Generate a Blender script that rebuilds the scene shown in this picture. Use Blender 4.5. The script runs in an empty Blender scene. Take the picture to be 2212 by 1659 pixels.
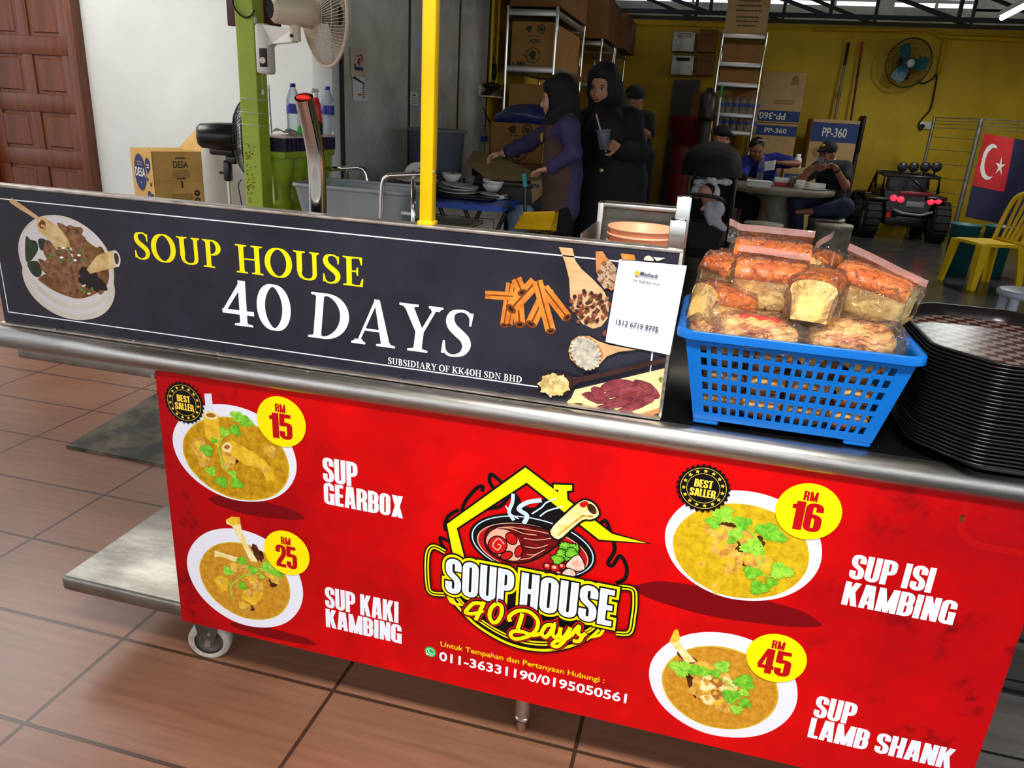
import bpy, bmesh, math, random
import numpy as np
from mathutils import Vector as V, Matrix
S = bpy.context.scene
COL = S.collection
random.seed(7)
PI = math.pi
# ---------------------------------------------------------------- camera
FPX = 1632.84558
CAMH = 1.35
def _rot(yaw, pitch, roll):
    f = np.array([math.sin(yaw)*math.cos(pitch), math.cos(yaw)*math.cos(pitch), -math.sin(pitch)])
    r = np.array([math.cos(yaw), -math.sin(yaw), 0]); d = np.cross(f, r)
    return np.array([math.cos(roll)*r+math.sin(roll)*d, -math.sin(roll)*r+math.cos(roll)*d, f])
RC = _rot(-0.23706536, 0.343887163, -0.0596678889)
cd = bpy.data.cameras.new('camera'); cam = bpy.data.objects.new('camera', cd); COL.objects.link(cam)
cd.sensor_width = 36; cd.sensor_fit = 'HORIZONTAL'; cd.lens = FPX*36/2212; cd.clip_start = .02
m = Matrix.Identity(4)
for i in range(3):
    m[i][0] = RC[0][i]; m[i][1] = -RC[1][i]; m[i][2] = -RC[2][i]
m[2][3] = CAMH
cam.matrix_world = m
S.camera = cam
# ---------------------------------------------------------------- light
S.view_settings.view_transform = 'Standard'; S.view_settings.look = 'None'
S.view_settings.gamma = 1; S.view_settings.use_curve_mapping = False
S.view_settings.exposure = 0.35
wd = bpy.data.worlds.new('world'); S.world = wd; wd.use_nodes = True
nt = wd.node_tree; nt.nodes.clear()
_o = nt.nodes.new('ShaderNodeOutputWorld'); _b = nt.nodes.new('ShaderNodeBackground')
_tc = nt.nodes.new('ShaderNodeTexCoord'); _sx = nt.nodes.new('ShaderNodeSeparateXYZ'); _cr = nt.nodes.new('ShaderNodeValToRGB')
_cr.color_ramp.elements[0].position = .42; _cr.color_ramp.elements[0].color = (.24, .23, .21, 1)
_cr.color_ramp.elements[1].position = .56; _cr.color_ramp.elements[1].color = (.95, 1.0, 1.06, 1)
_ma = nt.nodes.new('ShaderNodeMath'); _ma.operation = 'MULTIPLY_ADD'; _ma.inputs[1].default_value = .5; _ma.inputs[2].default_value = .5
nt.links.new(_tc.outputs['Generated'], _sx.inputs[0]); nt.links.new(_sx.outputs['Z'], _ma.inputs[0])
nt.links.new(_ma.outputs[0], _cr.inputs[0]); nt.links.new(_cr.outputs[0], _b.inputs[0]); nt.links.new(_b.outputs[0], _o.inputs[0])
_b.inputs[1].default_value = 1.25
def area(name, loc, size, energy, color=(1, 1, 1), look=None, sy=None):
    l = bpy.data.lights.new(name, 'AREA'); l.energy = energy; l.size = size; l.color = color
    if sy: l.shape = 'RECTANGLE'; l.size_y = sy
    o = bpy.data.objects.new(name, l); o.location = loc; COL.objects.link(o)
    d = (V(look)-V(loc)) if look else V((0, 0, -1)); o.rotation_euler = d.to_track_quat('-Z', 'Y').to_euler()
    return o
area('porch_ceiling_lamp', (.1, -.2, 2.85), 1.0, 15, (1, .97, .92), (.05, 1.27, .75), .25).data.spread = 1.35
area('porch_side_fill_light', (-4.4, 3.5, 2.85), 1.6, 46, (1, .99, .97), (-3.2, 4.0, 0), 1.2)  # unseen fill added to brighten the left floor and white wall
# ---------------------------------------------------------------- helpers
def at(px, py, Y):
    d = RC.T @ np.array([(px-1106)/FPX, (py-829.5)/FPX, 1.0]); t = Y/d[1]
    return V((d[0]*t, Y, CAMH+d[2]*t))
def atz(px, py, z=0):
    d = RC.T @ np.array([(px-1106)/FPX, (py-829.5)/FPX, 1.0]); t = (z-CAMH)/d[2]
    return V((d[0]*t, d[1]*t, z))
def atx(px, py, X):
    d = RC.T @ np.array([(px-1106)/FPX, (py-829.5)/FPX, 1.0]); t = X/d[0]
    return V((X, d[1]*t, CAMH+d[2]*t))
def lin(c):
    return tuple(((x/255)/12.92 if x <= 10 else ((x/255+.055)/1.055)**2.4) for x in c[:3])+(1,)
MATS = {}
def mat(name, c, r=.5, m=0, c2=None, vs=8, lo=.35, hi=.65, bump=0, bs=40, st=(1, 1, 1), emit=0, coat=0, det=6, spec=.5):
    if name in MATS: return MATS[name]
    a = bpy.data.materials.new(name); a.use_nodes = True; n = a.node_tree; L = n.links
    b = n.nodes['Principled BSDF']; b.inputs['Base Color'].default_value = lin(c)
    b.inputs['Roughness'].default_value = r; b.inputs['Metallic'].default_value = m
    b.inputs['Specular IOR Level'].default_value = spec
    if coat: b.inputs['Coat Weight'].default_value = coat; b.inputs['Coat Roughness'].default_value = .08
    if emit: b.inputs['Emission Color'].default_value = lin(c); b.inputs['Emission Strength'].default_value = emit
    if c2 or bump:
        tc = n.nodes.new('ShaderNodeTexCoord'); mp = n.nodes.new('ShaderNodeMapping'); mp.inputs['Scale'].default_value = st
        L.new(tc.outputs['Object'], mp.inputs[0])
    if c2:
        t = n.nodes.new('ShaderNodeTexNoise'); t.inputs['Scale'].default_value = vs; t.inputs['Detail'].default_value = det; t.inputs['Roughness'].default_value = .62
        L.new(mp.outputs[0], t.inputs[0]); cr_ = n.nodes.new('ShaderNodeValToRGB')
        cr_.color_ramp.elements[0].position = lo; cr_.color_ramp.elements[1].position = hi
        cr_.color_ramp.elements[0].color = lin(c2); cr_.color_ramp.elements[1].color = lin(c)
        L.new(t.outputs[0], cr_.inputs[0]); L.new(cr_.outputs[0], b.inputs['Base Color'])
    if bump:
        t2 = n.nodes.new('ShaderNodeTexNoise'); t2.inputs['Scale'].default_value = bs; t2.inputs['Detail'].default_value = 5
        L.new(mp.outputs[0], t2.inputs[0]); bp = n.nodes.new('ShaderNodeBump'); bp.inputs['Strength'].default_value = bump; bp.inputs['Distance'].default_value = .01
        L.new(t2.outputs[0], bp.inputs['Height']); L.new(bp.outputs[0], b.inputs['Normal'])
    MATS[name] = a
    return a
def clearmat(name, tint=(255, 255, 255), bump=.6, bs=30, rough=.08, fac=.35, mx=.95, dens=0, film=(225, 205, 195), base=0):
    """thin clear plastic: see-through with glossy creases"""
    if name in MATS: return MATS[name]
    a = bpy.data.materials.new(name); a.use_nodes = True; n = a.node_tree; L = n.links; n.nodes.clear()
    o = n.nodes.new('ShaderNodeOutputMaterial'); t = n.nodes.new('ShaderNodeBsdfTransparent'); g = n.nodes.new('ShaderNodeBsdfGlossy')
    t.inputs[0].default_value = lin(tint); g.inputs['Roughness'].default_value = rough
    lw = n.nodes.new('ShaderNodeLayerWeight'); lw.inputs[0].default_value = fac
    mr = n.nodes.new('ShaderNodeMath'); mr.operation = 'MULTIPLY_ADD'; mr.inputs[1].default_value = mx; mr.inputs[2].default_value = base
    tc = n.nodes.new('ShaderNodeTexCoord'); ns = n.nodes.new('ShaderNodeTexNoise'); ns.inputs['Scale'].default_value = bs; ns.inputs['Detail'].default_value = 3
    ns.inputs['Distortion'].default_value = 1.5
    bp = n.nodes.new('ShaderNodeBump'); bp.inputs['Strength'].default_value = bump; bp.inputs['Distance'].default_value = .02
    mx_ = n.nodes.new('ShaderNodeMixShader')
    L.new(tc.outputs['Object'], ns.inputs[0]); L.new(ns.outputs[0], bp.inputs['Height']); L.new(bp.outputs[0], g.inputs['Normal']); L.new(bp.outputs[0], lw.inputs['Normal'])
    L.new(lw.outputs['Fresnel'], mr.inputs[0]); L.new(mr.outputs[0], mx_.inputs[0]); L.new(t.outputs[0], mx_.inputs[1]); L.new(g.outputs[0], mx_.inputs[2])
    out = mx_
    if dens:
        df = n.nodes.new('ShaderNodeBsdfDiffuse'); df.inputs[0].default_value = lin(film); m2 = n.nodes.new('ShaderNodeMixShader'); m2.inputs[0].default_value = dens
        L.new(mx_.outputs[0], m2.inputs[1]); L.new(df.outputs[0], m2.inputs[2]); out = m2
    L.new(out.outputs[0], o.inputs[0]); MATS[name] = a
    return a
class MB:
    def __init__(s): s.v = []; s.f = []; s.m = []; s.s = []; s.mats = []
    def mi(s, m):
        if m not in s.mats: s.mats.append(m)
        return s.mats.index(m)
    def add(s, vs, fs, m, smooth=False, M=None):
        k = len(s.v); i = s.mi(m)
        for p in vs:
            p = V(p); s.v.append(tuple(M @ p if M else p))
        for f in fs: s.f.append([k+j for j in f]); s.m.append(i); s.s.append(smooth)
        return s
    def bm(s, b, m, smooth=False, M=None):
        b.verts.index_update()
        s.add([v.co for v in b.verts], [[v.index for v in f.verts] for f in b.faces], m, smooth, M); b.free(); return s
    def box(s, c, d, m, r=0, rz=0, M=None, seg=2, smooth=None):
        b = bmesh.new(); bmesh.ops.create_cube(b, size=1)
        bmesh.ops.scale(b, vec=d, verts=b.verts)
        if r: bmesh.ops.bevel(b, geom=b.edges[:], offset=min(r, .49*min(d)), segments=seg, affect='EDGES', profile=.5)
        T = Matrix.Translation(c) @ Matrix.Rotation(rz, 4, 'Z')
        return s.bm(b, m, bool(r) if smooth is None else smooth, (M @ T) if M else T)
    def bar(s, a, b, w, h, m, r=0, up=(0, 0, 1)):
        a = V(a); b = V(b); d = b-a; z = d.normalized(); u = V(up)
        if abs(z.dot(u)) > .98: u = V((0, 1, 0))
        x = u.cross(z).normalized(); y = z.cross(x); M = Matrix((x, y, z)).transposed().to_4x4(); M.translation = (a+b)/2
        return s.box((0, 0, 0), (w, h, d.length), m, r, 0, M)
    def lathe(s, prof, m, n=24, M=None, smooth=True):
        vs = []; fs = []; k = len(prof)
        for i in range(n):
            a = 2*PI*i/n
            for r, z in prof: vs.append((r*math.cos(a), r*math.sin(a), z))
        for i in range(n):
            j = (i+1) % n
            for q in range(k-1):
                if prof[q][0] < 1e-6 and prof[q+1][0] < 1e-6: continue
                if prof[q][0] < 1e-6: fs.append((i*k+q, j*k+q+1, i*k+q+1))
                elif prof[q+1][0] < 1e-6: fs.append((i*k+q, j*k+q, i*k+q+1))
                else: fs.append((i*k+q, j*k+q, j*k+q+1, i*k+q+1))
        return s.add(vs, fs, m, smooth, M)
    def cyl(s, a, b, r0, m, r1=None, n=16, cap=True):
        a = V(a); b = V(b); r1 = r0 if r1 is None else r1; L_ = (b-a).length
        q = (b-a).to_track_quat('Z', 'Y').to_matrix().to_4x4(); q.translation = a
        s.lathe([(r0, 0), (r1, L_)], m, n, q)
        if cap:
            for z, r in ((0, r0), (L_, r1)): s.add([(r*math.cos(2*PI*i/n), r*math.sin(2*PI*i/n), z) for i in range(n)], [list(range(n))], m, False, q)
        return s
    def tube(s, pts, r, m, n=8, closed=False, cap=True):
        P = [V(p) for p in pts]; N = len(P); rr = r if isinstance(r, (list, tuple)) else [r]*N
        T = []
        for i in range(N):
            if closed: t = P[(i+1) % N]-P[i-1]
            else: t = P[min(i+1, N-1)]-P[max(i-1, 0)]
            T.append(t.normalized())
        u = T[0].orthogonal().normalized(); vs = []; fs = []
        for i in range(N):
            if i: u = (u-T[i]*u.dot(T[i])).normalized()
            w = T[i].cross(u)
            for k in range(n):
                a = 2*PI*k/n; vs.append(P[i]+(u*math.cos(a)+w*math.sin(a))*rr[i])
        for i in range(N if closed else N-1):
            j = (i+1) % N
            for k in range(n): fs.append((i*n+k, i*n+(k+1) % n, j*n+(k+1) % n, j*n+k))
        if cap and not closed: fs += [list(range(n))[::-1], [(N-1)*n+k for k in range(n)]]
        return s.add(vs, fs, m, True)
    def ell(s, c, r, m, n=16, M=None):
        if not hasattr(r, '__len__'): r = (r, r, r)
        k = n//2; prof = [(math.sin(PI*i/k), -math.cos(PI*i/k)) for i in range(k+1)]; prof[0] = (0, -1); prof[-1] = (0, 1)
        T = Matrix.Translation(c) @ (M.to_4x4() if M else Matrix.Identity(4)) @ Matrix.Diagonal((*r, 1))
        return s.lathe(prof, m, n, T)
    def prism(s, pts, d, m, smooth=False):
        """pts: 3d outline, extruded by vector d"""
        n = len(pts); d = V(d); A = [V(p) for p in pts]; B = [p+d for p in A]
        return s.add(A+B, [list(range(n))[::-1], [n+i for i in range(n)]]+[(i, (i+1) % n, n+(i+1) % n, n+i) for i in range(n)], m, smooth)
    def quad(s, a, b, c, d, m): return s.add([a, b, c, d], [(0, 1, 2, 3)], m)
    def grid(s, fn, nu, nv, m, smooth=True, thick=None):
        vs = [fn(i/nu, j/nv) for j in range(nv+1) for i in range(nu+1)]
        fs = [(j*(nu+1)+i, j*(nu+1)+i+1, (j+1)*(nu+1)+i+1, (j+1)*(nu+1)+i) for j in range(nv) for i in range(nu)]
        return s.add(vs, fs, m, smooth)
WL = {}
def wl(o): return WL.get(o.name, V((0, 0, 0)))
def build(name, mb, parent=None, origin='base', mat=None):
    me = bpy.data.meshes.new(name)
    if origin == 'base':
        a = np.array(mb.v); o0 = V(((a[:, 0].min()+a[:, 0].max())/2, (a[:, 1].min()+a[:, 1].max())/2, a[:, 2].min()))
    else: o0 = V(origin) if origin is not None else V((0, 0, 0))
    me.from_pydata([tuple(V(p)-o0) for p in mb.v], [], mb.f)
    for m_ in mb.mats: me.materials.append(m_)
    me.polygons.foreach_set('material_index', mb.m); me.polygons.foreach_set('use_smooth', mb.s); me.update()
    o = bpy.data.objects.new(name, me); COL.objects.link(o); WL[o.name] = o0
    if parent: o.parent = parent; o.location = o0-wl(parent)
    else: o.location = o0
    return o
def tag(o, label, cat=None, group=None, kind=None):
    o['label'] = label
    if cat: o['category'] = cat
    if group: o['group'] = group
    if kind: o['kind'] = kind
    return o
def thing(name, label, cat, loc=(0, 0, 0), group=None):
    o = bpy.data.objects.new(name, None); o.empty_display_size = .05; COL.objects.link(o); o.location = loc; WL[o.name] = V(loc)
    return tag(o, label, cat, group)
def struct(name, mb, label=None):
    o = build(name, mb, None, None); o['kind'] = 'structure'
    if label: o['label'] = label
    return o
def one(name, mb, label, cat, group=None): return tag(build(name, mb), label, cat, group)
def dup(o, loc=None, rz=None, label=None, group=None, parent=None, scale=None):
    c = o.copy(); COL.objects.link(c)
    if parent: c.parent = parent
    else:
        if loc is not None: c.location = loc
        if rz is not None: c.rotation_euler = (0, 0, rz)
        if scale: c.scale = scale
        if label: c['label'] = label
        if group: c['group'] = group
    for ch in list(o.children): dup(ch, parent=c)
    return c
def crv(pts, closed=False, n=6):
    P = [np.array(p, float) for p in pts]; N = len(P); out = []
    for i in range(N if closed else N-1):
        if closed: a, b, c, d = P[i-1], P[i], P[(i+1) % N], P[(i+2) % N]
        else: a, b, c, d = P[max(i-1, 0)], P[i], P[i+1], P[min(i+2, N-1)]
        for k in range(n):
            t = k/n
            out.append(.5*((2*b)+(-a+c)*t+(2*a-5*b+4*c-d)*t*t+(-a+3*b-3*c+d)*t**3))
    if not closed: out.append(P[-1])
    return out
# ---- implicit surfaces
def snets(F, o, h):
    s = F < 0; nx, ny, nz = F.shape
    cnt = np.zeros((nx-1, ny-1, nz-1), np.int8)
    for i in (0, 1):
        for j in (0, 1):
            for k in (0, 1): cnt += s[i:nx-1+i, j:ny-1+j, k:nz-1+k]
    cell = (cnt > 0) & (cnt < 8); idx = np.full(cell.shape, -1, np.int64); C = np.argwhere(cell); idx[cell] = np.arange(len(C))
    pos = np.zeros((len(C), 3)); num = np.zeros(len(C)); cs = [(i, j, k) for i in (0, 1) for j in (0, 1) for k in (0, 1)]
    for a in cs:
        for ax in range(3):
            if a[ax]: continue
            b = list(a); b[ax] = 1
            fa = F[C[:, 0]+a[0], C[:, 1]+a[1], C[:, 2]+a[2]]; fb = F[C[:, 0]+b[0], C[:, 1]+b[1], C[:, 2]+b[2]]
            q = (fa < 0) != (fb < 0); t = np.where(q, fa/np.where(q, fa-fb, 1), 0)
            p = np.array(a, float)[None]+np.zeros((len(C), 3)); p[:, ax] = t
            pos[q] += p[q]; num[q] += 1
    pos = (pos/num[:, None]+C)*h+o; faces = []
    for ax in range(3):
        sl = [slice(1, -1)]*3; a = [slice(1, -1)]*3; b = [slice(1, -1)]*3
        a[ax] = slice(0, -1); b[ax] = slice(1, None)
        sa = s[tuple(a)]; sb = s[tuple(b)]; E = np.argwhere(sa != sb)
        if not len(E): continue
        off = np.ones(3, int); off[ax] = 0; G = E+off
        u, w = [(1, 2), (2, 0), (0, 1)][ax]
        def cl(du, dw):
            g = G.copy(); g[:, u] -= du; g[:, w] -= dw; return idx[g[:, 0], g[:, 1], g[:, 2]]
        q = np.stack([cl(1, 1), cl(0, 1), cl(0, 0), cl(1, 0)], 1); fl = ~sa[tuple(E.T)]
        q[fl] = q[fl][:, ::-1]; faces.append(q[(q >= 0).all(1)])
    return pos, np.concatenate(faces)
def sdf(prims, h=.008, pad=.03):
    """prims: ('c',a,b,ra,rb,k) capsule, ('e',c,(rx,ry,rz),k[,M]) ellipsoid; first item prefixed '-' subtracts"""
    lo = []; hi = []
    for p in prims:
        if p[0] == 'c': a = np.array(p[1]); b = np.array(p[2]); r = max(p[3], p[4]); lo += [np.minimum(a, b)-r]; hi += [np.maximum(a, b)+r]
        elif p[0] == 'e': c = np.array(p[1]); r = max(p[2]); lo += [c-r]; hi += [c+r]
    lo = np.min(lo, 0)-pad; hi = np.max(hi, 0)+pad; n = np.ceil((hi-lo)/h).astype(int)+1
    F = np.full(n, .2); ax = [lo[i]+np.arange(n[i])*h for i in range(3)]
    for p in prims:
        ty = p[0]; sub = ty[0] == '-'; ty = ty[-1]
        if ty == 'c': a = np.array(p[1], float); b = np.array(p[2], float); r = max(p[3], p[4]); bl = np.minimum(a, b)-r; bh = np.maximum(a, b)+r; k = p[5]
        else: c = np.array(p[1], float); r = np.array(p[2], float); bl = c-r.max(); bh = c+r.max(); k = p[3]
        g = .06+k
        i0 = np.maximum(((bl-g-lo)/h).astype(int), 0); i1 = np.minimum(((bh+g-lo)/h).astype(int)+2, n)
        if (i1 <= i0).any(): continue
        X, Y, Z = np.meshgrid(ax[0][i0[0]:i1[0]], ax[1][i0[1]:i1[1]], ax[2][i0[2]:i1[2]], indexing='ij')
        if ty == 'c':
            d = b-a; L2 = max(d@d, 1e-12); t = np.clip(((X-a[0])*d[0]+(Y-a[1])*d[1]+(Z-a[2])*d[2])/L2, 0, 1)
            D = np.sqrt((X-a[0]-t*d[0])**2+(Y-a[1]-t*d[1])**2+(Z-a[2]-t*d[2])**2)-(p[3]+(p[4]-p[3])*t)
        else:
            x, y, z = X-c[0], Y-c[1], Z-c[2]
            if len(p) > 4:
                M = np.array(p[4]); x, y, z = M[0, 0]*x+M[1, 0]*y+M[2, 0]*z, M[0, 1]*x+M[1, 1]*y+M[2, 1]*z, M[0, 2]*x+M[1, 2]*y+M[2, 2]*z
            q = np.sqrt((x/r[0])**2+(y/r[1])**2+(z/r[2])**2); q2 = np.sqrt((x/r[0]**2)**2+(y/r[1]**2)**2+(z/r[2]**2)**2)+1e-9
            D = q*(q-1)/q2
        sl = tuple(slice(i0[i], i1[i]) for i in range(3)); f = F[sl]
        if sub: D = -D; hh = np.clip(.5-.5*(D-f)/k, 0, 1); F[sl] = f*hh+D*(1-hh)+k*hh*(1-hh) if False else np.maximum(f, D)
        else: hh = np.maximum(k-np.abs(f-D), 0)/k; F[sl] = np.minimum(f, D)-hh*hh*k*.25
    return snets(F, lo, h)
def blob(mb, prims, m, h=.008):
    v, f = sdf(prims, h); return mb.add([tuple(p) for p in v], [tuple(int(i) for i in q) for q in f], m, True)
# ---------------------------------------------------------------- flat print and lettering
class Flat:
    def __init__(s, o, u, v, n, eps=2.6e-5): s.o = V(o); s.u = V(u); s.v = V(v); s.n = V(n); s.k = 0; s.eps = eps; s.mb = MB()
    def P(s, p): return s.o+s.u*p[0]+s.v*p[1]+s.n*(s.k*s.eps)
    def poly(s, pts, m, nl=True):
        if nl: s.k += 1
        s.mb.add([s.P(p) for p in pts], [list(range(len(pts)))], m); return s
    def polys(s, L_, m):
        s.k += 1
        for p in L_: s.poly(p, m, False); s.k += .1
        return s
    def ell(s, c, rx, ry, m, rot=0, wob=0, n=48, seed=0):
        rg = random.Random(seed); ph = [rg.uniform(0, 6.28) for _ in range(3)]; pts = []
        for i in range(n):
            a = 2*PI*i/n; w = 1+wob*(math.sin(3*a+ph[0])+.6*math.sin(5*a+ph[1])+.5*math.sin(8*a+ph[2]))
            x, y = rx*w*math.cos(a), ry*w*math.sin(a)
            pts.append((c[0]+x*math.cos(rot)-y*math.sin(rot), c[1]+x*math.sin(rot)+y*math.cos(rot)))
        return s.poly(pts, m)
    def ring(s, c, r0, r1, m, n=48):
        q = [(math.cos(2*PI*i/n), math.sin(2*PI*i/n)) for i in range(n+1)]
        return s.polys([[(c[0]+q[i][0]*r, c[1]+q[i][1]*r) if 0 else (c[0]+q[j][0]*r, c[1]+q[j][1]*r) for j, r in ((i, r0), (i+1, r0), (i+1, r1), (i, r1))] for i in range(n)], m)
    def line(s, pts, w, m, closed=False): return s.polys(strk(pts, w, w, closed), m)
    def done(s, name, parent=None): return build(name, s.mb, parent)
def rnd(path, closed=False, n=7):
    out = []; N = len(path)
    for i, p in enumerate(path):
        if len(p) < 3 or p[2] == 0 or (not closed and i in (0, N-1)): out.append((p[0], p[1])); continue
        a = np.array(path[i-1][:2], float); b = np.array(p[:2], float); c = np.array(path[(i+1) % N][:2], float)
        da = a-b; dc = c-b; la = np.hypot(*da); lc = np.hypot(*dc); t = min(p[2], la*.5 if (closed or i > 1) else la, lc*.5 if (closed or i < N-2) else lc)
        A = b+da/la*t; C_ = b+dc/lc*t
        for k in range(n+1):
            q = k/n; out.append(tuple((1-q)**2*A+2*q*(1-q)*(b*.9+.05*(A+C_))+q*q*C_))
    return out
def strk(pts, ws, wh, closed=False, widths=None, ext=0):
    P = [np.array(p[:2], float) for p in pts]; Q = [P[0]]; W_ = [widths[0]] if widths else None
    for i, p in enumerate(P[1:]):
        if np.hypot(*(p-Q[-1])) > 1e-6:
            Q.append(p)
            if widths: W_.append(widths[i+1])
    P = Q; N = len(P); Lf = []; Rt = []
    if ext and not closed:
        d = P[0]-P[1]; P[0] = P[0]+d/np.hypot(*d)*ext; d = P[-1]-P[-2]; P[-1] = P[-1]+d/np.hypot(*d)*ext
    def nv(d): d = d/np.hypot(*d); return np.array([-d[1], d[0]])
    for i in range(N):
        if closed: n0 = nv(P[i]-P[i-1]); n1 = nv(P[(i+1) % N]-P[i])
        else: n0 = nv(P[i]-P[max(i-1, 0)]) if i else nv(P[1]-P[0]); n1 = nv(P[i+1]-P[i]) if i < N-1 else n0
        nn = n0+n1; l = np.hypot(*nn); nn = nn/l if l > 1e-6 else n0; mit = 1/max(.45, float(nn@n0))
        hw = (W_[i]/2 if W_ else math.hypot(ws/2*nn[0], wh/2*nn[1]))*mit
        Lf.append(P[i]+nn*hw); Rt.append(P[i]-nn*hw)
    return [[Lf[i], Lf[(i+1) % N], Rt[(i+1) % N], Rt[i]] for i in range(N if closed else N-1)]
def glyphs(font, s, x, z, h, sx=1, grow=0, slant=0, w=None, track=0):
    """returns list of 2d quads"""
    adv = 0; out = []
    for ch in s:
        if ch == ' ': adv += font['sp']; continue
        gw, st = font[ch]
        for t in st:
            a = t[0]; pts = t[1]
            if a == 'poly': q = [[(p[0], p[1]) for p in pts]]; 
            elif a == 'v':   # variable width spline
                pw = crv([(p[0], p[1], p[2]) for p in pts], n=7); q = strk([p[:2] for p in pw], 0, 0, False, [p[2]+2*grow for p in pw], grow)
            else:
                cl = len(t) > 4 and t[4]; q = strk(rnd(pts, cl), t[2]+2*grow, t[3]+2*grow, cl, None, grow)
            out += [[(p[0]+adv, p[1]) for p in k] for k in q]
        adv += gw+font['gap']+track
    tot = adv-font['gap']-track
    if w: sx = w/(tot*h)
    return [[(x+(p[0]+slant*p[1])*h*sx, z+p[1]*h) for p in k] for k in out]
def _anton():
    a, b = .192, .142; L, T, B = .097, .929, .071; F = {'gap': .03, 'sp': .2}
    def st(pts, w=a, h=b, c=False): return ('s', pts, w, h, c)
    def dg(x0, y0, x1, y1, w=.19): return ('poly', [(x0-w/2, y0), (x0+w/2, y0), (x1+w/2, y1), (x1-w/2, y1)])
    R = .36; r = .15
    F['S'] = (.46, [st([(R, .66), (R, T, r), (L, T, r), (L, .60, .1), (R, .40, .1), (R, B, r), (L, B, r), (L, .34)])])
    F['U'] = (.468, [st([(L, 1), (L, B, r), (R, B, r), (R, 1)])])
    F['P'] = (.46, [st([(L, 0), (L, 1)]), st([(L, T), (R, T, r), (R, .47, r), (L, .47)])])
    F['G'] = (.468, [st([(R, .66), (R, T, r), (L, T, r), (L, B, r), (R, B, r), (R, .5)]), st([(.25, .47), (.467, .47)], .12, .12), st([(R+.03, 0), (R+.03, .5)], .15, .15)])
    F['E'] = (.37, [st([(L, 0), (L, 1)]), st([(L, T), (.36, T)]), st([(L, .5), (.34, .5)]), st([(L, B), (.36, B)])])
    F['L'] = (.35, [st([(L, 0), (L, 1)]), st([(L, B), (.345, B)])])
    F['T'] = (.4, [st([(.2, 0), (.2, 1)]), st([(0, T), (.4, T)])])
    F['I'] = (.215, [st([(L, 0), (L, 1)])])
    F['H'] = (.48, [st([(L, 0), (L, 1)]), st([(.372, 0), (.372, 1)]), st([(L, .5), (.37, .5)])])
    F['A'] = (.5, [dg(.1, 0, .19, 1), dg(.4, 0, .31, 1), st([(.15, .25), (.35, .25)], .14, .14), ('poly', [(.14, .8), (.36, .8), (.33, 1), (.17, 1)])])
    F['R'] = (.47, [st([(L, 0), (L, 1)]), st([(L, T), (R, T, r), (R, .50, r), (L, .50)]), st([(.2, .47), (R, .44, .1), (R, .2), (R+.01, 0)])])
    F['B'] = (.468, [st([(L, 0), (L, 1)]), st([(L, T), (R-.01, T, r), (R-.01, .51, .12), (L, .51)]), st([(L, .51), (R, .51, .12), (R, B, r), (L, B)])])
    F['O'] = (.468, [st([(L, .5), (L, T, r), (R, T, r), (R, B, r), (L, B, r)], a, b, True)])
    F['X'] = (.5, [dg(.11, 0, .38, 1, .21), dg(.39, 0, .12, 1, .21)])
    F['K'] = (.5, [st([(L, 0), (L, 1)]), dg(.17, .38, .39, 1, .2), dg(.39, 0, .25, .62, .2)])
    F['M'] = (.64, [st([(.1, 0), (.1, 1)], .19, .19), st([(.54, 0), (.54, 1)], .19, .19), dg(.32, 0, .12, 1, .16), dg(.32, 0, .52, 1, .16)])
    F['N'] = (.49, [st([(.1, 0), (.1, 1)], .19, .19), st([(.39, 0), (.39, 1)], .19, .19), dg(.38, 0, .11, 1, .18)])
    F['1'] = (.34, [st([(.21, 0), (.21, 1)], .23, .23), ('poly', [(0, .72), (.12, .72), (.2, .82), (.3, 1), (.15, 1), (.1, .9), (0, .86)])])
    F['5'] = (.45, [st([(.4, T), (L, T), (L, .52)]), st([(L, .57), (.2, .6, .05), (R-.01, .6, .14), (R-.01, B, r), (L, B, r), (L, .32)])])
    F['2'] = (.45, [st([(L, .66), (L, T, r), (R-.01, T, r), (R-.01, .58, .1), (.12, .2, .1), (L, B)]), st([(.02, B), (.43, B)])])
    F['6'] = (.46, [st([(R, .7), (R, T, r), (L, T, r), (L, B, r), (R, B, r), (R, .55, r), (L, .55)])])
    F['4'] = (.48, [st([(.32, 0), (.32, 1)], .2, .2), st([(.02, .26), (.47, .26)], .15, .15), ('poly', [(.02, .2), (.14, .36), (.3, 1), (.2, 1), (.0, .36)]), ('poly', [(.2, .95), (.42, .95), (.42, 1), (.2, 1)])])
    return F
ANTON = _anton()
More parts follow.
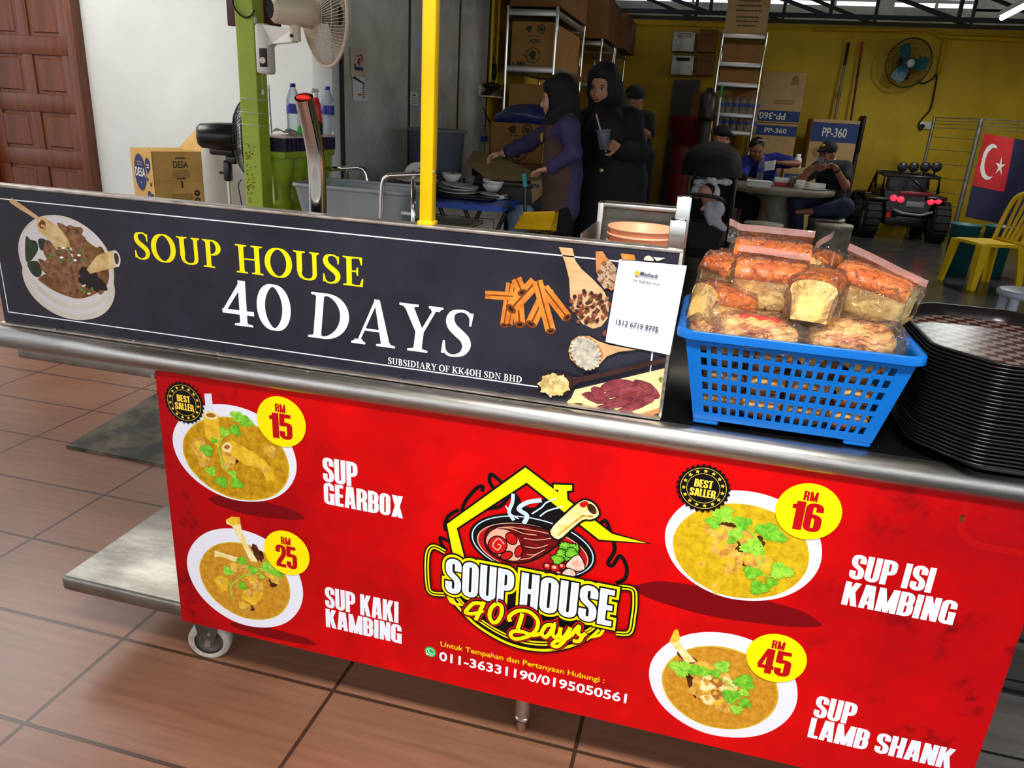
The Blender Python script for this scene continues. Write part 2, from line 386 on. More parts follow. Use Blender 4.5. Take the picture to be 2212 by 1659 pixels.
def _serif():
    a, b = .145, .05; F = {'gap': .05, 'sp': .28}
    def st(x, y0=0, y1=1, w=a): return ('poly', [(x-w/2, y0), (x+w/2, y0), (x+w/2, y1), (x-w/2, y1)])
    def sf(x, y, w=.32, up=True):
        t = .042; k = .06 if up else -.06; t = t if up else -t
        return ('poly', [(x-w/2, y), (x+w/2, y), (x+w/2, y+t), (x+.085, y+t+k*.35), (x+.07, y+t+k), (x-.07, y+t+k), (x-.085, y+t+k*.35), (x-w/2, y+t)])
    def arc(cx, cy, rx, ry, a0, a1, w=a, h=b, n=28, cl=False): return ('s', [(cx+rx*math.cos(a0+(a1-a0)*i/n), cy+ry*math.sin(a0+(a1-a0)*i/n)) for i in range(n if cl else n+1)], w, h, cl)
    def bar(x0, x1, y, t=.05): return ('poly', [(x0, y-t/2), (x1, y-t/2), (x1, y+t/2), (x0, y+t/2)])
    def tri(x, y, w, h): return ('poly', [(x, y), (x+w, y), (x+w*.9, y+h)])
    F['O'] = (.78, [arc(.39, .5, .315, .49, 0, 2*PI, .165, .05, 40, True)])
    F['0'] = (.64, [arc(.32, .5, .245, .475, 0, 2*PI, .16, .055, 40, True)])
    F['S'] = (.53, [('v', [(.455, .74, .03), (.44, .86, .05), (.37, .955, .06), (.26, .975, .055), (.14, .92, .1), (.105, .78, .14), (.16, .63, .165), (.28, .51, .175), (.4, .39, .165), (.445, .24, .14), (.39, .09, .1), (.26, .02, .055), (.14, .04, .055), (.07, .14, .05), (.05, .27, .03)]),
                   ('poly', [(.44, .68), (.475, .68), (.485, .95), (.42, .95), (.43, .84)]), ('poly', [(.03, .32), (.065, .32), (.1, .12), (.08, .05), (.025, .05)])])
    F['U'] = (.76, [('s', rnd([(.17, .97), (.17, .05, .33), (.6, .03, .33), (.6, .97)], False, 14), .12, .06), st(.17, .3, 1, .15), st(.6, .35, 1, .075), sf(.17, 1, .34, False), sf(.6, 1, .27, False)])
    F['P'] = (.62, [st(.18), sf(.18, 0, .36), sf(.16, 1, .3, False), arc(.27, .72, .23, .255, -PI/2, PI/2, .15, .05), bar(.18, .3, .975), bar(.18, .3, .465)])
    F['H'] = (.82, [st(.18), st(.64), bar(.18, .64, .51), sf(.18, 0, .34), sf(.18, 1, .34, False), sf(.64, 0, .34), sf(.64, 1, .34, False)])
    F['E'] = (.6, [st(.18), bar(.03, .54, .975), bar(.2, .42, .51), bar(.03, .55, .025), sf(.18, 0, .34), sf(.18, 1, .34, False), ('poly', [(.54, 1), (.54, .74), (.505, .74), (.46, .955)]), ('poly', [(.55, 0), (.57, .28), (.535, .28), (.47, .045)]), ('poly', [(.43, .37), (.43, .65), (.395, .65), (.37, .53), (.37, .49), (.395, .37)])])
    F['4'] = (.66, [st(.43, 0, 1, .145), ('poly', [(.02, .25), (.64, .25), (.64, .345), (.02, .345)]), ('poly', [(.02, .3), (.1, .3), (.5, 1), (.40, 1)]), sf(.43, 0, .36)])
    F['D'] = (.78, [st(.18), arc(.27, .5, .39, .475, -PI/2, PI/2, .165, .05), bar(.03, .3, .975), bar(.03, .3, .025), sf(.18, 0, .34), sf(.18, 1, .34, False)])
    F['A'] = (.76, [('poly', [(.09, .03), (.14, .03), (.4, .98), (.34, .98)]), ('poly', [(.54, .03), (.70, .03), (.43, 1), (.33, 1)]), bar(.19, .56, .33), sf(.12, 0, .26), sf(.62, 0, .34)])
    F['Y'] = (.72, [st(.38, 0, .45), ('poly', [(.05, .97), (.215, .97), (.455, .42), (.31, .42)]), ('poly', [(.58, .97), (.64, .97), (.45, .42), (.38, .42)]), sf(.38, 0, .36), sf(.14, 1, .34, False), sf(.61, 1, .25, False)])
    F['B'] = (.64, [st(.18), sf(.18, 0, .34), sf(.18, 1, .34, False), arc(.27, .745, .2, .23, -PI/2, PI/2, .14, .05), arc(.28, .265, .24, .24, -PI/2, PI/2, .15, .05), bar(.03, .3, .975), bar(.18, .3, .51), bar(.03, .3, .025)])
    F['I'] = (.36, [st(.18), sf(.18, 0, .34), sf(.18, 1, .34, False)])
    F['R'] = (.7, [st(.18), sf(.18, 0, .34), sf(.18, 1, .34, False), arc(.27, .735, .22, .24, -PI/2, PI/2, .15, .05), bar(.03, .3, .975), bar(.18, .3, .5), ('poly', [(.26, .5), (.4, .5), (.7, 0), (.54, 0)]), bar(.54, .73, .02)])
    F['F'] = (.57, [st(.18), bar(.03, .54, .975), bar(.2, .42, .49), sf(.18, 0, .36), sf(.18, 1, .34, False), ('poly', [(.54, 1), (.54, .74), (.505, .74), (.46, .955)]), ('poly', [(.42, .36), (.42, .62), (.39, .62), (.37, .5), (.39, .36)])])
    F['K'] = (.76, [st(.18), sf(.18, 0, .34), sf(.18, 1, .34, False), ('poly', [(.22, .42), (.3, .46), (.66, .97), (.58, .97)]), ('poly', [(.28, .5), (.42, .6), (.72, .02), (.56, .02)]), sf(.62, 1, .25, False), sf(.64, 0, .3)])
    F['N'] = (.8, [st(.15, 0, 1, .06), st(.63, 0, 1, .06), ('poly', [(.08, 1), (.24, 1), (.66, 0), (.6, 0)]), sf(.15, 0, .26), sf(.63, 1, .26, False), bar(.02, .2, .98)])
    return F
SERIF = _serif()
_FD = {}
def textmesh(s, off=0, shear=0):
    k = (s, off, shear)
    if k in _FD: return _FD[k]
    c = bpy.data.curves.new('t', 'FONT'); c.body = s; c.size = 1; c.offset = off; c.resolution_u = 3; c.shear = shear
    o = bpy.data.objects.new('t', c); COL.objects.link(o); dg = bpy.context.evaluated_depsgraph_get(); dg.update()
    me = bpy.data.meshes.new_from_object(o.evaluated_get(dg)); vs = [tuple(v.co[:2]) for v in me.vertices]; fs = [list(p.vertices) for p in me.polygons]
    bpy.data.objects.remove(o); bpy.data.curves.remove(c); bpy.data.meshes.remove(me)
    _FD[k] = (vs, fs); return _FD[k]
def tx(fl, s, x, z, h, m, w=None, off=0, slant=0, rot=0, center=False):
    """plain lettering, cap height h, optionally fitted to width w"""
    vs, fs = textmesh(s, off); hv, _ = textmesh('H', off)
    hh = max(v[1] for v in hv); x0 = min(v[0] for v in vs); x1 = max(v[0] for v in vs); k = h/hh; sx = (w/(x1-x0)) if w else k
    fl.k += 1; ca, sa = math.cos(rot), math.sin(rot); pts = []
    for a, b in vs:
        X = (a-x0)*sx+slant*b*k-((x1-x0)*sx/2 if center else 0); Z = b*k
        pts.append(fl.P((x+X*ca-Z*sa, z+X*sa+Z*ca)))
    fl.mb.add(pts, fs, m)
def gx(fl, font, s, x, z, h, m, **k): fl.polys(glyphs(font, s, x, z, h, **k), m)
def star(c, r, rot=0): return [(c[0]+(r if i % 2 == 0 else r*.42)*math.sin(rot+i*PI/5), c[1]+(r if i % 2 == 0 else r*.42)*math.cos(rot+i*PI/5)) for i in range(10)]
# ---------------------------------------------------------------- setting
def tilemat(name, c, c2, mortar, bw, bh, loc, r=.35, ms=.005):
    a = mat(name, c, r); n = a.node_tree; L = n.links; b = n.nodes['Principled BSDF']
    tc = n.nodes.new('ShaderNodeTexCoord'); mp = n.nodes.new('ShaderNodeMapping'); mp.inputs['Location'].default_value = loc
    L.new(tc.outputs['Object'], mp.inputs[0]); br = n.nodes.new('ShaderNodeTexBrick'); br.offset = 0; br.squash = 1
    br.inputs['Scale'].default_value = 1; br.inputs['Brick Width'].default_value = bw; br.inputs['Row Height'].default_value = bh
    br.inputs['Mortar Size'].default_value = ms; br.inputs['Mortar Smooth'].default_value = .1; br.inputs['Mortar'].default_value = lin(mortar)
    m2 = n.nodes.new('ShaderNodeMapping'); m2.inputs['Scale'].default_value = (3, 60, 1); L.new(tc.outputs['Object'], m2.inputs[0])
    ns = n.nodes.new('ShaderNodeTexNoise'); ns.inputs['Scale'].default_value = 1; ns.inputs['Detail'].default_value = 8; L.new(m2.outputs[0], ns.inputs[0])
    n2 = n.nodes.new('ShaderNodeTexNoise'); n2.inputs['Scale'].default_value = 2.5; n2.inputs['Detail'].default_value = 4; L.new(tc.outputs['Object'], n2.inputs[0])
    ad = n.nodes.new('ShaderNodeMath'); ad.operation = 'ADD'; L.new(ns.outputs[0], ad.inputs[0]); L.new(n2.outputs[0], ad.inputs[1])
    rp = n.nodes.new('ShaderNodeValToRGB'); rp.color_ramp.elements[0].position = .34; rp.color_ramp.elements[1].position = .68
    hf = n.nodes.new('ShaderNodeMath'); hf.operation = 'MULTIPLY'; hf.inputs[1].default_value = .5; L.new(ad.outputs[0], hf.inputs[0])
    rp.color_ramp.elements[0].color = lin(c2); rp.color_ramp.elements[1].color = lin(c); L.new(hf.outputs[0], rp.inputs[0])
    L.new(rp.outputs[0], br.inputs['Color1']); L.new(rp.outputs[0], br.inputs['Color2']); L.new(mp.outputs[0], br.inputs[0]); L.new(br.outputs['Color'], b.inputs['Base Color'])
    bp = n.nodes.new('ShaderNodeBump'); bp.invert = True; bp.inputs['Strength'].default_value = .5; bp.inputs['Distance'].default_value = .004
    L.new(br.outputs['Fac'], bp.inputs['Height']); L.new(bp.outputs[0], b.inputs['Normal'])
    return a
TILE = tilemat('brown_tile', (168, 118, 92), (136, 92, 70), (78, 52, 40), .6, .306, (.127, -.119, 0), .34)
GREYT = tilemat('grey_tile', (112, 108, 104), (84, 80, 78), (30, 28, 27), 1.2, .3, (.1, -.14, 0), .35)
CONC = mat('dark_wet_concrete', (66, 66, 66), .25, c2=(40, 40, 40), vs=1.5, bump=.15, bs=12)
M = MB(); M.quad((-7, -4, 0), (.66, -4, 0), (.66, 4.4, 0), (-7, 4.4, 0), TILE); struct('floor', M, 'brown ceramic tile floor of the shop front')
M = MB(); M.quad((.66, -4, 0), (7, -4, 0), (7, 4.4, 0), (.66, 4.4, 0), GREYT); struct('floor', M, 'grey stone tile floor to the right of the counter')
M = MB(); M.quad((-7, 4.4, 0), (7, 4.4, 0), (7, 18, 0), (-7, 18, 0), CONC); struct('floor', M, 'dark concrete floor of the dining hall')
YEL = mat('yellow_wall_paint', (236, 196, 16), .6, c2=(206, 166, 12), vs=1.3, bump=.06, bs=30)
WHITE = mat('white_wall_paint', (226, 229, 226), .6, c2=(208, 210, 205), vs=.9, bump=.04, bs=20)
M = MB(); M.box((1.6, 13.5, 1.435), (9.4, .2, 2.87), YEL); M.box((1.6, 13.385, 2.80), (9.2, .04, .03), YEL, .01); struct('wall_back', M, 'yellow painted wall at the back of the hall')
M = MB(); M.box((-2.3, 10.45, 1.6), (.2, 6.1, 3.2), YEL); struct('wall_left', M, 'yellow painted wall behind the steel racks')
M = MB(); M.box((6.6, 9, 1.9), (.2, 9.2, 3.8), YEL); struct('wall_right_light_block', M)  # unseen wall added to keep the hall dark on its open side
M = MB(); M.box((-3.4, 5.1, 1.6), (2.3, .2, 3.2), WHITE); M.box((-6.3, 5.1, 1.6), (1.4, .2, 3.2), WHITE); M.box((-5.08, 5.1, 2.7), (1.1, .2, 1.0), WHITE)
struct('wall_front_left', M, 'white painted wall beside the wooden door')
M = MB(); M.box((-2.3, 5.9, 1.6), (.2, 3.0, 3.2), WHITE); struct('wall_partition', M, 'wall clad with the steel sheets')
M = MB(); M.box((-2.27, 4.33, 1.55), (.13, .1, 3.1), WHITE, .006); struct('trim_1', M, 'white post at the end of the balustrade')
CEIL = mat('grey_ceiling', (150, 150, 146), .8, c2=(120, 120, 116), vs=2)
M = MB(); M.box((0, 1.4, 3.1), (14, 7.4, .12), CEIL); struct('ceiling', M, 'porch ceiling')
M = MB(); M.box((1.6, 5.05, 3.6), (7.8, .1, .95), CEIL); struct('wall_header', M)
ROOF = mat('metal_roof', (96, 98, 100), .5, m=.4, c2=(60, 60, 60), vs=3)
M = MB()
def _rf(u, v):
    x = -2.6+9.6*u; y = 4.9+9.6*v; return (x, y, 4.15-.06*(y-4.9)+.02*math.sin(x*30))
M.grid(_rf, 200, 4, ROOF); struct('ceiling', M, 'corrugated metal roof of the hall')
BOARD = mat('grey_fascia_board', (104, 104, 98), .7, c2=(70, 68, 62), vs=2)
M = MB(); M.box((1.9, 15.4, 2.95), (9.4, .1, .9), BOARD); M.box((5.2, 15.4, 3.5), (2.8, .1, .28), BOARD); M.box((1.9, 15.3, 3.16), (9.4, .06, .06), BOARD)
for i in range(12): M.box((-2.4+i*.8, 15.38, 3.42), (.04+.25*(i % 3 == 0), .05, .09), BOARD)
M.box((1.9, 15.4, 3.5), (9.4, .05, .05), BOARD); struct('wall_far', M, 'grey board wall beyond the roof trusses')
M = MB(); M.box((-2.35, 14.8, 2), (.1, 2.6, 4), BOARD); struct('wall_far_left', M)
TR = mat('dark_truss_steel', (38, 44, 52), .55)
def truss(y, label, zb, zt, x0, x1, n):
    t = thing('roof_truss', label, 'truss', (0, y, zb), 'roof trusses')
    b = MB(); b.bar((x0, y, zb), (x1, y, zb), .05, .06, TR); build('bottom_chord', b, t)
    b = MB(); b.bar((x0, y, zt), (x1, y, zt), .05, .07, TR); build('top_chord', b, t)
    dx = (x1-x0)/n
    for i in range(n):
        b = MB(); b.bar((x0+i*dx, y, zb), (x0+i*dx, y, zt), .05, .045, TR); build('upright', b, t)
        b = MB(); b.bar((x0+i*dx, y+.03, zt), (x0+(i+1)*dx, y+.03, zb), .05, .05, TR); build('diagonal', b, t)
truss(12.9, 'dark steel roof truss just in front of the yellow back wall', 2.93, 3.45, -2.1, 6.4, 5)
truss(14.5, 'dark steel roof truss farther back, beyond the yellow wall', 3.03, 3.52, -2.1, 6.4, 6)
for y, lb in ((9.4, 'dark roof purlin nearest the counter, under the metal roof'), (11.6, 'dark roof purlin between the near purlin and the truss')):
    b = MB(); b.bar((-2.1, y, 3.74-.06*(y-9.4)), (6.4, y, 3.74-.06*(y-9.4)), .06, .1, TR); one('roof_purlin', b, lb, 'purlin', 'roof purlins')
# tube lamp on the hall ceiling
a_, b_ = at(2163, 40, 10.2), at(2260, -10, 9.6)
t = thing('tube_lamp', 'lit white fluorescent tube under the hall roof, top right', 'lamp', a_)
TUBE = mat('lit_tube', (225, 250, 245), .4, emit=14)
b = MB(); b.cyl(a_, b_, .022, TUBE); build('tube', b, t)
b = MB(); b.bar(a_+V((0, .02, .05)), b_+V((0, .02, .05)), .06, .05, mat('white_metal', (225, 225, 222), .4)); build('housing', b, t)
l = bpy.data.lights.new('hall_tube_glow', 'AREA'); l.shape = 'RECTANGLE'; l.size = 1.2; l.size_y = .05; l.energy = 42; l.color = (.95, 1, .97)
o = bpy.data.objects.new('hall_tube_glow', l); o.location = (a_+b_)/2-V((0, 0, .06)); o.rotation_euler = (0, 0, (b_-a_).to_2d().angle_signed(V((1, 0)))); COL.objects.link(o)
area('hall_tube_light_left', (.2, 8.6, 3.3), 1.2, 8, (1, .93, .8), None, .06)
# ---- door
WOOD = mat('varnished_brown_wood', (112, 54, 20), .38, c2=(84, 38, 12), vs=3, st=(9, 9, .8), bump=.05, bs=20)
DX1 = at(195, 207, 5.0).x; dx0 = DX1-.98
t = thing('door_1', 'brown varnished panelled wooden door at the left edge', 'door', ((DX1+dx0)/2, 5.0, 0)); t['kind'] = 'structure'
b = MB(); b.box((DX1-.03, 4.99, 1.1), (.07, .16, 2.2), WOOD, .006); b.box((dx0+.03, 4.99, 1.1), (.07, .16, 2.2), WOOD, .006); b.box(((DX1+dx0)/2, 4.99, 2.2), (.98, .16, .07), WOOD, .006); build('door_frame', b, t)
b = MB(); cx0, cx1 = dx0+.065, DX1-.065; wd_ = cx1-cx0
b.box(((cx0+cx1)/2, 5.0, 1.08), (wd_, .035, 2.14), WOOD)
for x in (cx0+.06, (cx0+cx1)/2, cx1-.06): b.box((x, 4.982, 1.08), (.11 if x != (cx0+cx1)/2 else .09, .022, 2.14), WOOD, .004)
zs = [.12, .82, 1.22, 1.62, 2.08]
for z in zs: b.box(((cx0+cx1)/2, 4.981, z), (wd_, .026, .13 if z > .2 else .2), WOOD, .006)
dl = build('door_leaf', b, t)
for i in range(len(zs)-1):
    for sx in (-1, 1):
        q = MB(); x = (cx0+cx1)/2+sx*(wd_/4-.005); z0, z1 = zs[i]+.085, zs[i+1]-.085; q.box((x, 4.985, (z0+z1)/2), (wd_/2-.165, .02, z1-z0+.0), WOOD, .008, seg=1, smooth=False); build('raised_panel', q, dl)
# ---------------------------------------------------------------- counter
STEEL = mat('brushed_steel', (190, 186, 180), .34, m=1, c2=(164, 160, 154), vs=30, st=(1, 14, 14), lo=.3, hi=.55)
STEELD = mat('worn_steel_sheet', (172, 168, 158), .38, m=.9, c2=(118, 114, 104), vs=5, st=(1, 2.5, 1), bump=.05, bs=25)
CHROME = mat('polished_steel', (215, 212, 208), .1, m=1)
BLACK = mat('black_gloss_top', (12, 12, 13), .22, spec=.25)
KC = thing('food_counter', 'steel food stall counter with red menu panel and black sign board', 'counter', (-.05, 1.6, 0))
b = MB(); b.box((-.03, 1.607, .826), (2.86, .69, .042), BLACK, .008); build('worktop', b, KC)
b = MB(); b.tube([(-1.474, 1.275, .824), (-1.47, 1.275, .824), (-1.0, 1.275, .824), (0, 1.275, .824), (1.4, 1.275, .824)], [.014, .0245, .0245, .0245, .0245], STEEL, 28); tag(build('bumper_rail', b, KC), 'rounded steel bumper rail')
b = MB(); b.box((-1.27, 1.297, .786), (.37, .012, .03), STEELD, .003); b.cyl((-1.1, 1.287, .779), (-1.1, 1.3, .779), .005, STEEL); build('apron', b, KC)
b = MB(); b.box((-.42, 1.6, .18), (2.04, .62, .04), STEELD, .008); tag(build('bottom_shelf', b, KC), 'worn steel bottom shelf')
for x in (-1.04, .575):
    for y in (1.32, 1.88): b = MB(); b.box((x, y, .5), (.038, .038, .62), STEEL, .004); build('upright', b, KC)
WH = mat('white_wheel_tread', (206, 200, 190), .5, c2=(150, 140, 128), vs=18); GM = mat('dull_grey_metal', (128, 124, 118), .4, m=.8, c2=(84, 80, 74), vs=14)
def caster(x, y, rz):
    t = MB(); Mx = Matrix.Translation((x, y, .053)) @ Matrix.Rotation(rz, 4, 'Z') @ Matrix.Rotation(PI/2, 4, 'X')
    t.lathe([(.036, -.016), (.047, -.017), (.053, -.012), (.053, .012), (.047, .017), (.036, .016)], WH, 36, Mx); w = build('caster', t, KC)
    h = MB(); h.lathe([(0, .012), (.03, .010), (.037, .0145), (.037, -.0145), (.03, -.010), (0, -.012)], GM, 30, Mx); build('hub', h, w)
    g = MB(); R_ = Matrix.Translation((x, y, .053)) @ Matrix.Rotation(rz, 4, 'Z')
    for s_ in (-1, 1):
        g.prism([R_ @ V(p) for p in ((-.018, s_*.02, -.006), (.012, s_*.02, -.006), (.035, s_*.02, .07), (-.03, s_*.02, .07))], R_.to_3x3() @ V((0, s_*.003, 0)), GM)
        g.cyl(R_ @ V((0, s_*.018, 0)), R_ @ V((0, s_*.028, 0)), .008, CHROME); g.cyl(R_ @ V((.006, s_*.018, .03)), R_ @ V((.006, s_*.027, .03)), .004, CHROME)
    g.box((x, y, .132), (.07, .06, .012), GM, .002, rz); g.cyl((x, y, .132), (x, y, .162), .018, GM); build('fork', g, w)
for x, y, r in ((-1.075, 1.362, .28), (-1.06, 1.84, -.3), (.5, 1.84, .2)): caster(x, y, r)
b = MB(); b.cyl((-.258, 1.366, .045), (-.258, 1.366, .165), .0195, STEEL, n=24); b.lathe([(.0195, .05), (.022, .047), (.022, .038), (.016, .036), (.016, .012), (.012, .01), (.0125, 0), (0, 0)], CHROME, 6, Matrix.Translation((-.258, 1.366, .0))); build('foot', b, KC)
b = MB(); b.cyl((.45, 1.366, .0), (.45, 1.366, .165), .0195, STEEL, n=24); build('foot', b, KC)
# red panel
RED = mat('red_menu_print', (214, 4, 8), .36, spec=.22)
def _red():
    n = RED.node_tree; L = n.links; b = n.nodes['Principled BSDF']; tc = n.nodes.new('ShaderNodeTexCoord')
    def ns(sc, det, lo, hi, c0, c1, prev=None):
        t = n.nodes.new('ShaderNodeTexNoise'); t.inputs['Scale'].default_value = sc; t.inputs['Detail'].default_value = det; t.inputs['Roughness'].default_value = .7; L.new(tc.outputs['Object'], t.inputs[0])
        r = n.nodes.new('ShaderNodeValToRGB'); r.color_ramp.elements[0].position = lo; r.color_ramp.elements[1].position = hi; r.color_ramp.elements[0].color = c0; r.color_ramp.elements[1].color = c1; L.new(t.outputs[0], r.inputs[0]); return r
    a = ns(2.0, 4, .35, .65, lin((176, 1, 6)), lin((232, 3, 3)))
    sp = ns(9, 9, .545, .66, (0, 0, 0, 1), (1, 1, 1, 1)); sp2 = ns(2.2, 3, .46, .60, (0, 0, 0, 1), (1, 1, 1, 1))
    # printed stains gather at the ends; the smooth darker red paints in light falloff
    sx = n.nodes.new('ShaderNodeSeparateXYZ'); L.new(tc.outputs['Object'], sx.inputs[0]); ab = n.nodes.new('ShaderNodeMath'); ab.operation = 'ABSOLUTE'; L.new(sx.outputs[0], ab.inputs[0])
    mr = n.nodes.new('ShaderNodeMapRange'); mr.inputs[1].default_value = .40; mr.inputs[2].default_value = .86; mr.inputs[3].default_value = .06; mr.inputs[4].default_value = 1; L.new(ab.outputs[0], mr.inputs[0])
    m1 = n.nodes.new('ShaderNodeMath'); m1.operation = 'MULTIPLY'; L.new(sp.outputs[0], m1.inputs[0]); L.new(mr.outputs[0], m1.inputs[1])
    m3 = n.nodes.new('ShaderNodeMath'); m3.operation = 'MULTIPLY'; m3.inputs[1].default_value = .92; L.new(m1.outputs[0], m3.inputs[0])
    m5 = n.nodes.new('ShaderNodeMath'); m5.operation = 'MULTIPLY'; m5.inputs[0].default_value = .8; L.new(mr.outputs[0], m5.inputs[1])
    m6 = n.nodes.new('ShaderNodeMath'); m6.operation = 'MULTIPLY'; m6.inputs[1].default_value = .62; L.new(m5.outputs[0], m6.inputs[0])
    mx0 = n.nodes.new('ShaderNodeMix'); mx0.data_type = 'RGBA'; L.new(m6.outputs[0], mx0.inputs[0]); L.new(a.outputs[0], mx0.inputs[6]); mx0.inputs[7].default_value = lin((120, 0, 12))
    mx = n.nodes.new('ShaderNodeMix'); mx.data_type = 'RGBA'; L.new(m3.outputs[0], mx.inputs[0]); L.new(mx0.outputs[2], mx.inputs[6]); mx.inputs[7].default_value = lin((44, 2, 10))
    L.new(mx.outputs[2], b.inputs['Base Color'])
_red()
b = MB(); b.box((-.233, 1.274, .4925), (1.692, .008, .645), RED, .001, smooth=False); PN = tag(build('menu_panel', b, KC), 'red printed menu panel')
def pf(): return Flat((0, 1.2698, 0), (1, 0, 0), (0, 0, 1), (0, -1, 0))
def pm(name, c, r=.4, **k): return mat(name, c, r, spec=.22, **k)
PW = pm('print_white', (236, 240, 250)); PY = pm('print_yellow', (255, 232, 0)); PK = pm('print_black', (12, 10, 12)); PR = pm('print_dark_red', (186, 8, 16)); PSH = pm('print_shadow_red', (120, 0, 8))
PPL = pm('print_plate', (232, 233, 244)); PG = pm('print_leaf', (140, 214, 52), c2=(74, 164, 34), vs=70); PGD = pm('print_leaf_light', (176, 230, 76), c2=(116, 192, 46), vs=70)
PS1 = pm('print_soup_ochre', (214, 166, 26), c2=(170, 116, 10), vs=60, det=8); PS2 = pm('print_soup_yellow', (226, 192, 30), c2=(190, 148, 14), vs=60, det=8); PS3 = pm('print_soup_tan', (216, 158, 48), c2=(184, 122, 26), vs=80, det=8)
PB = pm('print_bone', (248, 238, 190), c2=(232, 204, 96), vs=40); PBY = pm('print_bone_yellow', (244, 206, 60), c2=(214, 160, 20), vs=40); PM = pm('print_meat', (240, 200, 92), c2=(186, 120, 40), vs=60); PMD = pm('print_meat_dark', (96, 50, 18), c2=(40, 20, 10), vs=60)
PMR = pm('print_marrow', (170, 104, 40)); PST = pm('print_straw', (226, 226, 244)); PGL = pm('print_gold', (255, 214, 70))
def cm(x0, y0, k, Y=1.2695): return lambda u, v: (lambda p: (p.x, p.z))(at(x0+u*k, y0+v*k, Y))
c4 = cm(300, 760, 620/2143); c5 = cm(300, 1080, 620/2143); c6 = cm(880, 980, 540/1545); c7 = cm(1380, 960, 832/2212); c8 = cm(1380, 1300, 832/2212)
def mp_(c, L_): return [c(*p) for p in L_]
def sm(c, L_, n=5): return [tuple(q) for q in crv(mp_(c, L_), True, n)]
def leaf(F, c, r, rot, m, seed=0):
    rg = random.Random(seed); pts = []; N = 36
    for i in range(N):
        a = 2*PI*i/N; lob = .62+.38*abs(math.cos(1.5*a)); w = lob*(1+(.14 if i % 2 else -.1)*rg.uniform(.5, 1.3)); pts.append((c[0]+r*w*math.cos(a+rot), c[1]+r*w*.85*math.sin(a+rot)))
    F.poly(pts, m)
    for d in (0, 2.1, -2.1): F.line([(c[0], c[1]), (c[0]+r*.8*math.cos(rot+d), c[1]+r*.68*math.sin(rot+d))], r*.06, PGD if m is PG else PG)
def dish(nm, label, pc, prx, prz, sc, srx, srz, soup, c, bones, meats, leaves, stems, extra=None, shadow=None, darks=()):
    F = pf()
    if shadow: F.ell(shadow[0], shadow[1], shadow[2], PSH, 0, .03, seed=3)
    for ex in (extra or []): F.poly(mp_(c, ex[0]), ex[1])
    F.ell(pc, prx, prz, PPL, 0, .004, 72); F.ell(sc, srx*1.03, srz*1.03, PS2, 0, .004, 72); F.ell(sc, srx, srz, soup, 0, .006, 72)
    for d in darks: F.ell(c(*d[0]), d[1], d[2], PMD, d[3], .16, seed=9)
    for i, (p, rx, rz, m) in enumerate(meats): F.ell(c(*p), rx, rz, m, i*.7, .13, seed=i); F.ell(tuple(np.array(c(*p))+(-.2*rx, .2*rz)), rx*.45, rz*.4, PBY if m is PM else PM, i, .2, seed=i+20)
    for bp in bones: F.poly(sm(c, bp[0]) if bp[2] else mp_(c, bp[0]), bp[1])
    for st_ in stems: F.line([tuple(q) for q in crv(mp_(c, st_))], .003, PGD)
    for i, (p, r, rot) in enumerate(leaves): leaf(F, c(*p), r, rot, PG if i % 3 else PGD, i)
    return tag(F.done(nm, PN), label)
dish('dish_picture', 'soup bowl picture with two marrow bones and a straw', (-.903, .638), .148, .111, (-.9, .626), .124, .093, PS1, c4,
     [([(488, 312), (542, 312), (560, 480), (505, 480)], PST, 0), ([(478, 460), (535, 440), (595, 475), (612, 640), (595, 710), (500, 640)], PBY, 0), ([(480, 462), (535, 440), (592, 472), (572, 505), (520, 500)], PB, 1), ([(500, 468), (535, 455), (575, 475), (555, 490), (520, 488)], PMR, 1), ([(620, 715), (690, 655), (905, 780), (890, 860), (800, 850)], PBY, 0), ([(618, 715), (655, 672), (695, 700), (680, 745), (640, 745)], PB, 1), ([(635, 712), (660, 692), (682, 710), (660, 728)], PMR, 1)],
     [((450, 720), .016, .028, PM), ((490, 820), .018, .012, PM), ((660, 810), .022, .018, PM), ((960, 890), .026, .013, PBY), ((980, 740), .014, .014, PM), ((900, 830), .012, .01, PBY)],
     [((730, 480), .016, .6), ((800, 520), .017, -.3), ((720, 585), .016, 1.2), ((640, 600), .014, 2.2), ((560, 660), .009, 0), ((510, 735), .017, 2.8), ((540, 890), .015, 3), ((620, 970), .017, 1), ((730, 980), .017, -.4), ((705, 910), .011, .9)], [[(700, 560), (600, 680), (610, 780), (650, 880), (700, 930)]],
     [], ((-.862, .517), .115, .02), [((700, 820), .013, .008, .4)])
dish('dish_picture', 'soup bowl picture with a long thin leg bone', (-.900, .328), .147, .127, (-.900, .321), .112, .097, PS3, c5,
     [([(650, 150), (690, 124), (720, 132), (755, 130), (760, 180), (772, 240), (820, 350), (890, 460), (835, 462), (770, 330), (720, 240), (695, 195), (655, 178)], PB, 0), ([(648, 150), (690, 124), (755, 130), (760, 180), (700, 190)], PBY, 0), ([(565, 372), (600, 388), (740, 428), (722, 462), (600, 420), (565, 430)], PB, 0)],
     [((620, 620), .017, .021, PBY), ((850, 710), .032, .019, PBY), ((785, 790), .011, .017, PM), ((860, 600), .035, .016, PM), ((1010, 580), .02, .014, PM), ((730, 500), .022, .012, PM)],
     [((665, 530), .015, 1.9), ((770, 455), .014, 1.2), ((850, 520), .014, .3), ((960, 505), .02, -.5), ((1030, 540), .016, -.8), ((775, 640), .013, -.6), ((920, 570), .008, 0)], [[(710, 755), (690, 650), (780, 565), (900, 545)], [(690, 650), (660, 600)]],
     None, ((-.84, .195), .11, .014), [((885, 400), .012, .022, .4), ((845, 810), .006, .007, 0), ((1000, 620), .01, .012, .5)])
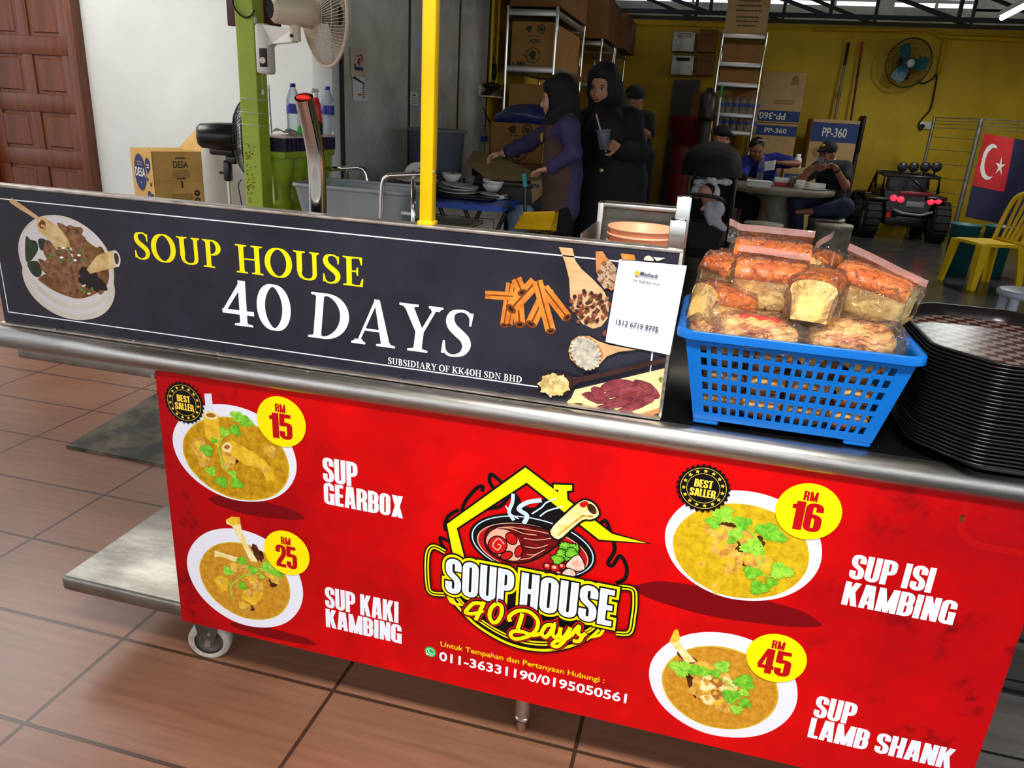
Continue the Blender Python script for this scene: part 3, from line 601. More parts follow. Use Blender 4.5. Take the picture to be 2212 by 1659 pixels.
dish('dish_picture', 'yellow soup bowl picture heaped with celery leaves', (.140, .633), .137, .112, (.138, .622), .116, .094, PS2, c7,
     [], [((470, 505), .026, .016, PM), ((490, 590), .026, .018, PM), ((545, 680), .025, .014, PM), ((620, 545), .022, .014, PM), ((640, 660), .022, .014, PM), ((720, 680), .012, .02, PBY), ((360, 690), .01, .006, PBY), ((440, 820), .014, .008, PBY)],
     [((490, 400), .02, 1.2), ((430, 447), .016, 2.9), ((595, 450), .018, .5), ((560, 510), .015, 3.4), ((735, 495), .022, .9), ((800, 530), .016, -.4), ((650, 590), .022, -.7), ((535, 550), .009, 2), ((650, 735), .017, 2.4), ((815, 725), .022, 0), ((690, 820), .019, -2), ((760, 790), .012, .3)], [[(480, 420), (640, 500), (720, 620), (680, 725), (750, 760)]],
     None, ((.125, .505), .17, .03), [((500, 462), .022, .005, .1), ((560, 590), .02, .011, -.5), ((640, 690), .018, .007, 0), ((690, 560), .01, .012, 0)])
dish('dish_picture', 'soup bowl picture with a large lamb shank', (.150, .322), .14, .122, (.146, .315), .107, .094, PS3, c8,
     [([(175, 228), (205, 160), (225, 158), (245, 250), (330, 345), (270, 350), (228, 290), (190, 245)], PB, 0), ([(176, 228), (205, 160), (225, 158), (236, 215), (205, 235)], PBY, 0)],
     [((390, 400), .035, .024, PM), ((420, 500), .042, .034, PM), ((400, 470), .018, .016, PB), ((510, 480), .018, .018, PB), ((470, 590), .024, .014, PM), ((400, 560), .014, .012, PB), ((450, 460), .012, .012, PMR), ((445, 530), .012, .01, PMR)],
     [((240, 380), .024, 2.9), ((330, 395), .017, -.4), ((380, 400), .014, .2), ((480, 370), .017, 1.1), ((440, 410), .012, 3), ((605, 460), .022, 1.3), ((600, 520), .012, -.4), ((530, 540), .02, 2.6), ((610, 580), .014, -.5), ((560, 615), .014, -1.5)], [[(330, 400), (450, 430), (540, 490), (580, 560)]],
     None, None, [((300, 460), .008, .045, .5), ((300, 345), .03, .01, -.6)])
for c, tt, lb in (((-1.012, .738), 0, 'best seller badge over the marrow bone soup'), ((.057, .737), 0, 'best seller badge over the yellow soup')):
    F = pf(); F.k = 90
    F.poly([(c[0]+(.0485 if i % 2 else .0435)*math.cos(PI*i/28), c[1]+(.0485 if i % 2 else .0435)*math.sin(PI*i/28)) for i in range(56)], PK); F.ring(c, .0395, .0403, PGL); F.ring(c, .0285, .0292, PGL)
    F.polys([star((c[0]+.0342*math.sin(2*PI*i/15), c[1]+.0342*math.cos(2*PI*i/15)), .0042) for i in range(15)], PGL)
    gx(F, ANTON, 'BEST', c[0]-.0165, c[1]+.0015, .0155, PGL, w=.032); gx(F, ANTON, 'SALLER', c[0]-.0225, c[1]-.0165, .0155, PGL, w=.0455); tag(F.done('seller_badge', PN), lb)
for c, nn, r in (((-.785, .731), '15', .0555), ((-.788, .421), '25', .055), ((.238, .7255), '16', .0545), ((.2365, .4125), '45', .054)):
    F = pf(); F.k = 95; F.ell(c, r, r, PY); gx(F, ANTON, 'RM', c[0]-.0125, c[1]+.0205, .0185, PR, w=.0235); gx(F, ANTON, nn, c[0]-(.027 if nn != '45' else .031), c[1]-.038, .056, PR, w=.052 if nn != '45' else .06, track=-.03); tag(F.done('price_badge', PN), 'yellow price badge reading RM '+nn)
for L_ in ([('SUP', -.696, .6115, .0555, .078), ('GEARBOX', -.695, .5595, .05, .177)], [('SUP KAKI', -.700, .3005, .054, .174), ('KAMBING', -.700, .2485, .0485, .181)], [('SUP ISI', .326, .6085, .0495, .135), ('KAMBING', .3245, .5535, .0485, .183)], [('SUP', .3225, .2975, .0505, .073), ('LAMB SHANK', .3215, .2475, .0475, .253)]):
    F = pf()
    for s_, x, z, h, w in L_: gx(F, ANTON, s_, x, z, h, PW, w=w, grow=.002)
    tag(F.done('dish_name', PN), 'white lettering reading '+' '.join(q[0] for q in L_))
F = pf(); tx(F, 'Untuk Tempahan dan Pertanyaan Hubungi :', -.430, .2655, .0128, PY, w=.354, off=.006); build('contact_note', F.mb, PN)
F = pf(); tx(F, '011-36331190/0195050561', -.432, .2285, .0225, PW, w=.405, off=.022); build('phone_number', F.mb, PN)
F = pf(); c = (-.4525, .2445); WG = pm('print_green', (30, 180, 70)); F.ell(c, .0132, .0132, WG); F.poly([(c[0]-.0095, c[1]-.0095), (c[0]-.0085, c[1]-.003), (c[0]-.003, c[1]-.008)], PW); F.ring(c, .0082, .0096, PW)
F.line([tuple(np.array(c)+q) for q in crv([(-.004, .0045), (-.0042, .001), (-.001, -.0035), (.004, -.0045)])], .0022, PW); F.line([(c[0]-.0045, c[1]+.0045), (c[0]-.0025, c[1]+.003)], .0034, PW); F.line([(c[0]+.0045, c[1]-.0045), (c[0]+.0025, c[1]-.003)], .0034, PW); build('phone_icon', F.mb, PN)
F = pf(); OLD = pm('print_old_red', (176, 4, 8)); F.line(rnd([(.478, .80), (.470, .715, .05), (.60, .712)], False, 12), .0135, OLD); F.line([(.475, .765), (.474, .752)], .006, PMD); tag(F.done('repair_patch', PN), 'darker red tape mark on the panel')
# logo
F = pf(); LK = PK; ST = pm('print_steam', (200, 222, 240)); RS = pm('print_soup_red', (206, 26, 30), c2=(158, 12, 16), vs=90); MT = pm('print_shank', (132, 12, 14), c2=(44, 4, 6), vs=50, st=(1, 1, 2)); PK2 = pm('print_pink', (240, 176, 150)); RB = pm('print_bright_red', (196, 20, 20)); GR = pm('print_garlic', (244, 226, 206), c2=(214, 150, 130), vs=60)
def fl(L_, w=.0078): F.line([tuple(q) for q in crv(mp_(c6, L_))], w, LK)
for L_ in ([(585, 180), (520, 128), (508, 170), (535, 220)], [(460, 235), (465, 203), (430, 212), (365, 285), (338, 350), (352, 390)], [(318, 345), (255, 385), (232, 440), (240, 480)], [(262, 545), (205, 520), (212, 560), (245, 600)], [(1185, 440), (1225, 415), (1255, 480)], [(1275, 545), (1280, 600), (1240, 675), (1268, 690), (1315, 632), (1355, 700), (1345, 770), (1290, 800)], [(640, 245), (600, 300), (560, 330), (490, 340)]): fl(L_)
house = [(286, 640), (245, 435), (730, 85), (1265, 495), (1480, 552), (1185, 530), (737, 178), (305, 460), (352, 640)]; chim = [(905, 190), (1018, 195), (1018, 226), (985, 230), (990, 290), (930, 245), (935, 222), (905, 220)]
F.line(mp_(c6, house), .0085, LK, True); F.line(mp_(c6, chim), .0085, LK, True); F.poly(mp_(c6, house), PY); F.poly(mp_(c6, chim), PY)
F.poly(sm(c6, [(640, 290), (660, 240), (690, 265), (720, 320), (790, 330), (840, 280), (900, 320), (985, 380), (960, 420), (800, 410), (640, 370)]), LK)
def ce(cx, cy, rx, ry, rot=.235, n=56): return [c6(cx+rx*math.cos(t)*math.cos(rot)-ry*math.sin(t)*math.sin(rot), cy+rx*math.cos(t)*math.sin(rot)+ry*math.sin(t)*math.cos(rot)) for t in [2*PI*i/n for i in range(n)]]
F.poly(ce(775, 575, 402, 190), LK); F.poly(ce(775, 575, 386, 176), ST); F.poly(ce(775, 575, 378, 169), LK); F.poly(ce(775, 592, 352, 148), PK2); F.poly(ce(775, 592, 345, 142), RS)
for i in range(30):
    a = i*2.4; F.poly(ce(775+300*math.cos(a)*(.8+.15*math.sin(i*3)), 600+120*math.sin(a)*(.8+.15*math.cos(i*5))+40*math.cos(a), 6+i % 4*2, 4), PK2 if i % 2 else RB)
for L_, w in (([(660, 410), (630, 360), (650, 300), (655, 245)], .007), ([(720, 430), (740, 380), (690, 340), (740, 300), (830, 285)], .009), ([(770, 370), (830, 330), (860, 300), (920, 275)], .003), ([(820, 385), (870, 350), (960, 325)], .003), ([(690, 400), (640, 370), (610, 320)], .003)): F.line([tuple(q) for q in crv(mp_(c6, L_))], w, ST)
sh = sm(c6, [(485, 545), (500, 475), (560, 445), (700, 440), (830, 462), (900, 480), (945, 520), (890, 585), (790, 645), (690, 668), (600, 652), (520, 610)]); F.line(sh, .007, LK, True); F.poly(sh, MT)
for L_ in ([(560, 455), (640, 460), (720, 490), (800, 500)], [(640, 450), (740, 465), (850, 485), (900, 500)], [(720, 520), (800, 530), (890, 520)], [(730, 570), (800, 580), (870, 560)], [(740, 620), (790, 620), (850, 590)], [(520, 480), (570, 455), (650, 450)], [(700, 650), (760, 640), (810, 610)]): F.line([tuple(q) for q in crv(mp_(c6, L_))], .0016, PK2)
bn = sm(c6, [(885, 472), (980, 370), (1060, 300), (1105, 285), (1160, 312), (1185, 372), (1140, 402), (1085, 405), (1010, 465), (935, 525)], 3); F.line(bn, .008, LK, True); F.poly(bn, PB)
F.poly(ce(1142, 338, 38, 22, .9), PMD); F.poly(sm(c6, [(1065, 305), (1105, 288), (1120, 310), (1085, 330)]), RB); F.line(mp_(c6, [(930, 500), (1085, 380), (1150, 385)]), .004, PM)
F.poly(sm(c6, [(490, 540), (530, 470), (620, 470), (690, 530), (700, 640), (640, 655), (560, 620)]), PK2)
for e_ in ((560, 560, 62, 58, .3), (645, 520, 45, 34, .9), (615, 625, 42, 28, -.4), (690, 600, 26, 40, .3)): F.poly(ce(*e_), LK); F.poly(ce(e_[0], e_[1], e_[2]-7, e_[3]-7, e_[4]), RB)
F.line([tuple(q) for q in crv(mp_(c6, [(600, 555), (565, 520), (530, 560), (560, 590), (580, 565), (560, 555)]))], .0025, PK2)
for p, r, q in (((1000, 585), .02, .5), ((960, 625), .016, 1.8), ((1020, 610), .014, -.4), ((930, 650), .013, 2.6)): leaf(F, c6(*p), r*1.2, q, LK, 1); leaf(F, c6(*p), r, q, PG, 1)
for x, y, r in ((870, 690, 30), (915, 700, 34), (960, 690, 26), (940, 735, 26), (900, 735, 22), (985, 725, 24)): F.poly(ce(x, y, r, r*.8), LK); F.poly(ce(x, y, r-6, r*.8-6), RB); F.poly(ce(x-5, y-5, r*.4, r*.3), PK2)
for g_ in ([(985, 690), (1010, 650), (1055, 620), (1085, 655), (1095, 705), (1045, 715)], [(960, 735), (990, 705), (1030, 715), (1040, 745), (1000, 750)]): F.line(sm(c6, g_), .004, LK, True); F.poly(sm(c6, g_), GR)
for L_ in ([(238, 600), (165, 568), (128, 620), (128, 780), (150, 850), (235, 862)], [(1310, 815), (1395, 830), (1408, 900), (1400, 990), (1375, 1095), (1290, 1100)]):
    P_ = [tuple(q) for q in crv(mp_(c6, L_))]; F.line(P_, .0165, LK); F.line(P_, .0095, PY); F.line(P_, .003, LK)
bowl = mp_(c6, [(1215, 1068), (1200, 1095)])+[tuple(q) for q in crv(mp_(c6, [(1200, 1095), (1130, 1145), (1000, 1200), (830, 1222), (640, 1185), (450, 1082), (310, 955), (248, 868)]))]+[c6(260, 840), c6(700, 820), c6(1100, 950)]
F.poly(bowl, LK)
for k_, w in ((12, .006), (45, .0035), (62, .0035)):
    F.line([tuple(q) for q in crv([c6(x-k_*.2*(x-730)/400, y-k_) for x, y in [(1190, 1090), (1130, 1140), (1000, 1195), (830, 1217), (640, 1180), (450, 1077), (320, 955), (262, 868)]])], w, PY)
F.line([tuple(q) for q in crv(mp_(c6, [(1220, 1060), (1190, 1110), (1120, 1125)]))], .006, PY); F.line([tuple(q) for q in crv(mp_(c6, [(255, 860), (280, 910), (345, 925)]))], .006, PY)
LW = [('SOUP', -.421, .410, .083, .146), ('HOUSE', -.262, .411, .083, .186)]
for g_, m_ in ((.30, LK), (.215, PY), (.085, LK), (0, PW)):
    for s_, x, z, h, w in LW: F.polys(glyphs(ANTON, s_, x, z, h, sx=w/h/(1.96 if s_ == 'SOUP' else 2.35), grow=g_*.5), m_)
for s_, x, z, h, w in LW:   # slab feet and engraved lines of the western lettering
    F.polys([[(p[0], p[1]) for p in q] for q in glyphs({**ANTON, **{k: (ANTON[k][0], [('s', [(q[0], q[1], *q[2:]) for q in t[1]], .02, .02, len(t) > 4 and t[4]) for t in ANTON[k][1] if t[0] == 's']) for k in 'SOUPHE'}}, s_, x, z, h, sx=w/h/(1.96 if s_ == 'SOUP' else 2.35))], ST)
scr = [[(470, 905), (420, 905), (372, 955), (400, 968), (450, 962), (478, 945)], [(485, 895), (455, 960), (432, 1008)], [(560, 905), (528, 935), (518, 985), (540, 1022), (570, 1010), (592, 965), (590, 920), (562, 905)],
       [(720, 965), (708, 1010), (690, 1062)], [(645, 1015), (640, 985), (690, 950), (760, 955), (812, 1005), (805, 1065), (755, 1105), (680, 1122), (648, 1100), (665, 1075), (720, 1078), (780, 1098), (830, 1090)], [(905, 1035), (865, 1040), (838, 1085), (862, 1110), (895, 1075), (915, 1035), (905, 1090), (925, 1112), (950, 1085)], [(955, 1050), (950, 1100), (975, 1110), (1010, 1060)], [(1015, 1050), (985, 1120), (940, 1165), (905, 1160), (925, 1135), (985, 1120), (1020, 1095)], [(1020, 1100), (1050, 1060), (1068, 1045), (1062, 1085), (1085, 1105), (1065, 1135), (1030, 1130)], [(1085, 1105), (1110, 1085)]]
for w, m_ in ((.022, LK), (.0185, RB), (.0125, LK), (.0085, PY)):
    for L_ in scr: F.line([tuple(q) for q in crv(mp_(c6, L_))], w, m_)
tag(F.done('shop_logo', PN), 'round emblem with a shank in a bowl under a yellow roof')
# ---------------------------------------------------------------- black sign board on the counter
SIGN = mat('slate_print', (46, 46, 60), .16, c2=(24, 24, 34), vs=5, lo=.3, hi=.7, det=9, spec=.4)
SF = mat('scuffed_steel_trim', (206, 198, 188), .35, m=.8, c2=(150, 138, 126), vs=25, st=(1, 6, 6))
b = MB(); b.box((-.7545, 1.302, .9985), (1.439, .024, .297), SIGN, .001, smooth=False); SB = tag(build('sign_board', b, KC), 'black printed sign board')
b = MB(); b.box((-.7545, 1.3025, 1.149), (1.443, .03, .006), SF, .001); b.box((-.0355, 1.3015, .999), (.006, .028, .299), SF, .001); b.box((-.7545, 1.285, .8525), (1.44, .014, .004), SF)
for i in range(7): b.cyl((-1.33+i*.2, 1.28, .8545), (-1.33+i*.2, 1.28, .858), .0045, STEEL, n=8)
build('board_frame', b, SB)
def sf_(): return Flat((0, 1.2898, 0), (1, 0, 0), (0, 0, 1), (0, -1, 0))
def gm(name, c, **k): return mat(name, c, .18, spec=.35, **k)
GW = gm('gloss_white', (246, 248, 252)); GY = gm('gloss_yellow', (255, 238, 0)); GK = gm('gloss_dark', (34, 26, 26)); GCR = gm('gloss_cream', (222, 214, 202), c2=(198, 188, 176), vs=14); GBR = gm('gloss_broth', (134, 92, 44), c2=(92, 58, 26), vs=40); GBN = gm('gloss_bone', (228, 204, 150), c2=(190, 150, 84), vs=40); GMT = gm('gloss_meat', (158, 110, 74), c2=(84, 50, 30), vs=70)
GLF = gm('gloss_leaf', (52, 66, 46), c2=(30, 42, 30), vs=40); GHB = gm('gloss_herb', (120, 160, 70), c2=(56, 90, 40), vs=90); GSP = gm('gloss_spoon', (222, 186, 140), c2=(200, 156, 108), vs=14, st=(1, 1, 5)); GSO = gm('gloss_spoon_orange', (206, 140, 84), c2=(170, 104, 58), vs=20); GCI = gm('gloss_cinnamon', (232, 150, 62), c2=(192, 104, 34), vs=30); GCD = gm('gloss_cinnamon_dark', (120, 58, 18))
GCL = gm('gloss_clove', (150, 76, 54), c2=(92, 38, 30), vs=90); GPP = gm('gloss_peppercorn', (200, 178, 150), c2=(150, 118, 92), vs=60); GWP = gm('gloss_white_pepper', (214, 208, 190), c2=(160, 152, 134), vs=80); GCM = gm('gloss_cardamom', (226, 208, 140), c2=(176, 150, 84), vs=80); GDS = gm('gloss_dark_wood', (74, 44, 42), c2=(48, 28, 28), vs=20); GBD = gm('gloss_board', (246, 220, 164), c2=(232, 196, 136), vs=8, st=(1, 1, 6)); GJK = gm('gloss_dried_beef', (158, 72, 78), c2=(104, 40, 48), vs=50)
GFL = gm('gloss_pale', (214, 206, 206))
s1 = cm(0, 390, 560/2212, 1.2895); s3 = cm(1000, 500, 500/1975, 1.2895)
F = sf_(); z0, z1 = .8765, 1.1225
F.line([(-1.459, z1), (-.046, z1)], .0022, GW); F.line([(-1.459, z0), (-.262, z0)], .0022, GW); F.line([(-1.459, z0-.001), (-1.459, z1+.001)], .0022, GW); F.line([s3(1618, 1020), s3(1598, 1195)], .0026, GW); tag(F.done('border_line', SB), 'thin white printed border')
F = sf_(); gx(F, SERIF, 'SOUP', -1.113, 1.029, .055, GY, w=.204); tag(F.done('lettering', SB), 'yellow serif lettering, first word'); F = sf_(); gx(F, SERIF, 'HOUSE', -.881, 1.0255, .0555, GY, w=.273); tag(F.done('lettering', SB), 'yellow serif lettering, second word')
F = sf_(); gx(F, SERIF, '40', -.921, .9165, .093, GW, w=.155); tag(F.done('lettering', SB), 'large white serif numerals'); F = sf_(); gx(F, SERIF, 'DAYS', -.731, .913, .0915, GW, w=.335, slant=.09); tag(F.done('lettering', SB), 'large white serif word')
F = sf_(); gx(F, SERIF, 'SUBSIDIARY OF KK40H SDN BHD', -.5605, .8805, .0128, GW, w=.268, grow=.004); tag(F.done('lettering', SB), 'small white lettering line')
F = sf_(); c = s1
F.ell((-1.287, .963), .116, .083, GCR, 0, .003, 64); F.ell((-1.2875, .962), .102, .07, GFL, 0, .003, 64)
F.ell((-1.286, 1.002), .1185, .0985, GCR, -.1, .003, 72); F.ell((-1.285, 1.006), .111, .0905, GFL, -.1, .003, 72)
F.poly(sm(c, [(330, 830), (480, 760), (700, 700), (850, 560), (915, 690), (930, 830), (890, 920), (760, 990), (640, 1005), (480, 950), (370, 880)]), GBR); F.poly(sm(c, [(560, 420), (640, 420), (760, 530), (850, 600), (760, 640), (640, 600)]), GBR)
for L_ in ([(220, 480), (260, 505), (310, 520), (325, 580), (300, 640), (240, 700), (215, 650)], [(325, 505), (380, 500), (415, 550), (400, 590), (345, 590)], [(235, 700), (320, 690), (355, 760), (345, 815), (300, 820), (255, 770)]): F.poly(sm(c, L_), GLF)
for i, (u, v, a, q) in enumerate(((600, 470, .032, .022), (660, 520, .022, .026), (500, 700, .042, .034), (600, 780, .035, .034), (560, 880, .02, .026), (640, 880, .016, .026), (720, 700, .036, .02), (760, 660, .03, .016), (440, 760, .02, .03), (780, 800, .04, .026))): F.ell(c(u, v), a, q, GMT if i < 9 else GMT, i*.9, .16, seed=i)
F.ell(c(780, 850), .034, .022, GK, -.4, .12, seed=4)
for L_ in ([(98, 160), (120, 160), (345, 320), (400, 380), (375, 400), (330, 345), (95, 195)],): F.poly(sm(c, L_, 3), GSP)
F.poly(mp_(c, [(318, 350), (375, 310), (555, 440), (600, 520), (590, 580), (480, 590), (440, 520), (330, 440)]), GBN); F.poly(sm(c, [(316, 355), (350, 312), (395, 335), (405, 400), (370, 440), (325, 405)]), GBN); F.poly(sm(c, [(332, 365), (360, 335), (388, 360), (385, 400), (345, 405)]), GCD); F.line([c(350, 385), c(385, 390)], .005, GSP)
F.poly(mp_(c, [(820, 650), (850, 630), (960, 595), (1020, 640), (1025, 720), (990, 740), (770, 795), (740, 760)]), GBN); F.poly(sm(c, [(965, 600), (1000, 605), (1028, 660), (1022, 725), (990, 735), (970, 670)]), GFL); F.poly(sm(c, [(975, 625), (1000, 625), (1015, 665), (1008, 710), (985, 700)]), GDS)
F.poly(sm(c, [(490, 375), (515, 362), (600, 410), (690, 450), (720, 520), (690, 580), (620, 560), (560, 470)]), GMT)
for i in range(26):
    a = i*2.39; r = 40+8*(i % 9); F.poly([tuple(q) for q in crv([c(580+1.5*r*math.cos(a)+dx, 640+.8*r*math.sin(a)+dy) for dx, dy in ((-16, 0), (0, -10), (18, 2), (0, 11))], True, 3)], GHB if i % 3 else (GW if i % 2 else GCL))
for i in range(16):
    a = i*2.39; r = 12+6*(i % 8); F.poly([tuple(q) for q in crv([c(745+1.2*r*math.cos(a)+dx, 940+.9*r*math.sin(a)+dy) for dx, dy in ((-12, 0), (0, -9), (14, 2), (0, 9))], True, 3)], (GHB, GHB, GCL, GCR)[i % 4])
tag(F.done('soup_picture', SB), 'printed white bowl of bone soup on a saucer')
c = s3
def sten(L_, m): F.poly(sm(c, L_, 4), m)
F = sf_()
def cinn(a, b_, w):
    p = np.array(c(*a)); q = np.array(c(*b_)); d = (q-p)/np.hypot(*(q-p)); nn = np.array([-d[1], d[0]])
    F.poly([tuple(p+nn*w), tuple(q+nn*w), tuple(q-nn*w), tuple(p-nn*w)], GCI); F.line([tuple(p), tuple(q)], w*.3, GCD); F.ell(tuple(q), w*.95, w*.6, GCD, math.atan2(nn[1], nn[0])); F.ell(tuple(q), w*.5, w*.28, GK, math.atan2(nn[1], nn[0]))
for a, b_, w in (((405, 440), (350, 800), .0075), ((440, 460), (395, 800), .006), ((470, 620), (485, 795), .0105), ((190, 540), (540, 560), .0075), ((620, 430), (410, 660), .0115), ((455, 400), (505, 520), .0095), ((730, 480), (580, 790), .0105), ((690, 480), (890, 735), .0095), ((635, 420), (750, 850), .0095)): cinn(a, b_, w)
tag(F.done('cinnamon_picture', SB), 'printed pile of cinnamon sticks')
F = sf_(); F.poly(mp_(c, [(818, 132), (935, 145), (960, 250)]+[tuple(q) for q in ((1010, 320), (1100, 400), (1200, 500), (1250, 620), (1235, 740), (1180, 810), (1110, 830), (1020, 790), (950, 690), (915, 560), (905, 400), (870, 260))]), GSP)
for i in range(70):
    a = i*2.39; r = 17*math.sqrt(i); x, y = 1085+r*1.15*math.cos(a), 640+r*.9*math.sin(a); q = i*1.7
    F.line([c(x, y), c(x+26*math.cos(q), y+26*math.sin(q))], .0032, GCL); F.ell(c(x+28*math.cos(q), y+28*math.sin(q)), .0034, .0034, (GCL, GMT, GDS)[i % 3])
F.poly(mp_(c, [(1135, 168), (1195, 165), (1230, 220), (1300, 290), (1305, 480), (1270, 500), (1190, 450), (1140, 340)]), GSO)
for i in range(60):
    a = i*2.39; r = 10.5*math.sqrt(i); F.ell(c(1228+r*.85*math.cos(a)+r*.1, 365+r*1.3*math.sin(a)), .0042, .0042, GPP if i % 3 else GMT, 0, .05)
F.poly(mp_(c, [(1350, 183), (1465, 195), (1475, 240), (1360, 235)]), GCI); sten([(1550, 240), (1560, 210), (1600, 205), (1630, 245)], GCR); F.poly(mp_(c, [(1625, 215), (1730, 222), (1660, 250)]), GCR); sten([(1195, 850), (1222, 835), (1222, 885), (1200, 880)], GCL)
F.poly(mp_(c, [(905, 1010), (930, 930), (990, 885), (1080, 885), (1160, 930), (1250, 960), (1480, 1003), (1330, 1020), (1230, 1060), (1150, 1150), (1070, 1180), (990, 1150), (920, 1080)]), GSP)
sten([(915, 1010), (950, 920), (1030, 885), (1110, 910), (1190, 1010), (1190, 1080), (1100, 1165), (1040, 1170), (950, 1110)], GSO)
for i in range(170):
    a = i*2.39; r = 9.6*math.sqrt(i); F.ell(c(1055+r*.98*math.cos(a)+.25*r*math.sin(a), 1028+r*1.08*math.sin(a)), .0029, .0029, GWP, 0, .05, 10)
sten([(665, 1270), (690, 1215), (770, 1190), (880, 1210), (960, 1240), (930, 1320), (880, 1380), (780, 1385), (690, 1345)], GDS); F.poly(mp_(c, [(880, 1215), (970, 1232), (1200, 1190), (1500, 1115), (1725, 1065), (1728, 1100), (1500, 1158), (1200, 1225), (1000, 1275), (930, 1320)]), GDS)
for i in range(80):
    a = i*2.39; r = 13*math.sqrt(i); q = i*2.1; x, y = 788+r*math.cos(a), 1292+r*.7*math.sin(a); F.ell(c(x, y), .0068, .0034, GCM if i % 4 else GBD, q, .08, 12)
tag(F.done('spice_picture', SB), 'printed wooden spoons of cloves, pepper and cardamom')
F = sf_(); F.poly(mp_(c, [(955, 1350), (1720, 1168), (1690, 1500), (1500, 1560), (875, 1465), (925, 1420)]), GBD); sten([(935, 1478), (960, 1464), (1015, 1468), (1022, 1488), (990, 1492)], GK); F.poly(mp_(c, [(1500, 1560), (1690, 1500), (1690, 1545), (1560, 1580)]), GSO)
for L_ in ([(1470, 1265), (1600, 1300), (1680, 1400), (1640, 1430), (1580, 1380), (1480, 1300)], [(1310, 1260), (1480, 1290), (1430, 1330), (1185, 1370), (1190, 1310)], [(1015, 1390), (1130, 1370), (1260, 1440), (1150, 1470)], [(1095, 1340), (1160, 1330), (1220, 1420), (1130, 1440)], [(1220, 1375), (1500, 1310), (1505, 1370), (1230, 1420)], [(1240, 1440), (1590, 1340), (1580, 1400), (1260, 1480)], [(1150, 1490), (1530, 1410), (1520, 1450), (1180, 1530)], [(1310, 1530), (1600, 1390), (1620, 1450), (1400, 1545)]):
    F.line(sm(c, L_, 2), .0015, GDS, True); F.poly(sm(c, L_, 2), GJK)
for i in range(6): F.line([c(1690, 1290), c(1668+i*8, 1235+abs(i-3)*6)], .0012, GHB)
tag(F.done('dried_beef_picture', SB), 'printed cutting board of dried beef strips')
# posts and sockets
POLEY = mat('yellow_gloss_paint', (255, 208, 0), .3, c2=(240, 186, 0), vs=6, coat=.2)
px_ = -.4895
b = MB(); b.box((px_, 1.3025, 2.08), (.0235, .0235, 1.86), POLEY, .002, rz=0); b.box((px_, 1.3025, 1.155), (.03, .028, .008), POLEY, .002)
PT = tag(build('yellow_post', b, KC), 'yellow square post')
b = MB(); b.cyl((px_+.0118, 1.296, 1.245), (px_+.0165, 1.296, 1.245), .003, CHROME, n=10); build('screw', b, PT)
b = MB(); b.box((-.047, 1.3025, 1.176), (.027, .026, .05), CHROME, .003); build('post_socket', b, KC)
b = MB(); b.box((-.0425, 1.3165, 1.195), (.024, .022, .086), CHROME, .003); build('post_socket', b, KC)
p0 = at(687, 470, 1.40); p1 = at(686, 395, 1.40); p2 = at(681, 330, 1.395); p3 = at(669, 268, 1.375); p4 = at(656, 210, 1.35)
pts = [V((p0.x, 1.40, .85)), V((p0.x, 1.40, 1.0)), p0, p1]+[V(q) for q in crv([p1, p2, p3, p4], n=5)][2:]
b = MB(); b.tube(pts, .0172, CHROME, 24, cap=False); PI_ = tag(build('bent_pipe', b, KC), 'bent polished steel pipe')
d_ = (pts[-1]-pts[-3]).normalized(); b = MB(); b.ell(pts[-1]-d_*.002, (.0146, .0146, .006), mat('red_rag', (214, 32, 10), .7), 14); tag(build('pipe_plug', b, PI_), 'red cloth stuffed in the pipe end')
# ---------------------------------------------------------------- payment notice taped to the board
PAP = mat('notice_paper', (226, 230, 240), .25, c2=(208, 214, 228), vs=9, bump=.25, bs=14, coat=.5)
q_ = [at(*p, 1.287) for p in ((1338, 560), (1484, 573), (1447, 766), (1308, 738))]
nt_ = thing('payment_notice', 'white payment notice in a clear sleeve taped on the right end of the board', 'notice', (q_[2]+q_[3])/2)
def bil(u, v): p = (q_[3]*(1-u)+q_[2]*u)*(1-v)+(q_[0]*(1-u)+q_[1]*u)*v; return V((p.x, 1.2855-.002*math.sin(u*5+v*3)**2-.0012*math.sin(v*11+u*4), p.z))
b = MB(); b.grid(bil, 16, 16, PAP); sh_ = build('sheet', b, nt_)
u_ = (q_[2]-q_[3]); v_ = (q_[0]-q_[3]); W__ = u_.length; H__ = v_.length
F = Flat(V((q_[3].x, 1.2815, q_[3].z)), u_.normalized(), v_.normalized(), (0, -1, 0)); NK = mat('notice_ink', (40, 42, 50), .4)
F0 = lambda: Flat(V((q_[3].x, 1.2815, q_[3].z)), u_.normalized(), v_.normalized(), (0, -1, 0)); F.ell((W__*.30, H__*.885), .0042, .0042, mat('notice_gold', (214, 178, 40), .4)); F.done('emblem', nt_); F = F0(); tx(F, 'Maybank', W__*.345, H__*.872, .0062, NK, w=.031, off=.02); F.done('heading', nt_); F = F0()
tx(F, 'Nur Shyifa Binti Anuar', W__*.255, H__*.79, .0036, NK, w=.0465, off=.01); F.done('name_line', nt_); F = F0(); tx(F, '1512 6719 9775', W__*.115, H__*.245, .0092, NK, w=.073, off=.008); F.done('number_line', nt_); pass
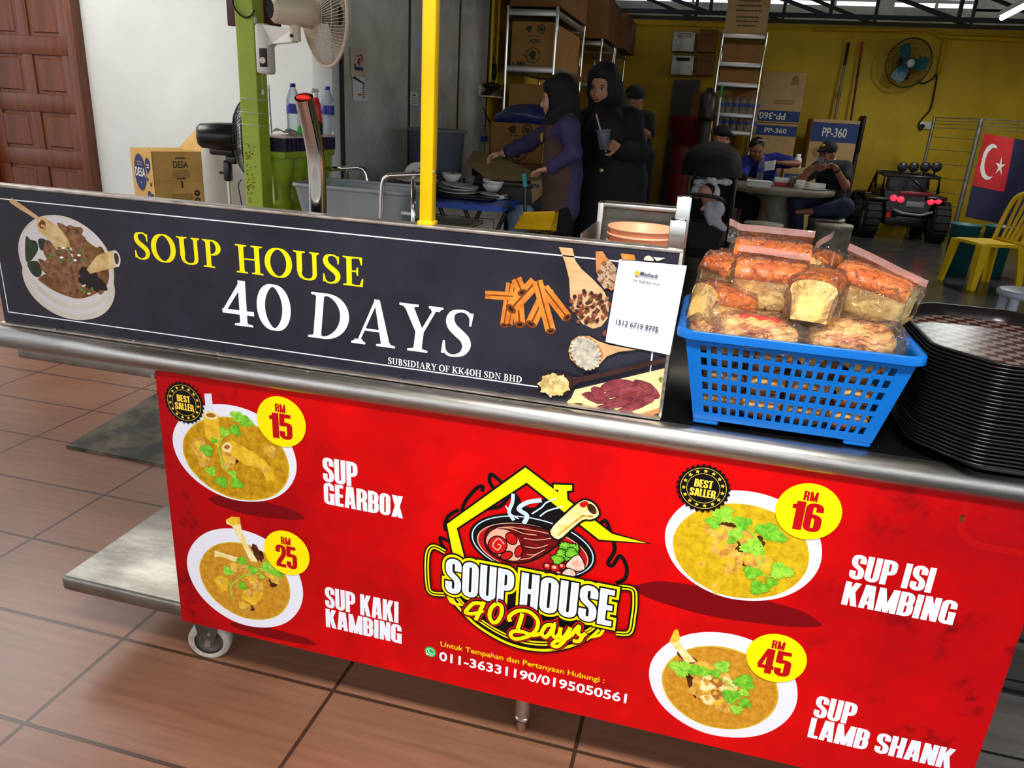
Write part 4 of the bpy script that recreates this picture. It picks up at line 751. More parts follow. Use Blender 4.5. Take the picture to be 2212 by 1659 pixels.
# ---------------------------------------------------------------- plate holder and orange bowls
t = thing('plate_holder', 'open-fronted stainless steel box holding a stack of orange bowls', 'plate holder', (-.12, 1.55, .848))
za = at(1303, 433, 1.62).z; xl = at(1300, 450, 1.62).x; xr = at(1480, 450, 1.62).x
b = MB(); b.box(((xl+xr)/2, 1.625, (za+.848)/2), (xr-xl, .006, za-.848), STEELD); build('back_panel', b, t)
b = MB(); b.box((xl+.004, 1.60, (za+.848)/2), (.012, .05, za-.848), STEEL, .002); b.box((xl, 1.5, 1.0), (.004, .24, .30), STEELD); build('left_panel', b, t)
b = MB(); b.box(((xl+xr)/2, 1.605, za-.006), (xr-xl+.01, .03, .012), STEEL, .003); build('top_rim', b, t)
b = MB(); b.prism([(xr, 1.4, .85), (xr, 1.62, .85), (xr, 1.62, za), (xr, 1.585, za), (xr, 1.44, 1.10), (xr, 1.4, 1.06)], (.012, 0, 0), STEELD); build('right_panel', b, t)
b = MB(); b.box(((xl+xr)/2, 1.5, 1.018), (xr-xl, .24, .006), STEELD); build('shelf', b, t)
ORG = mat('orange_plastic', (250, 186, 146), .4, c2=(244, 170, 128), vs=4); ORB = mat('tan_plastic_outside', (186, 160, 134), .4)
ob = MB(); prof = [(0, 0), (.04, 0), (.042, .004), (.058, .026), (.0635, .046), (.0665, .0475), (.0675, .050), (.0655, .052), (.0625, .049), (.056, .028), (.04, .008), (0, .007)]
ob.lathe(prof, ORG, 40); 
c0 = at(1386, 492, 1.48)
b1 = None
for i in range(5):
    z = c0.z-.052-i*.0135; lb = ['topmost orange bowl of the stack in the steel box, its inside showing', 'second orange bowl from the top in the steel box stack', 'middle orange bowl in the steel box stack', 'second orange bowl from the bottom in the steel box stack', 'lowest orange bowl of the stack in the steel box'][i]
    if b1 is None:
        m2 = MB(); m2.v = list(ob.v); m2.f = ob.f; m2.m = ob.m; m2.s = ob.s; m2.mats = ob.mats; b1 = tag(build('soup_bowl', m2, None, (0, 0, 0)), lb, 'bowl', 'orange bowls in the steel box'); b1.location = (c0.x, 1.5, z)
    else: dup(b1, (c0.x-.0006*i, 1.5, z), i*.4, lb, 'orange bowls in the steel box')
# ---------------------------------------------------------------- trays
TRB = mat('brown_tray', (24, 20, 20), .3, c2=(16, 13, 13), vs=6)
TRW = mat('woven_tray_face', (58, 26, 24), .25)
def _weave():
    n = TRW.node_tree; L = n.links; b = n.nodes['Principled BSDF']; tc = n.nodes.new('ShaderNodeTexCoord'); mp = n.nodes.new('ShaderNodeMapping'); mp.inputs['Scale'].default_value = (52, 52, 1); mp.inputs['Rotation'].default_value = (0, 0, .0)
    L.new(tc.outputs['Object'], mp.inputs[0]); ck = n.nodes.new('ShaderNodeTexChecker'); ck.inputs['Scale'].default_value = 1.0; ck.inputs[1].default_value = lin((64, 26, 24)); ck.inputs[2].default_value = lin((128, 112, 106)); L.new(mp.outputs[0], ck.inputs[0]); L.new(ck.outputs[0], b.inputs['Base Color'])
_weave()
def oct_(x0, x1, y0, y1, c, z, r=.018):
    P_ = [(x0+c, y0, r), (x1-c, y0, r), (x1, y0+c, r), (x1, y1-c, r), (x1-c, y1, r), (x0+c, y1, r), (x0, y1-c, r), (x0, y0+c, r)]
    return [V((p[0], p[1], z)) for p in rnd(P_, True, 4)]
def tray(mb, top):
    A = [oct_(0, .30, 0, .437, .078, .020), oct_(-.002, .302, -.002, .439, .078, .0215), oct_(-.002, .302, -.002, .439, .078, .0235), oct_(.005, .295, .005, .432, .077, .0235), oct_(.024, .276, .024, .413, .07, .0045), oct_(.024, .276, .024, .413, .07, 0), oct_(.002, .298, .002, .435, .078, .020)]
    n = len(A[0]); vs = [p for r_ in A for p in r_]; fs = []
    for k in range(len(A)-1):
        for i in range(n): fs.append((k*n+i, k*n+(i+1) % n, (k+1)*n+(i+1) % n, (k+1)*n+i))
    fs.append([5*n+i for i in range(n)]); mb.add(vs, fs, TRB, True); mb.add(A[4], [list(range(n))], TRW if top else TRB)
n_tr = 27; tb = None; ztop = 1.037-.0235; pitch = (ztop-.8485)/(n_tr-1)
for i in range(n_tr):
    z = .8485+i*pitch; x = .377+random.uniform(-.0015, .0015); y = 1.236+random.uniform(-.002, .002)
    if i == n_tr-1:
        mb = MB(); tray(mb, True); o = tag(build('serving_tray', mb, None, (0, 0, 0)), 'topmost brown tray of the stack, its woven face uncovered', 'tray', 'brown serving trays stacked on the counter'); o.location = (x, y, z)
    elif tb is None: mb = MB(); tray(mb, False); tb = tag(build('serving_tray', mb, None, (0, 0, 0)), 'lowest brown tray of the stack, resting on the black worktop', 'tray', 'brown serving trays stacked on the counter'); tb.location = (x, y, z)
    else: dup(tb, (x, y, z), random.uniform(-.004, .004), 'brown serving tray in the middle of the stack, only its rim showing', 'brown serving trays stacked on the counter')
# ---------------------------------------------------------------- blue basket
BLUE = mat('blue_basket_plastic', (5, 108, 198), .34, c2=(4, 98, 184), vs=6, spec=.35)
BZ = .849; bx0, bx1, by0, by1, tx0, tx1, ty0, ty1, hz = .022, .318, 1.292, 1.485, -.012, .352, 1.262, 1.535, .172
t = thing('bread_basket', 'blue plastic basket with rectangular holes full of bagged bread', 'basket', ((bx0+bx1)/2, (by0+by1)/2, BZ))
def lerp(a, c_, k): return a+(c_-a)*k
def wallpanel(mb, A, B, C_, D, nx, nz, holes, mu, mv0, mv1, thick):
    """A,B bottom ends; C top at B; D top at A. grid of holes"""
    A, B, C_, D = map(V, (A, B, C_, D)); nrm = (B-A).cross(D-A).normalized()*thick
    us = [0]; 
    w = (1-2*mu)/nx
    for i in range(nx): us += [mu+i*w+w*.2, mu+i*w+w*.8]
    us.append(1); vs_ = [0]; hgt = (1-mv0-mv1)/nz
    for j in range(nz): vs_ += [mv0+j*hgt+hgt*.17, mv0+j*hgt+hgt*.83]
    vs_.append(1); P_ = lambda u, v: (A*(1-u)+B*u)*(1-v)+(D*(1-u)+C_*u)*v
    NU, NV = len(us), len(vs_); vv = [P_(u, v) for v in vs_ for u in us]; vv += [p+nrm for p in vv]; n0 = NU*NV; ff = []
    for j in range(NV-1):
        for i in range(NU-1):
            if i % 2 == 1 and j % 2 == 1 and holes:
                q = [j*NU+i, j*NU+i+1, (j+1)*NU+i+1, (j+1)*NU+i]
                for k in range(4): ff.append((q[k], q[(k+1) % 4], q[(k+1) % 4]+n0, q[k]+n0))
            else:
                q = [j*NU+i, j*NU+i+1, (j+1)*NU+i+1, (j+1)*NU+i]; ff.append(q); ff.append([k+n0 for k in q[::-1]])
    mb.add(vv, ff, BLUE)
Tp = .172
def corner(x, y, k): return None
mb = MB(); zb, zt = BZ+.010, BZ+hz
b4 = [(bx0, by0, zb), (bx1, by0, zb), (bx1, by1, zb), (bx0, by1, zb)]; t4 = [(tx0, ty0, zt), (tx1, ty0, zt), (tx1, ty1, zt), (tx0, ty1, zt)]
wallpanel(mb, b4[0], b4[1], t4[1], t4[0], 18, 6, True, .055, .06, .10, -.003)
wallpanel(mb, b4[1], b4[2], t4[2], t4[1], 10, 6, False, .07, .06, .10, -.003); wallpanel(mb, b4[2], b4[3], t4[3], t4[2], 18, 6, True, .055, .06, .10, -.003); wallpanel(mb, b4[3], b4[0], t4[0], t4[3], 10, 6, False, .07, .06, .10, -.003)
mb.box(((bx0+bx1)/2, (by0+by1)/2, zb+.0015), (bx1-bx0, by1-by0, .003), BLUE)
build('basket_body', mb, t)
mb = MB(); rr = rnd([(tx0-.014, ty0-.010, .03), (tx1+.014, ty0-.010, .03), (tx1+.014, ty1+.012, .03), (tx0-.014, ty1+.012, .03)], True, 6); ri = rnd([(tx0+.001, ty0+.001, .02), (tx1-.001, ty0+.001, .02), (tx1-.001, ty1-.001, .02), (tx0+.001, ty1-.001, .02)], True, 6); n = len(rr)
L0 = [V((p[0], p[1], zt-.009)) for p in rr]; L1 = [V((p[0], p[1], zt+.003)) for p in rr]; L2 = [V((p[0]*.985+.0025, p[1], zt+.006)) for p in rr]; L3 = [V((p[0], p[1], zt+.004)) for p in ri]; L4 = [V((p[0], p[1], zt-.009)) for p in ri]
vs = L0+L1+L2+L3+L4; mb.add(vs, [(k*n+i, k*n+(i+1) % n, (k+1)*n+(i+1) % n, (k+1)*n+i) for k in range(4) for i in range(n)], BLUE, True); build('rim', mb, t)
for x, y in ((bx0+.022, by0+.016), (bx1-.022, by0+.016), (bx0+.022, by1-.016), (bx1-.022, by1-.016)): mb = MB(); mb.box((x, y, BZ+.0055), (.044, .028, .011), BLUE, .003); build('foot', mb, t)
# ---------------------------------------------------------------- bread
CRUST = mat('bread_crust', (238, 146, 48), .5, c2=(214, 100, 22), vs=9, bump=.2, bs=30)
CRUMB = mat('bread_side', (255, 226, 150), .6, c2=(248, 200, 112), vs=14, bump=.35, bs=26)
CUT = mat('bread_cut_face', (244, 232, 206), .8, c2=(226, 208, 172), vs=60, bump=.4, bs=80)
FILM = clearmat('clear_film', (255, 252, 250), 1, 42, .05, .24, .85, .03, base=.07)
FILMT = clearmat('pink_sealed_film', (246, 214, 206), .6, 20, .1, .3, .9, .32, (246, 190, 180), base=.06)
def loaf(name, label, c, size, rz, rx=0, slices=4, bag=True, seal=None, ry=0, group='bagged loaves piled in the basket'):
    w, d, h = size; t = thing(name, label, 'bread', (0, 0, 0), group)
    mb = MB(); N = 10
    def sect(x, k=1.0):
        P_ = []
        for q in crv([(-d*.40, 0), (-d*.42, h*.3), (-d*.46, h*.58), (-d*.52, h*.72), (-d*.46, h*.9), (-d*.2, h*1.0), (d*.2, h*1.0), (d*.46, h*.9), (d*.52, h*.72), (d*.46, h*.58), (d*.42, h*.3), (d*.40, 0)], False, 3): P_.append(V((x, q[0]*k, h*.5+(q[1]-h*.5)*k)))
        return P_
    xs = []; nn = 8*slices
    for i in range(nn+1):
        f_ = i/nn; g = abs(math.sin(PI*slices*f_)); k = .88+.12*min(1, g*2.6)
        if i == 0 or i == nn: k = .9
        xs.append((w*(f_-.5), k))
    R_ = [sect(x, k) for x, k in xs]; m_ = len(R_[0]); vs = [p for r in R_ for p in r]
    for i in range(len(R_)-1):
        for j in range(m_):
            jj = (j+1) % m_; zc = (R_[i][j].z+R_[i][jj].z)/2
            f_ = (i*m_+j, i*m_+jj, (i+1)*m_+jj, (i+1)*m_+j)
            mb.f.append([len(mb.v)+0+k for k in f_] if 0 else list(f_)); mb.m.append(mb.mi(CRUST if zc > h*.63 else CRUMB)); mb.s.append(True)
    mb.v = [tuple(p) for p in vs]
    for e in (0, len(R_)-1): mb.f.append([e*m_+j for j in range(m_)]); mb.m.append(mb.mi(CRUMB)); mb.s.append(False)
    lf = build('loaf', mb, t)
    if bag:
        mb = MB(); rg = random.Random(label)
        def bs(u, v):
            a = 2*PI*u; x = (v-.5)*w*1.16; e = 1-max(0, abs(v-.5)*2-.8)*2.6; r_ = (1.06+.05*math.sin(9*u*6.28+v*7)+.03*math.sin(23*a+v*20))*max(.35, e)
            ca, sa = math.cos(a), math.sin(a); q = (abs(ca)**3.2+abs(sa)**3.2)**(-1/3.2); return V((x, ca*d*.54*q*r_, h*.5+sa*h*.54*q*r_))
        mb.grid(bs, 48, 16, FILM); build('plastic_bag', mb, t)
        if seal:
            mb = MB(); 
            for k_, (x0, z0_, x1, z1_) in enumerate(seal): mb.grid(lambda u, v: V((x0*w+(x1-x0)*w*u, -.15*d+.03*d*math.sin(u*6), z0_*h+(z1_-z0_)*h*u+(v)*.012)), 8, 2, FILMT); mb.grid(lambda u, v: V((x0*w+(x1-x0)*w*u, -.15*d+.03*d*math.sin(u*6)+.02*math.sin(v*3), z0_*h+(z1_-z0_)*h*u-v*.03)), 8, 3, FILM)
            build('bag_seal', mb, t)
    t.location = c; t.rotation_euler = (rx, ry, rz); return t
zB = 1.03
def bp(px, py, Y): return at(px, py, Y)
loaf('bread_loaf', 'square bagged loaf standing at the left front corner of the basket', bp(1543, 712, 1.345), (.085, .085, .078), .55, 0, 1, seal=[(-.45, 1.1, -.3, .6)], ry=.2)
loaf('bread_loaf', 'bagged half loaf with a pale cut face behind the left front loaf', bp(1560, 645, 1.46), (.07, .085, .082), -.75, 0, 1, ry=.1)
loaf('sliced_loaf', 'sliced bagged loaf at the middle front of the pile', bp(1652, 660, 1.385), (.118, .085, .082), -.05, .06, 4, seal=[(-.5, 1.15, .5, 1.1)])
loaf('sliced_loaf', 'sliced bagged loaf behind the middle front loaf, topped by a folded seal', bp(1655, 618, 1.485), (.135, .085, .085), -.05, 0, 5, seal=[(-.62, 1.27, -.45, 1.17), (-.45, 1.17, .5, 1.17)])
loaf('bread_loaf', 'bagged loaf with its pale square end facing the front, centre right', bp(1755, 682, 1.335), (.13, .076, .074), 1.35, 0, 1, seal=[(.4, 1.05, .2, 1.3)])
loaf('bread_loaf', 'bagged loaf half hidden behind the centre right loaf', bp(1745, 630, 1.49), (.10, .08, .075), 1.1, 0, 1, seal=[(-.4, 1.1, .4, 1.35)])
loaf('bread_loaf', 'tilted bagged loaf at the right back with a long silver seal', bp(1868, 678, 1.42), (.125, .09, .082), -.45, .05, 1, ry=.16, seal=[(-.5, 1.22, .62, .98)])
BUN = mat('streaky_bun', (250, 200, 124), .55, c2=(178, 92, 36), vs=16, lo=.40, hi=.58, st=(1, 1, 4), bump=.4, bs=30); REDP = mat('red_wrapper_print', (206, 52, 36), .4)
def bun(label, c, L_, r, rz, rx=0, red=False, bag=True, ry=0, seed=1):
    t = thing('bread_roll', label, 'bread', (0, 0, 0), 'bagged rolls in the basket'); mb = MB(); rg = random.Random(seed)
    def fn(u, v):
        a = 2*PI*u; k = max(.04, 1-abs(2*v-1)**5)**.5*(1+.05*math.sin(v*30+a)); return V(((v-.5)*L_, math.cos(a)*r*k*1.15, r*.75+math.sin(a)*r*.75*k))
    mb.grid(fn, 24, 20, BUN); build('roll', mb, t)
    if bag:
        mb = MB()
        def fb(u, v):
            a = 2*PI*u; k = (1-abs(2*v-1)**6*.6)*(1.12+.09*math.sin(7*a+v*9+seed)+.05*math.sin(17*a-v*15)); return V(((v-.5)*L_*1.25, math.cos(a)*r*1.15*k, r*.78+math.sin(a)*r*.8*k))
        mb.grid(fb, 40, 20, FILM); build('plastic_bag', mb, t)
    if red: mb = MB(); mb.grid(lambda u, v: V(((u-.5)*L_*.5, (v-.5)*r*.8, r*1.56-.2*r*(2*v-1)**2)), 8, 6, REDP); build('wrapper_print', mb, t)
    t.location = c; t.rotation_euler = (rx, ry, rz); return t
bun('bagged streaky roll at the front right, against the basket rim', V((.253, 1.315, 1.0)), .14, .04, -.1, .1, seed=3)
bun('bagged roll lying at the front left of the basket rim', V((.107, 1.312, .995)), .135, .037, -.12, .1, True, seed=5)
bun('bagged roll with a red print lying behind the front left roll', V((.12, 1.375, 1.0)), .14, .035, -.05, 0, True, seed=6)
bun('bagged roll wedged between the two front rolls and the centre loaf', V((.19, 1.38, .99)), .11, .035, 1.2, 0, False, seed=8)
bun('bagged roll squeezed under the left front corner loaf', V((.03, 1.315, .985)), .07, .034, .3, 0, False, seed=9)
for i in range(4):
    for j in range(3):
        bun(['bagged roll seen through the bottom row of holes in the blue basket', 'bagged roll seen through the middle rows of holes in the blue basket', 'bagged roll seen through the upper rows of holes in the blue basket'][j], V((.062+i*.072, 1.336-j*.006, .864+j*.047)), .071, .030, .1*(i-1)+.3*j, 0, False, i % 2 == 0, seed=i+5*j)
for j in range(2): bun(['pale roll in the middle of the basket under the loaves, lower one', 'pale roll in the middle of the basket under the loaves, upper one'][j], V((.17, 1.42, .87+.06*j)), .27, .032, 0, 0, False, False, seed=40+j)
# ================================================================ left background
CARD = mat('cardboard', (206, 164, 92), .8, c2=(190, 146, 76), vs=6, bump=.08, bs=40)
CARD2 = mat('brown_cardboard', (150, 104, 56), .8, c2=(134, 90, 46), vs=5); CARD3 = mat('pale_cardboard', (188, 154, 104), .8, c2=(172, 138, 90), vs=4)
CIN = mat('carton_inside', (96, 70, 40), .9); INKG = mat('green_carton_ink', (62, 66, 34), .8); INKN = mat('navy_carton_ink', (26, 40, 96), .7); INKD = mat('dark_carton_ink', (40, 30, 40), .8); INKB = mat('brown_carton_ink', (146, 108, 62), .8); INKW = mat('pale_carton_ink', (230, 220, 196), .8); BAND = mat('blue_carton_band', (36, 58, 112), .7)
def carton(label, loc, w, d, h, rz=0, m=None, front=None, left=None, right=None, open_=False, flaps=True, rx=0, group=None, name='carton', cat='carton', ry=0):
    """box in local coordinates, front = -y; front/left/right: functions drawing on a Flat frame (x, z in metres)"""
    m = m or CARD; t = thing(name, label, cat, (0, 0, 0), group); k = .004
    mb = MB()
    if open_:
        for c, s in (((0, -d/2+k/2, h/2), (w, k, h)), ((0, d/2-k/2, h/2), (w, k, h)), ((-w/2+k/2, 0, h/2), (k, d, h)), ((w/2-k/2, 0, h/2), (k, d, h)), ((0, 0, k/2), (w, d, k))): mb.box(c, s, m)
    else: mb.box((0, 0, h/2), (w, d, h), m, .006, seg=1, smooth=False)
    bd = build('carton_body', mb, t)
    if not open_ and flaps: q = MB(); q.box((0, 0, h+.0008), (.05, d*.99, .0012), mat('packing_tape', (170, 130, 70), .3)); build('packing_tape', q, t)
    for fn, o, u, n in ((front, (-w/2, -d/2-.0006, 0), (1, 0, 0), (0, -1, 0)), (left, (-w/2-.0006, d/2, 0), (0, -1, 0), (-1, 0, 0)), (right, (w/2+.0006, -d/2, 0), (0, 1, 0), (1, 0, 0))):
        if fn: F = Flat(o, u, (0, 0, 1), n, 2e-4); fn(F); build('carton_print', F.mb, t)
    t.location = loc; t.rotation_euler = (rx, ry, rz); return t
def textlines(F, x, z, w, n, dz, m, h=.006, seed=0, center=True):
    rg = random.Random(seed); F.k += 1
    for i in range(n):
        ww = w*rg.uniform(.7, 1); x0 = x-ww/2 if center else x; a = x0
        while a < x0+ww: l = rg.uniform(.006, .02); F.poly([(a, z-i*dz), (min(a+l, x0+ww), z-i*dz), (min(a+l, x0+ww), z-i*dz+h), (a, z-i*dz+h)], m, False); a += l+.004
def desa_f(F):
    F.u = F.u*(.33/.37)
    textlines(F, .21, .352, .10, 1, .01, INKD, .010, 3); tx(F, 'DESA', .205-.055, .295, .042, INKD, w=.11, off=.01); textlines(F, .205, .276, .14, 5, .011, INKB, .007, 4); textlines(F, .205, .222, .08, 1, .01, INKD, .008, 5)
    F.poly([(.20, .165), (.213, .165), (.211, .212), (.198, .212)], INKD); F.line([(.01, .213), (.35, .208)], .0015, INKB)
    textlines(F, .2, .118, .17, 4, .012, INKB, .007, 6); textlines(F, .2, .068, .12, 5, .012, INKB, .007, 7); F.ell((.315, .128), .021, .021, INKD); F.ell((.315, .130), .012, .008, INKB); F.ring((.315, .078), .013, .021, INKD); F.ell((.315, .078), .008, .008, INKB)
def desa_l(F):
    F.u = F.u*(.36/.40)
    F.ell((.16, .25), .115, .125, INKB); F.ell((.16, .25), .108, .117, INKN, 0); textlines(F, .16, .315, .12, 2, .018, CARD, .006, 8); tx(F, 'DESA', .065, .225, .055, INKW, w=.19, off=.012); F.ell((.165, .185), .006, .006, INKW)
    F.ell((.315, .31), .045, .045, INKN); F.poly([(.285, .28), (.32, .262), (.30, .245)], INKN); textlines(F, .315, .305, .05, 2, .016, INKW, .008, 9)
    for x, z in ((.29, .215), (.345, .185)): F.poly([(x-.012, z-.012), (x+.012, z-.012), (x+.012, z+.012), (x-.012, z+.012)], INKN)
    F.ell((.30, .105), .035, .035, INKN); F.ell((.355, .095), .03, .033, INKN); textlines(F, .30, .105, .04, 1, .01, INKB, .008, 2); textlines(F, .2, .085, .04, 2, .012, INKB, .006, 11); F.poly([(.17, .03), (.24, .03), (.24, .065), (.17, .065)], INKN); textlines(F, .205, .045, .05, 1, .01, INKW, .008, 12)
Pc = at(326, 327, 4.36); zt_ = Pc.z
th = 60*PI/180; w_, d_2, h_ = .33, .36, .40
# near vertical corner of the carton sits at Pc; carton centre follows from the turn
cx_, sx_ = math.cos(th), math.sin(th); cen = V((Pc.x+w_/2*cx_-d_2/2*sx_, Pc.y+w_/2*sx_+d_2/2*cx_, zt_-h_))
b = MB(); stz = zt_-h_
for sx in (-1, 1):
    for sy in (-1, 1): b.bar((cen.x+.15*sx, cen.y+.13*sy, 0), (cen.x+.12*sx, cen.y+.11*sy, stz-.02), .03, .03, WOOD)
b.box((cen.x, cen.y, stz-.012), (.36, .32, .024), WOOD, .004); one('stool', b, 'wooden stool under the open carton by the white wall', 'stool')
t = carton('open tan carton with blue printed ovals by the white wall', cen, w_, d_2, h_, th, CARD, desa_f, desa_l, None, True)
q = MB(); M_ = Matrix.Identity(4)
q.add([(w_/2, -d_2/2, h_), (w_/2, d_2/2, h_), (w_/2+.13, d_2/2-.01, h_+.13), (w_/2+.13, -d_2/2+.04, h_+.13)], [(0, 1, 2, 3)], CARD); f_ = build('flap', q, t)
q = MB(); q.add([(-w_/2, -d_2/2-.002, h_), (w_/2, -d_2/2-.002, h_), (w_/2-.005, -d_2/2-.006, h_-.188), (-w_/2+.005, -d_2/2-.006, h_-.188)], [(0, 1, 2, 3)], CARD)
q = MB(); q.add([(-w_/2, d_2/2, h_), (w_/2, d_2/2, h_), (w_/2-.02, d_2/2-.16, h_-.05), (-w_/2+.02, d_2/2-.16, h_-.05)], [(0, 1, 2, 3)], CARD); build('flap', q, t)
# ---- stand fan (facing right)
BLK = mat('black_plastic', (26, 26, 28), .3, c2=(18, 18, 20), vs=6); BLKM = mat('black_matte', (16, 16, 18), .6)
fc = at(521, 297, 3.98); t = thing('stand_fan', 'black stand fan behind the green pillar, turned to the right', 'fan', (fc.x-.09, fc.y, 0))
mm = Matrix.Translation((fc.x, fc.y, fc.z)) @ Matrix.Rotation(.42, 4, 'Z') @ Matrix.Rotation(PI/2, 4, 'Y')
b = MB(); b.lathe([(0, -.235), (.05, -.232), (.066, -.215), (.075, -.12), (.078, -.03), (.07, -.02), (0, -.02)], BLK, 24, mm); b.box((fc.x-.11, fc.y, fc.z-.08), (.16, .09, .05), BLK, .015); build('motor_housing', b, t)
def cage(t, mm, R, n, m, wr=.0016, dep=.075, hub=.05, rimr=.007, rings=3):
    b = MB()
    for s_ in (-1, 1):
        for i in range(n):
            a = 2*PI*i/n; P_ = []
            for k in range(7):
                q_ = k/6; r = hub+(R-hub)*q_; z = s_*dep*(1-q_**2.6); tw = a+.35*q_*s_; P_.append(mm @ V((r*math.cos(tw), r*math.sin(tw), z)))
            b.tube(P_, wr, m, 4, cap=False)
        for rr in [hub]+[hub+(R-hub)*(k+1)/(rings+1) for k in range(rings)]:
            q_ = (rr-hub)/(R-hub); b.tube([mm @ V((rr*math.cos(2*PI*i/40), rr*math.sin(2*PI*i/40), s_*dep*(1-q_**2.6))) for i in range(40)], wr, m, 4, True)
    b.tube([mm @ V((R*math.cos(2*PI*i/48), R*math.sin(2*PI*i/48), 0)) for i in range(48)], rimr, m, 8, True)
    return build('cage', b, t)
def blades(t, mm, R, n, m, hub=.05):
    h = MB(); h.lathe([(0, .05), (hub*.9, .045), (hub, .02), (hub, -.03), (0, -.03)], m, 20, mm); hb = build('fan_hub', h, t)
    for i in range(n):
        a = 2*PI*i/n; b = MB()
        def fn(u, v):
            r = hub*.8+(R-hub*.8)*v; w = (.5+.75*math.sin(v*2.4))*R*.62; x = (u-.5)*w; an = a+x/max(r, .06)*.9; return mm @ V((r*math.cos(an), r*math.sin(an), (u-.5)*.075*(1-.35*v)))
        b.grid(fn, 8, 8, m); build('blade', b, hb)
cage(t, mm @ Matrix.Translation((0, 0, .04)), .225, 60, BLK); blades(t, mm @ Matrix.Translation((0, 0, .05)), .19, 3, mat('smoky_blade', (110, 112, 118), .3))
b = MB(); px0 = fc.x-.10; b.box((px0+.03, fc.y, fc.z-.125), (.07, .035, .05), BLK, .012); b.box((px0, fc.y, fc.z-.19), (.045, .045, .12), BLK, .014); b.cyl((px0-.05, fc.y, fc.z-.20), (px0-.02, fc.y, fc.z-.20), .012, BLK); build('neck', b, t)
b = MB(); b.cyl((px0, fc.y, .04), (px0, fc.y, fc.z-.24), .013, CHROME, n=16); build('pole', b, t)
b = MB(); b.lathe([(0, .035), (.03, .035), (.05, .02), (.2, .012), (.21, 0), (0, 0)], BLK, 32, Matrix.Translation((px0, fc.y, 0))); build('base', b, t)
b = MB(); b.tube([tuple(q) for q in crv([at(521, 388, 3.9), at(515, 400, 3.9), at(518, 420, 3.9), at(522, 447, 3.9), at(523, 520, 3.9)])], .003, BLKM, 6); build('cord', b, t)
# ---- green pillar
GREEN = mat('green_gloss_paint', (176, 202, 50), .38, c2=(158, 184, 40), vs=5, bump=.12, bs=18); RUST = mat('rust_spot', (122, 92, 20), .8)
X0, X1, Y0_, Y1_ = -2.372, -2.272, 3.60, 3.70
t = thing('pillar', 'lime green square steel pillar with white tie wires', 'pillar', ((X0+X1)/2, 3.65, 0))
b = MB(); b.box(((X0+X1)/2, 3.65, 1.52), (.1, .1, 3.04), GREEN, .004, smooth=False); rg = random.Random(5)
F = Flat((X0, Y0_-.0004, 0), (1, 0, 0), (0, 0, 1), (0, -1, 0))
for i in range(85):
    u = .012+abs(rg.gauss(0, .022)); z = rg.uniform(.83, 1.13); F.ell((u, z), rg.uniform(.0015, .0035), rg.uniform(.002, .005), RUST, 0, .2, 8, i)
F.ell((.055, 1.075), .005, .006, RUST, 0, .2, 10); F.ell((.05, .91), .004, .006, RUST, 0, .2, 10); b.add(F.mb.v, F.mb.f, RUST); build('column', b, t)
WIR = mat('white_wire', (226, 228, 214), .4)
for py in (212, 241, 268):
    z = at(525, py, 3.6).z; e = .002; q = MB(); q.tube([(X0-e, Y0_-e, z), (X1+e, Y0_-e, z-.004), (X1+e, Y1_+e, z-.003), (X0-e, Y1_+e, z)], .0017, WIR, 6, True); build('tie_wire', q, t)
q = MB(); A_ = [at(500, -30, 3.59), at(503, 5, 3.59), at(513, 26, 3.585), at(530, 38, 3.58), at(543, 33, 3.59), at(549, 22, 3.59)]; q.tube([tuple(k) for k in crv(A_)], .0045, BLKM, 8); tag(build('cable_loop', q, t), 'black cable loop')
DKW = mat('dark_red_wood', (92, 32, 26), .5, c2=(70, 24, 20), vs=6)
a1, a2 = at(496, 52, 3.76), at(606, 52, 3.76); b = MB(); b.box(((a1.x+a2.x)/2, 3.755, a1.z+.16), (a2.x-a1.x, .03, .34), DKW, .004); b.bar(((a1.x+a2.x)/2, 3.72, a1.z+.2), ((a1.x+a2.x)/2, 3.74, a1.z+.2), .04, .04, DKW); one('wall_board', b, 'dark red wooden board fixed behind the top of the green pillar', 'board')
# ---- wall fan on the pillar
CRM = mat('cream_plastic', (238, 224, 200), .35, c2=(226, 208, 180), vs=4); CRW = mat('white_plastic', (238, 236, 230), .3)
C_ = at(703, 30, 3.5); nv_ = V((.616, .788, .03)).normalized(); t = thing('wall_fan', 'cream caged fan on a white bracket on the green pillar', 'fan', (X1, 3.65, at(560, 160, 3.64).z))
qz = nv_.to_track_quat('Z', 'Y').to_matrix().to_4x4(); qz.translation = C_
cage(t, qz, .225, 84, CRM, .0017, .07, .045, .008, 2); blades(t, qz, .165, 3, mat('smoky_clear_blade', (150, 150, 140), .3), .042)
mo = qz @ Matrix.Translation((0, 0, -.05)); b = MB(); b.lathe([(0, -.21), (.04, -.208), (.058, -.19), (.064, -.10), (.068, -.01), (.06, 0), (0, 0)], CRM, 28, mo)
mh = build('motor_housing', b, t); q = MB()
for i in range(9): x = -.036+.009*i; l = math.sqrt(max(0, .04**2-x*x)); q.bar(mo @ V((x, -l, -.2105)), mo @ V((x, l, -.2105)), .0035, .002, BLKM)
build('vent_slots', q, mh)
za_, zb_ = at(560, 160, 3.64).z, at(560, 51, 3.64).z
b = MB(); b.box((X1+.034, 3.64, (za_+zb_)/2), (.068, .085, zb_-za_), CRW, .016); b.box((X1+.005, 3.612, zb_+.012), (.008, .02, .03), CRW, .003)
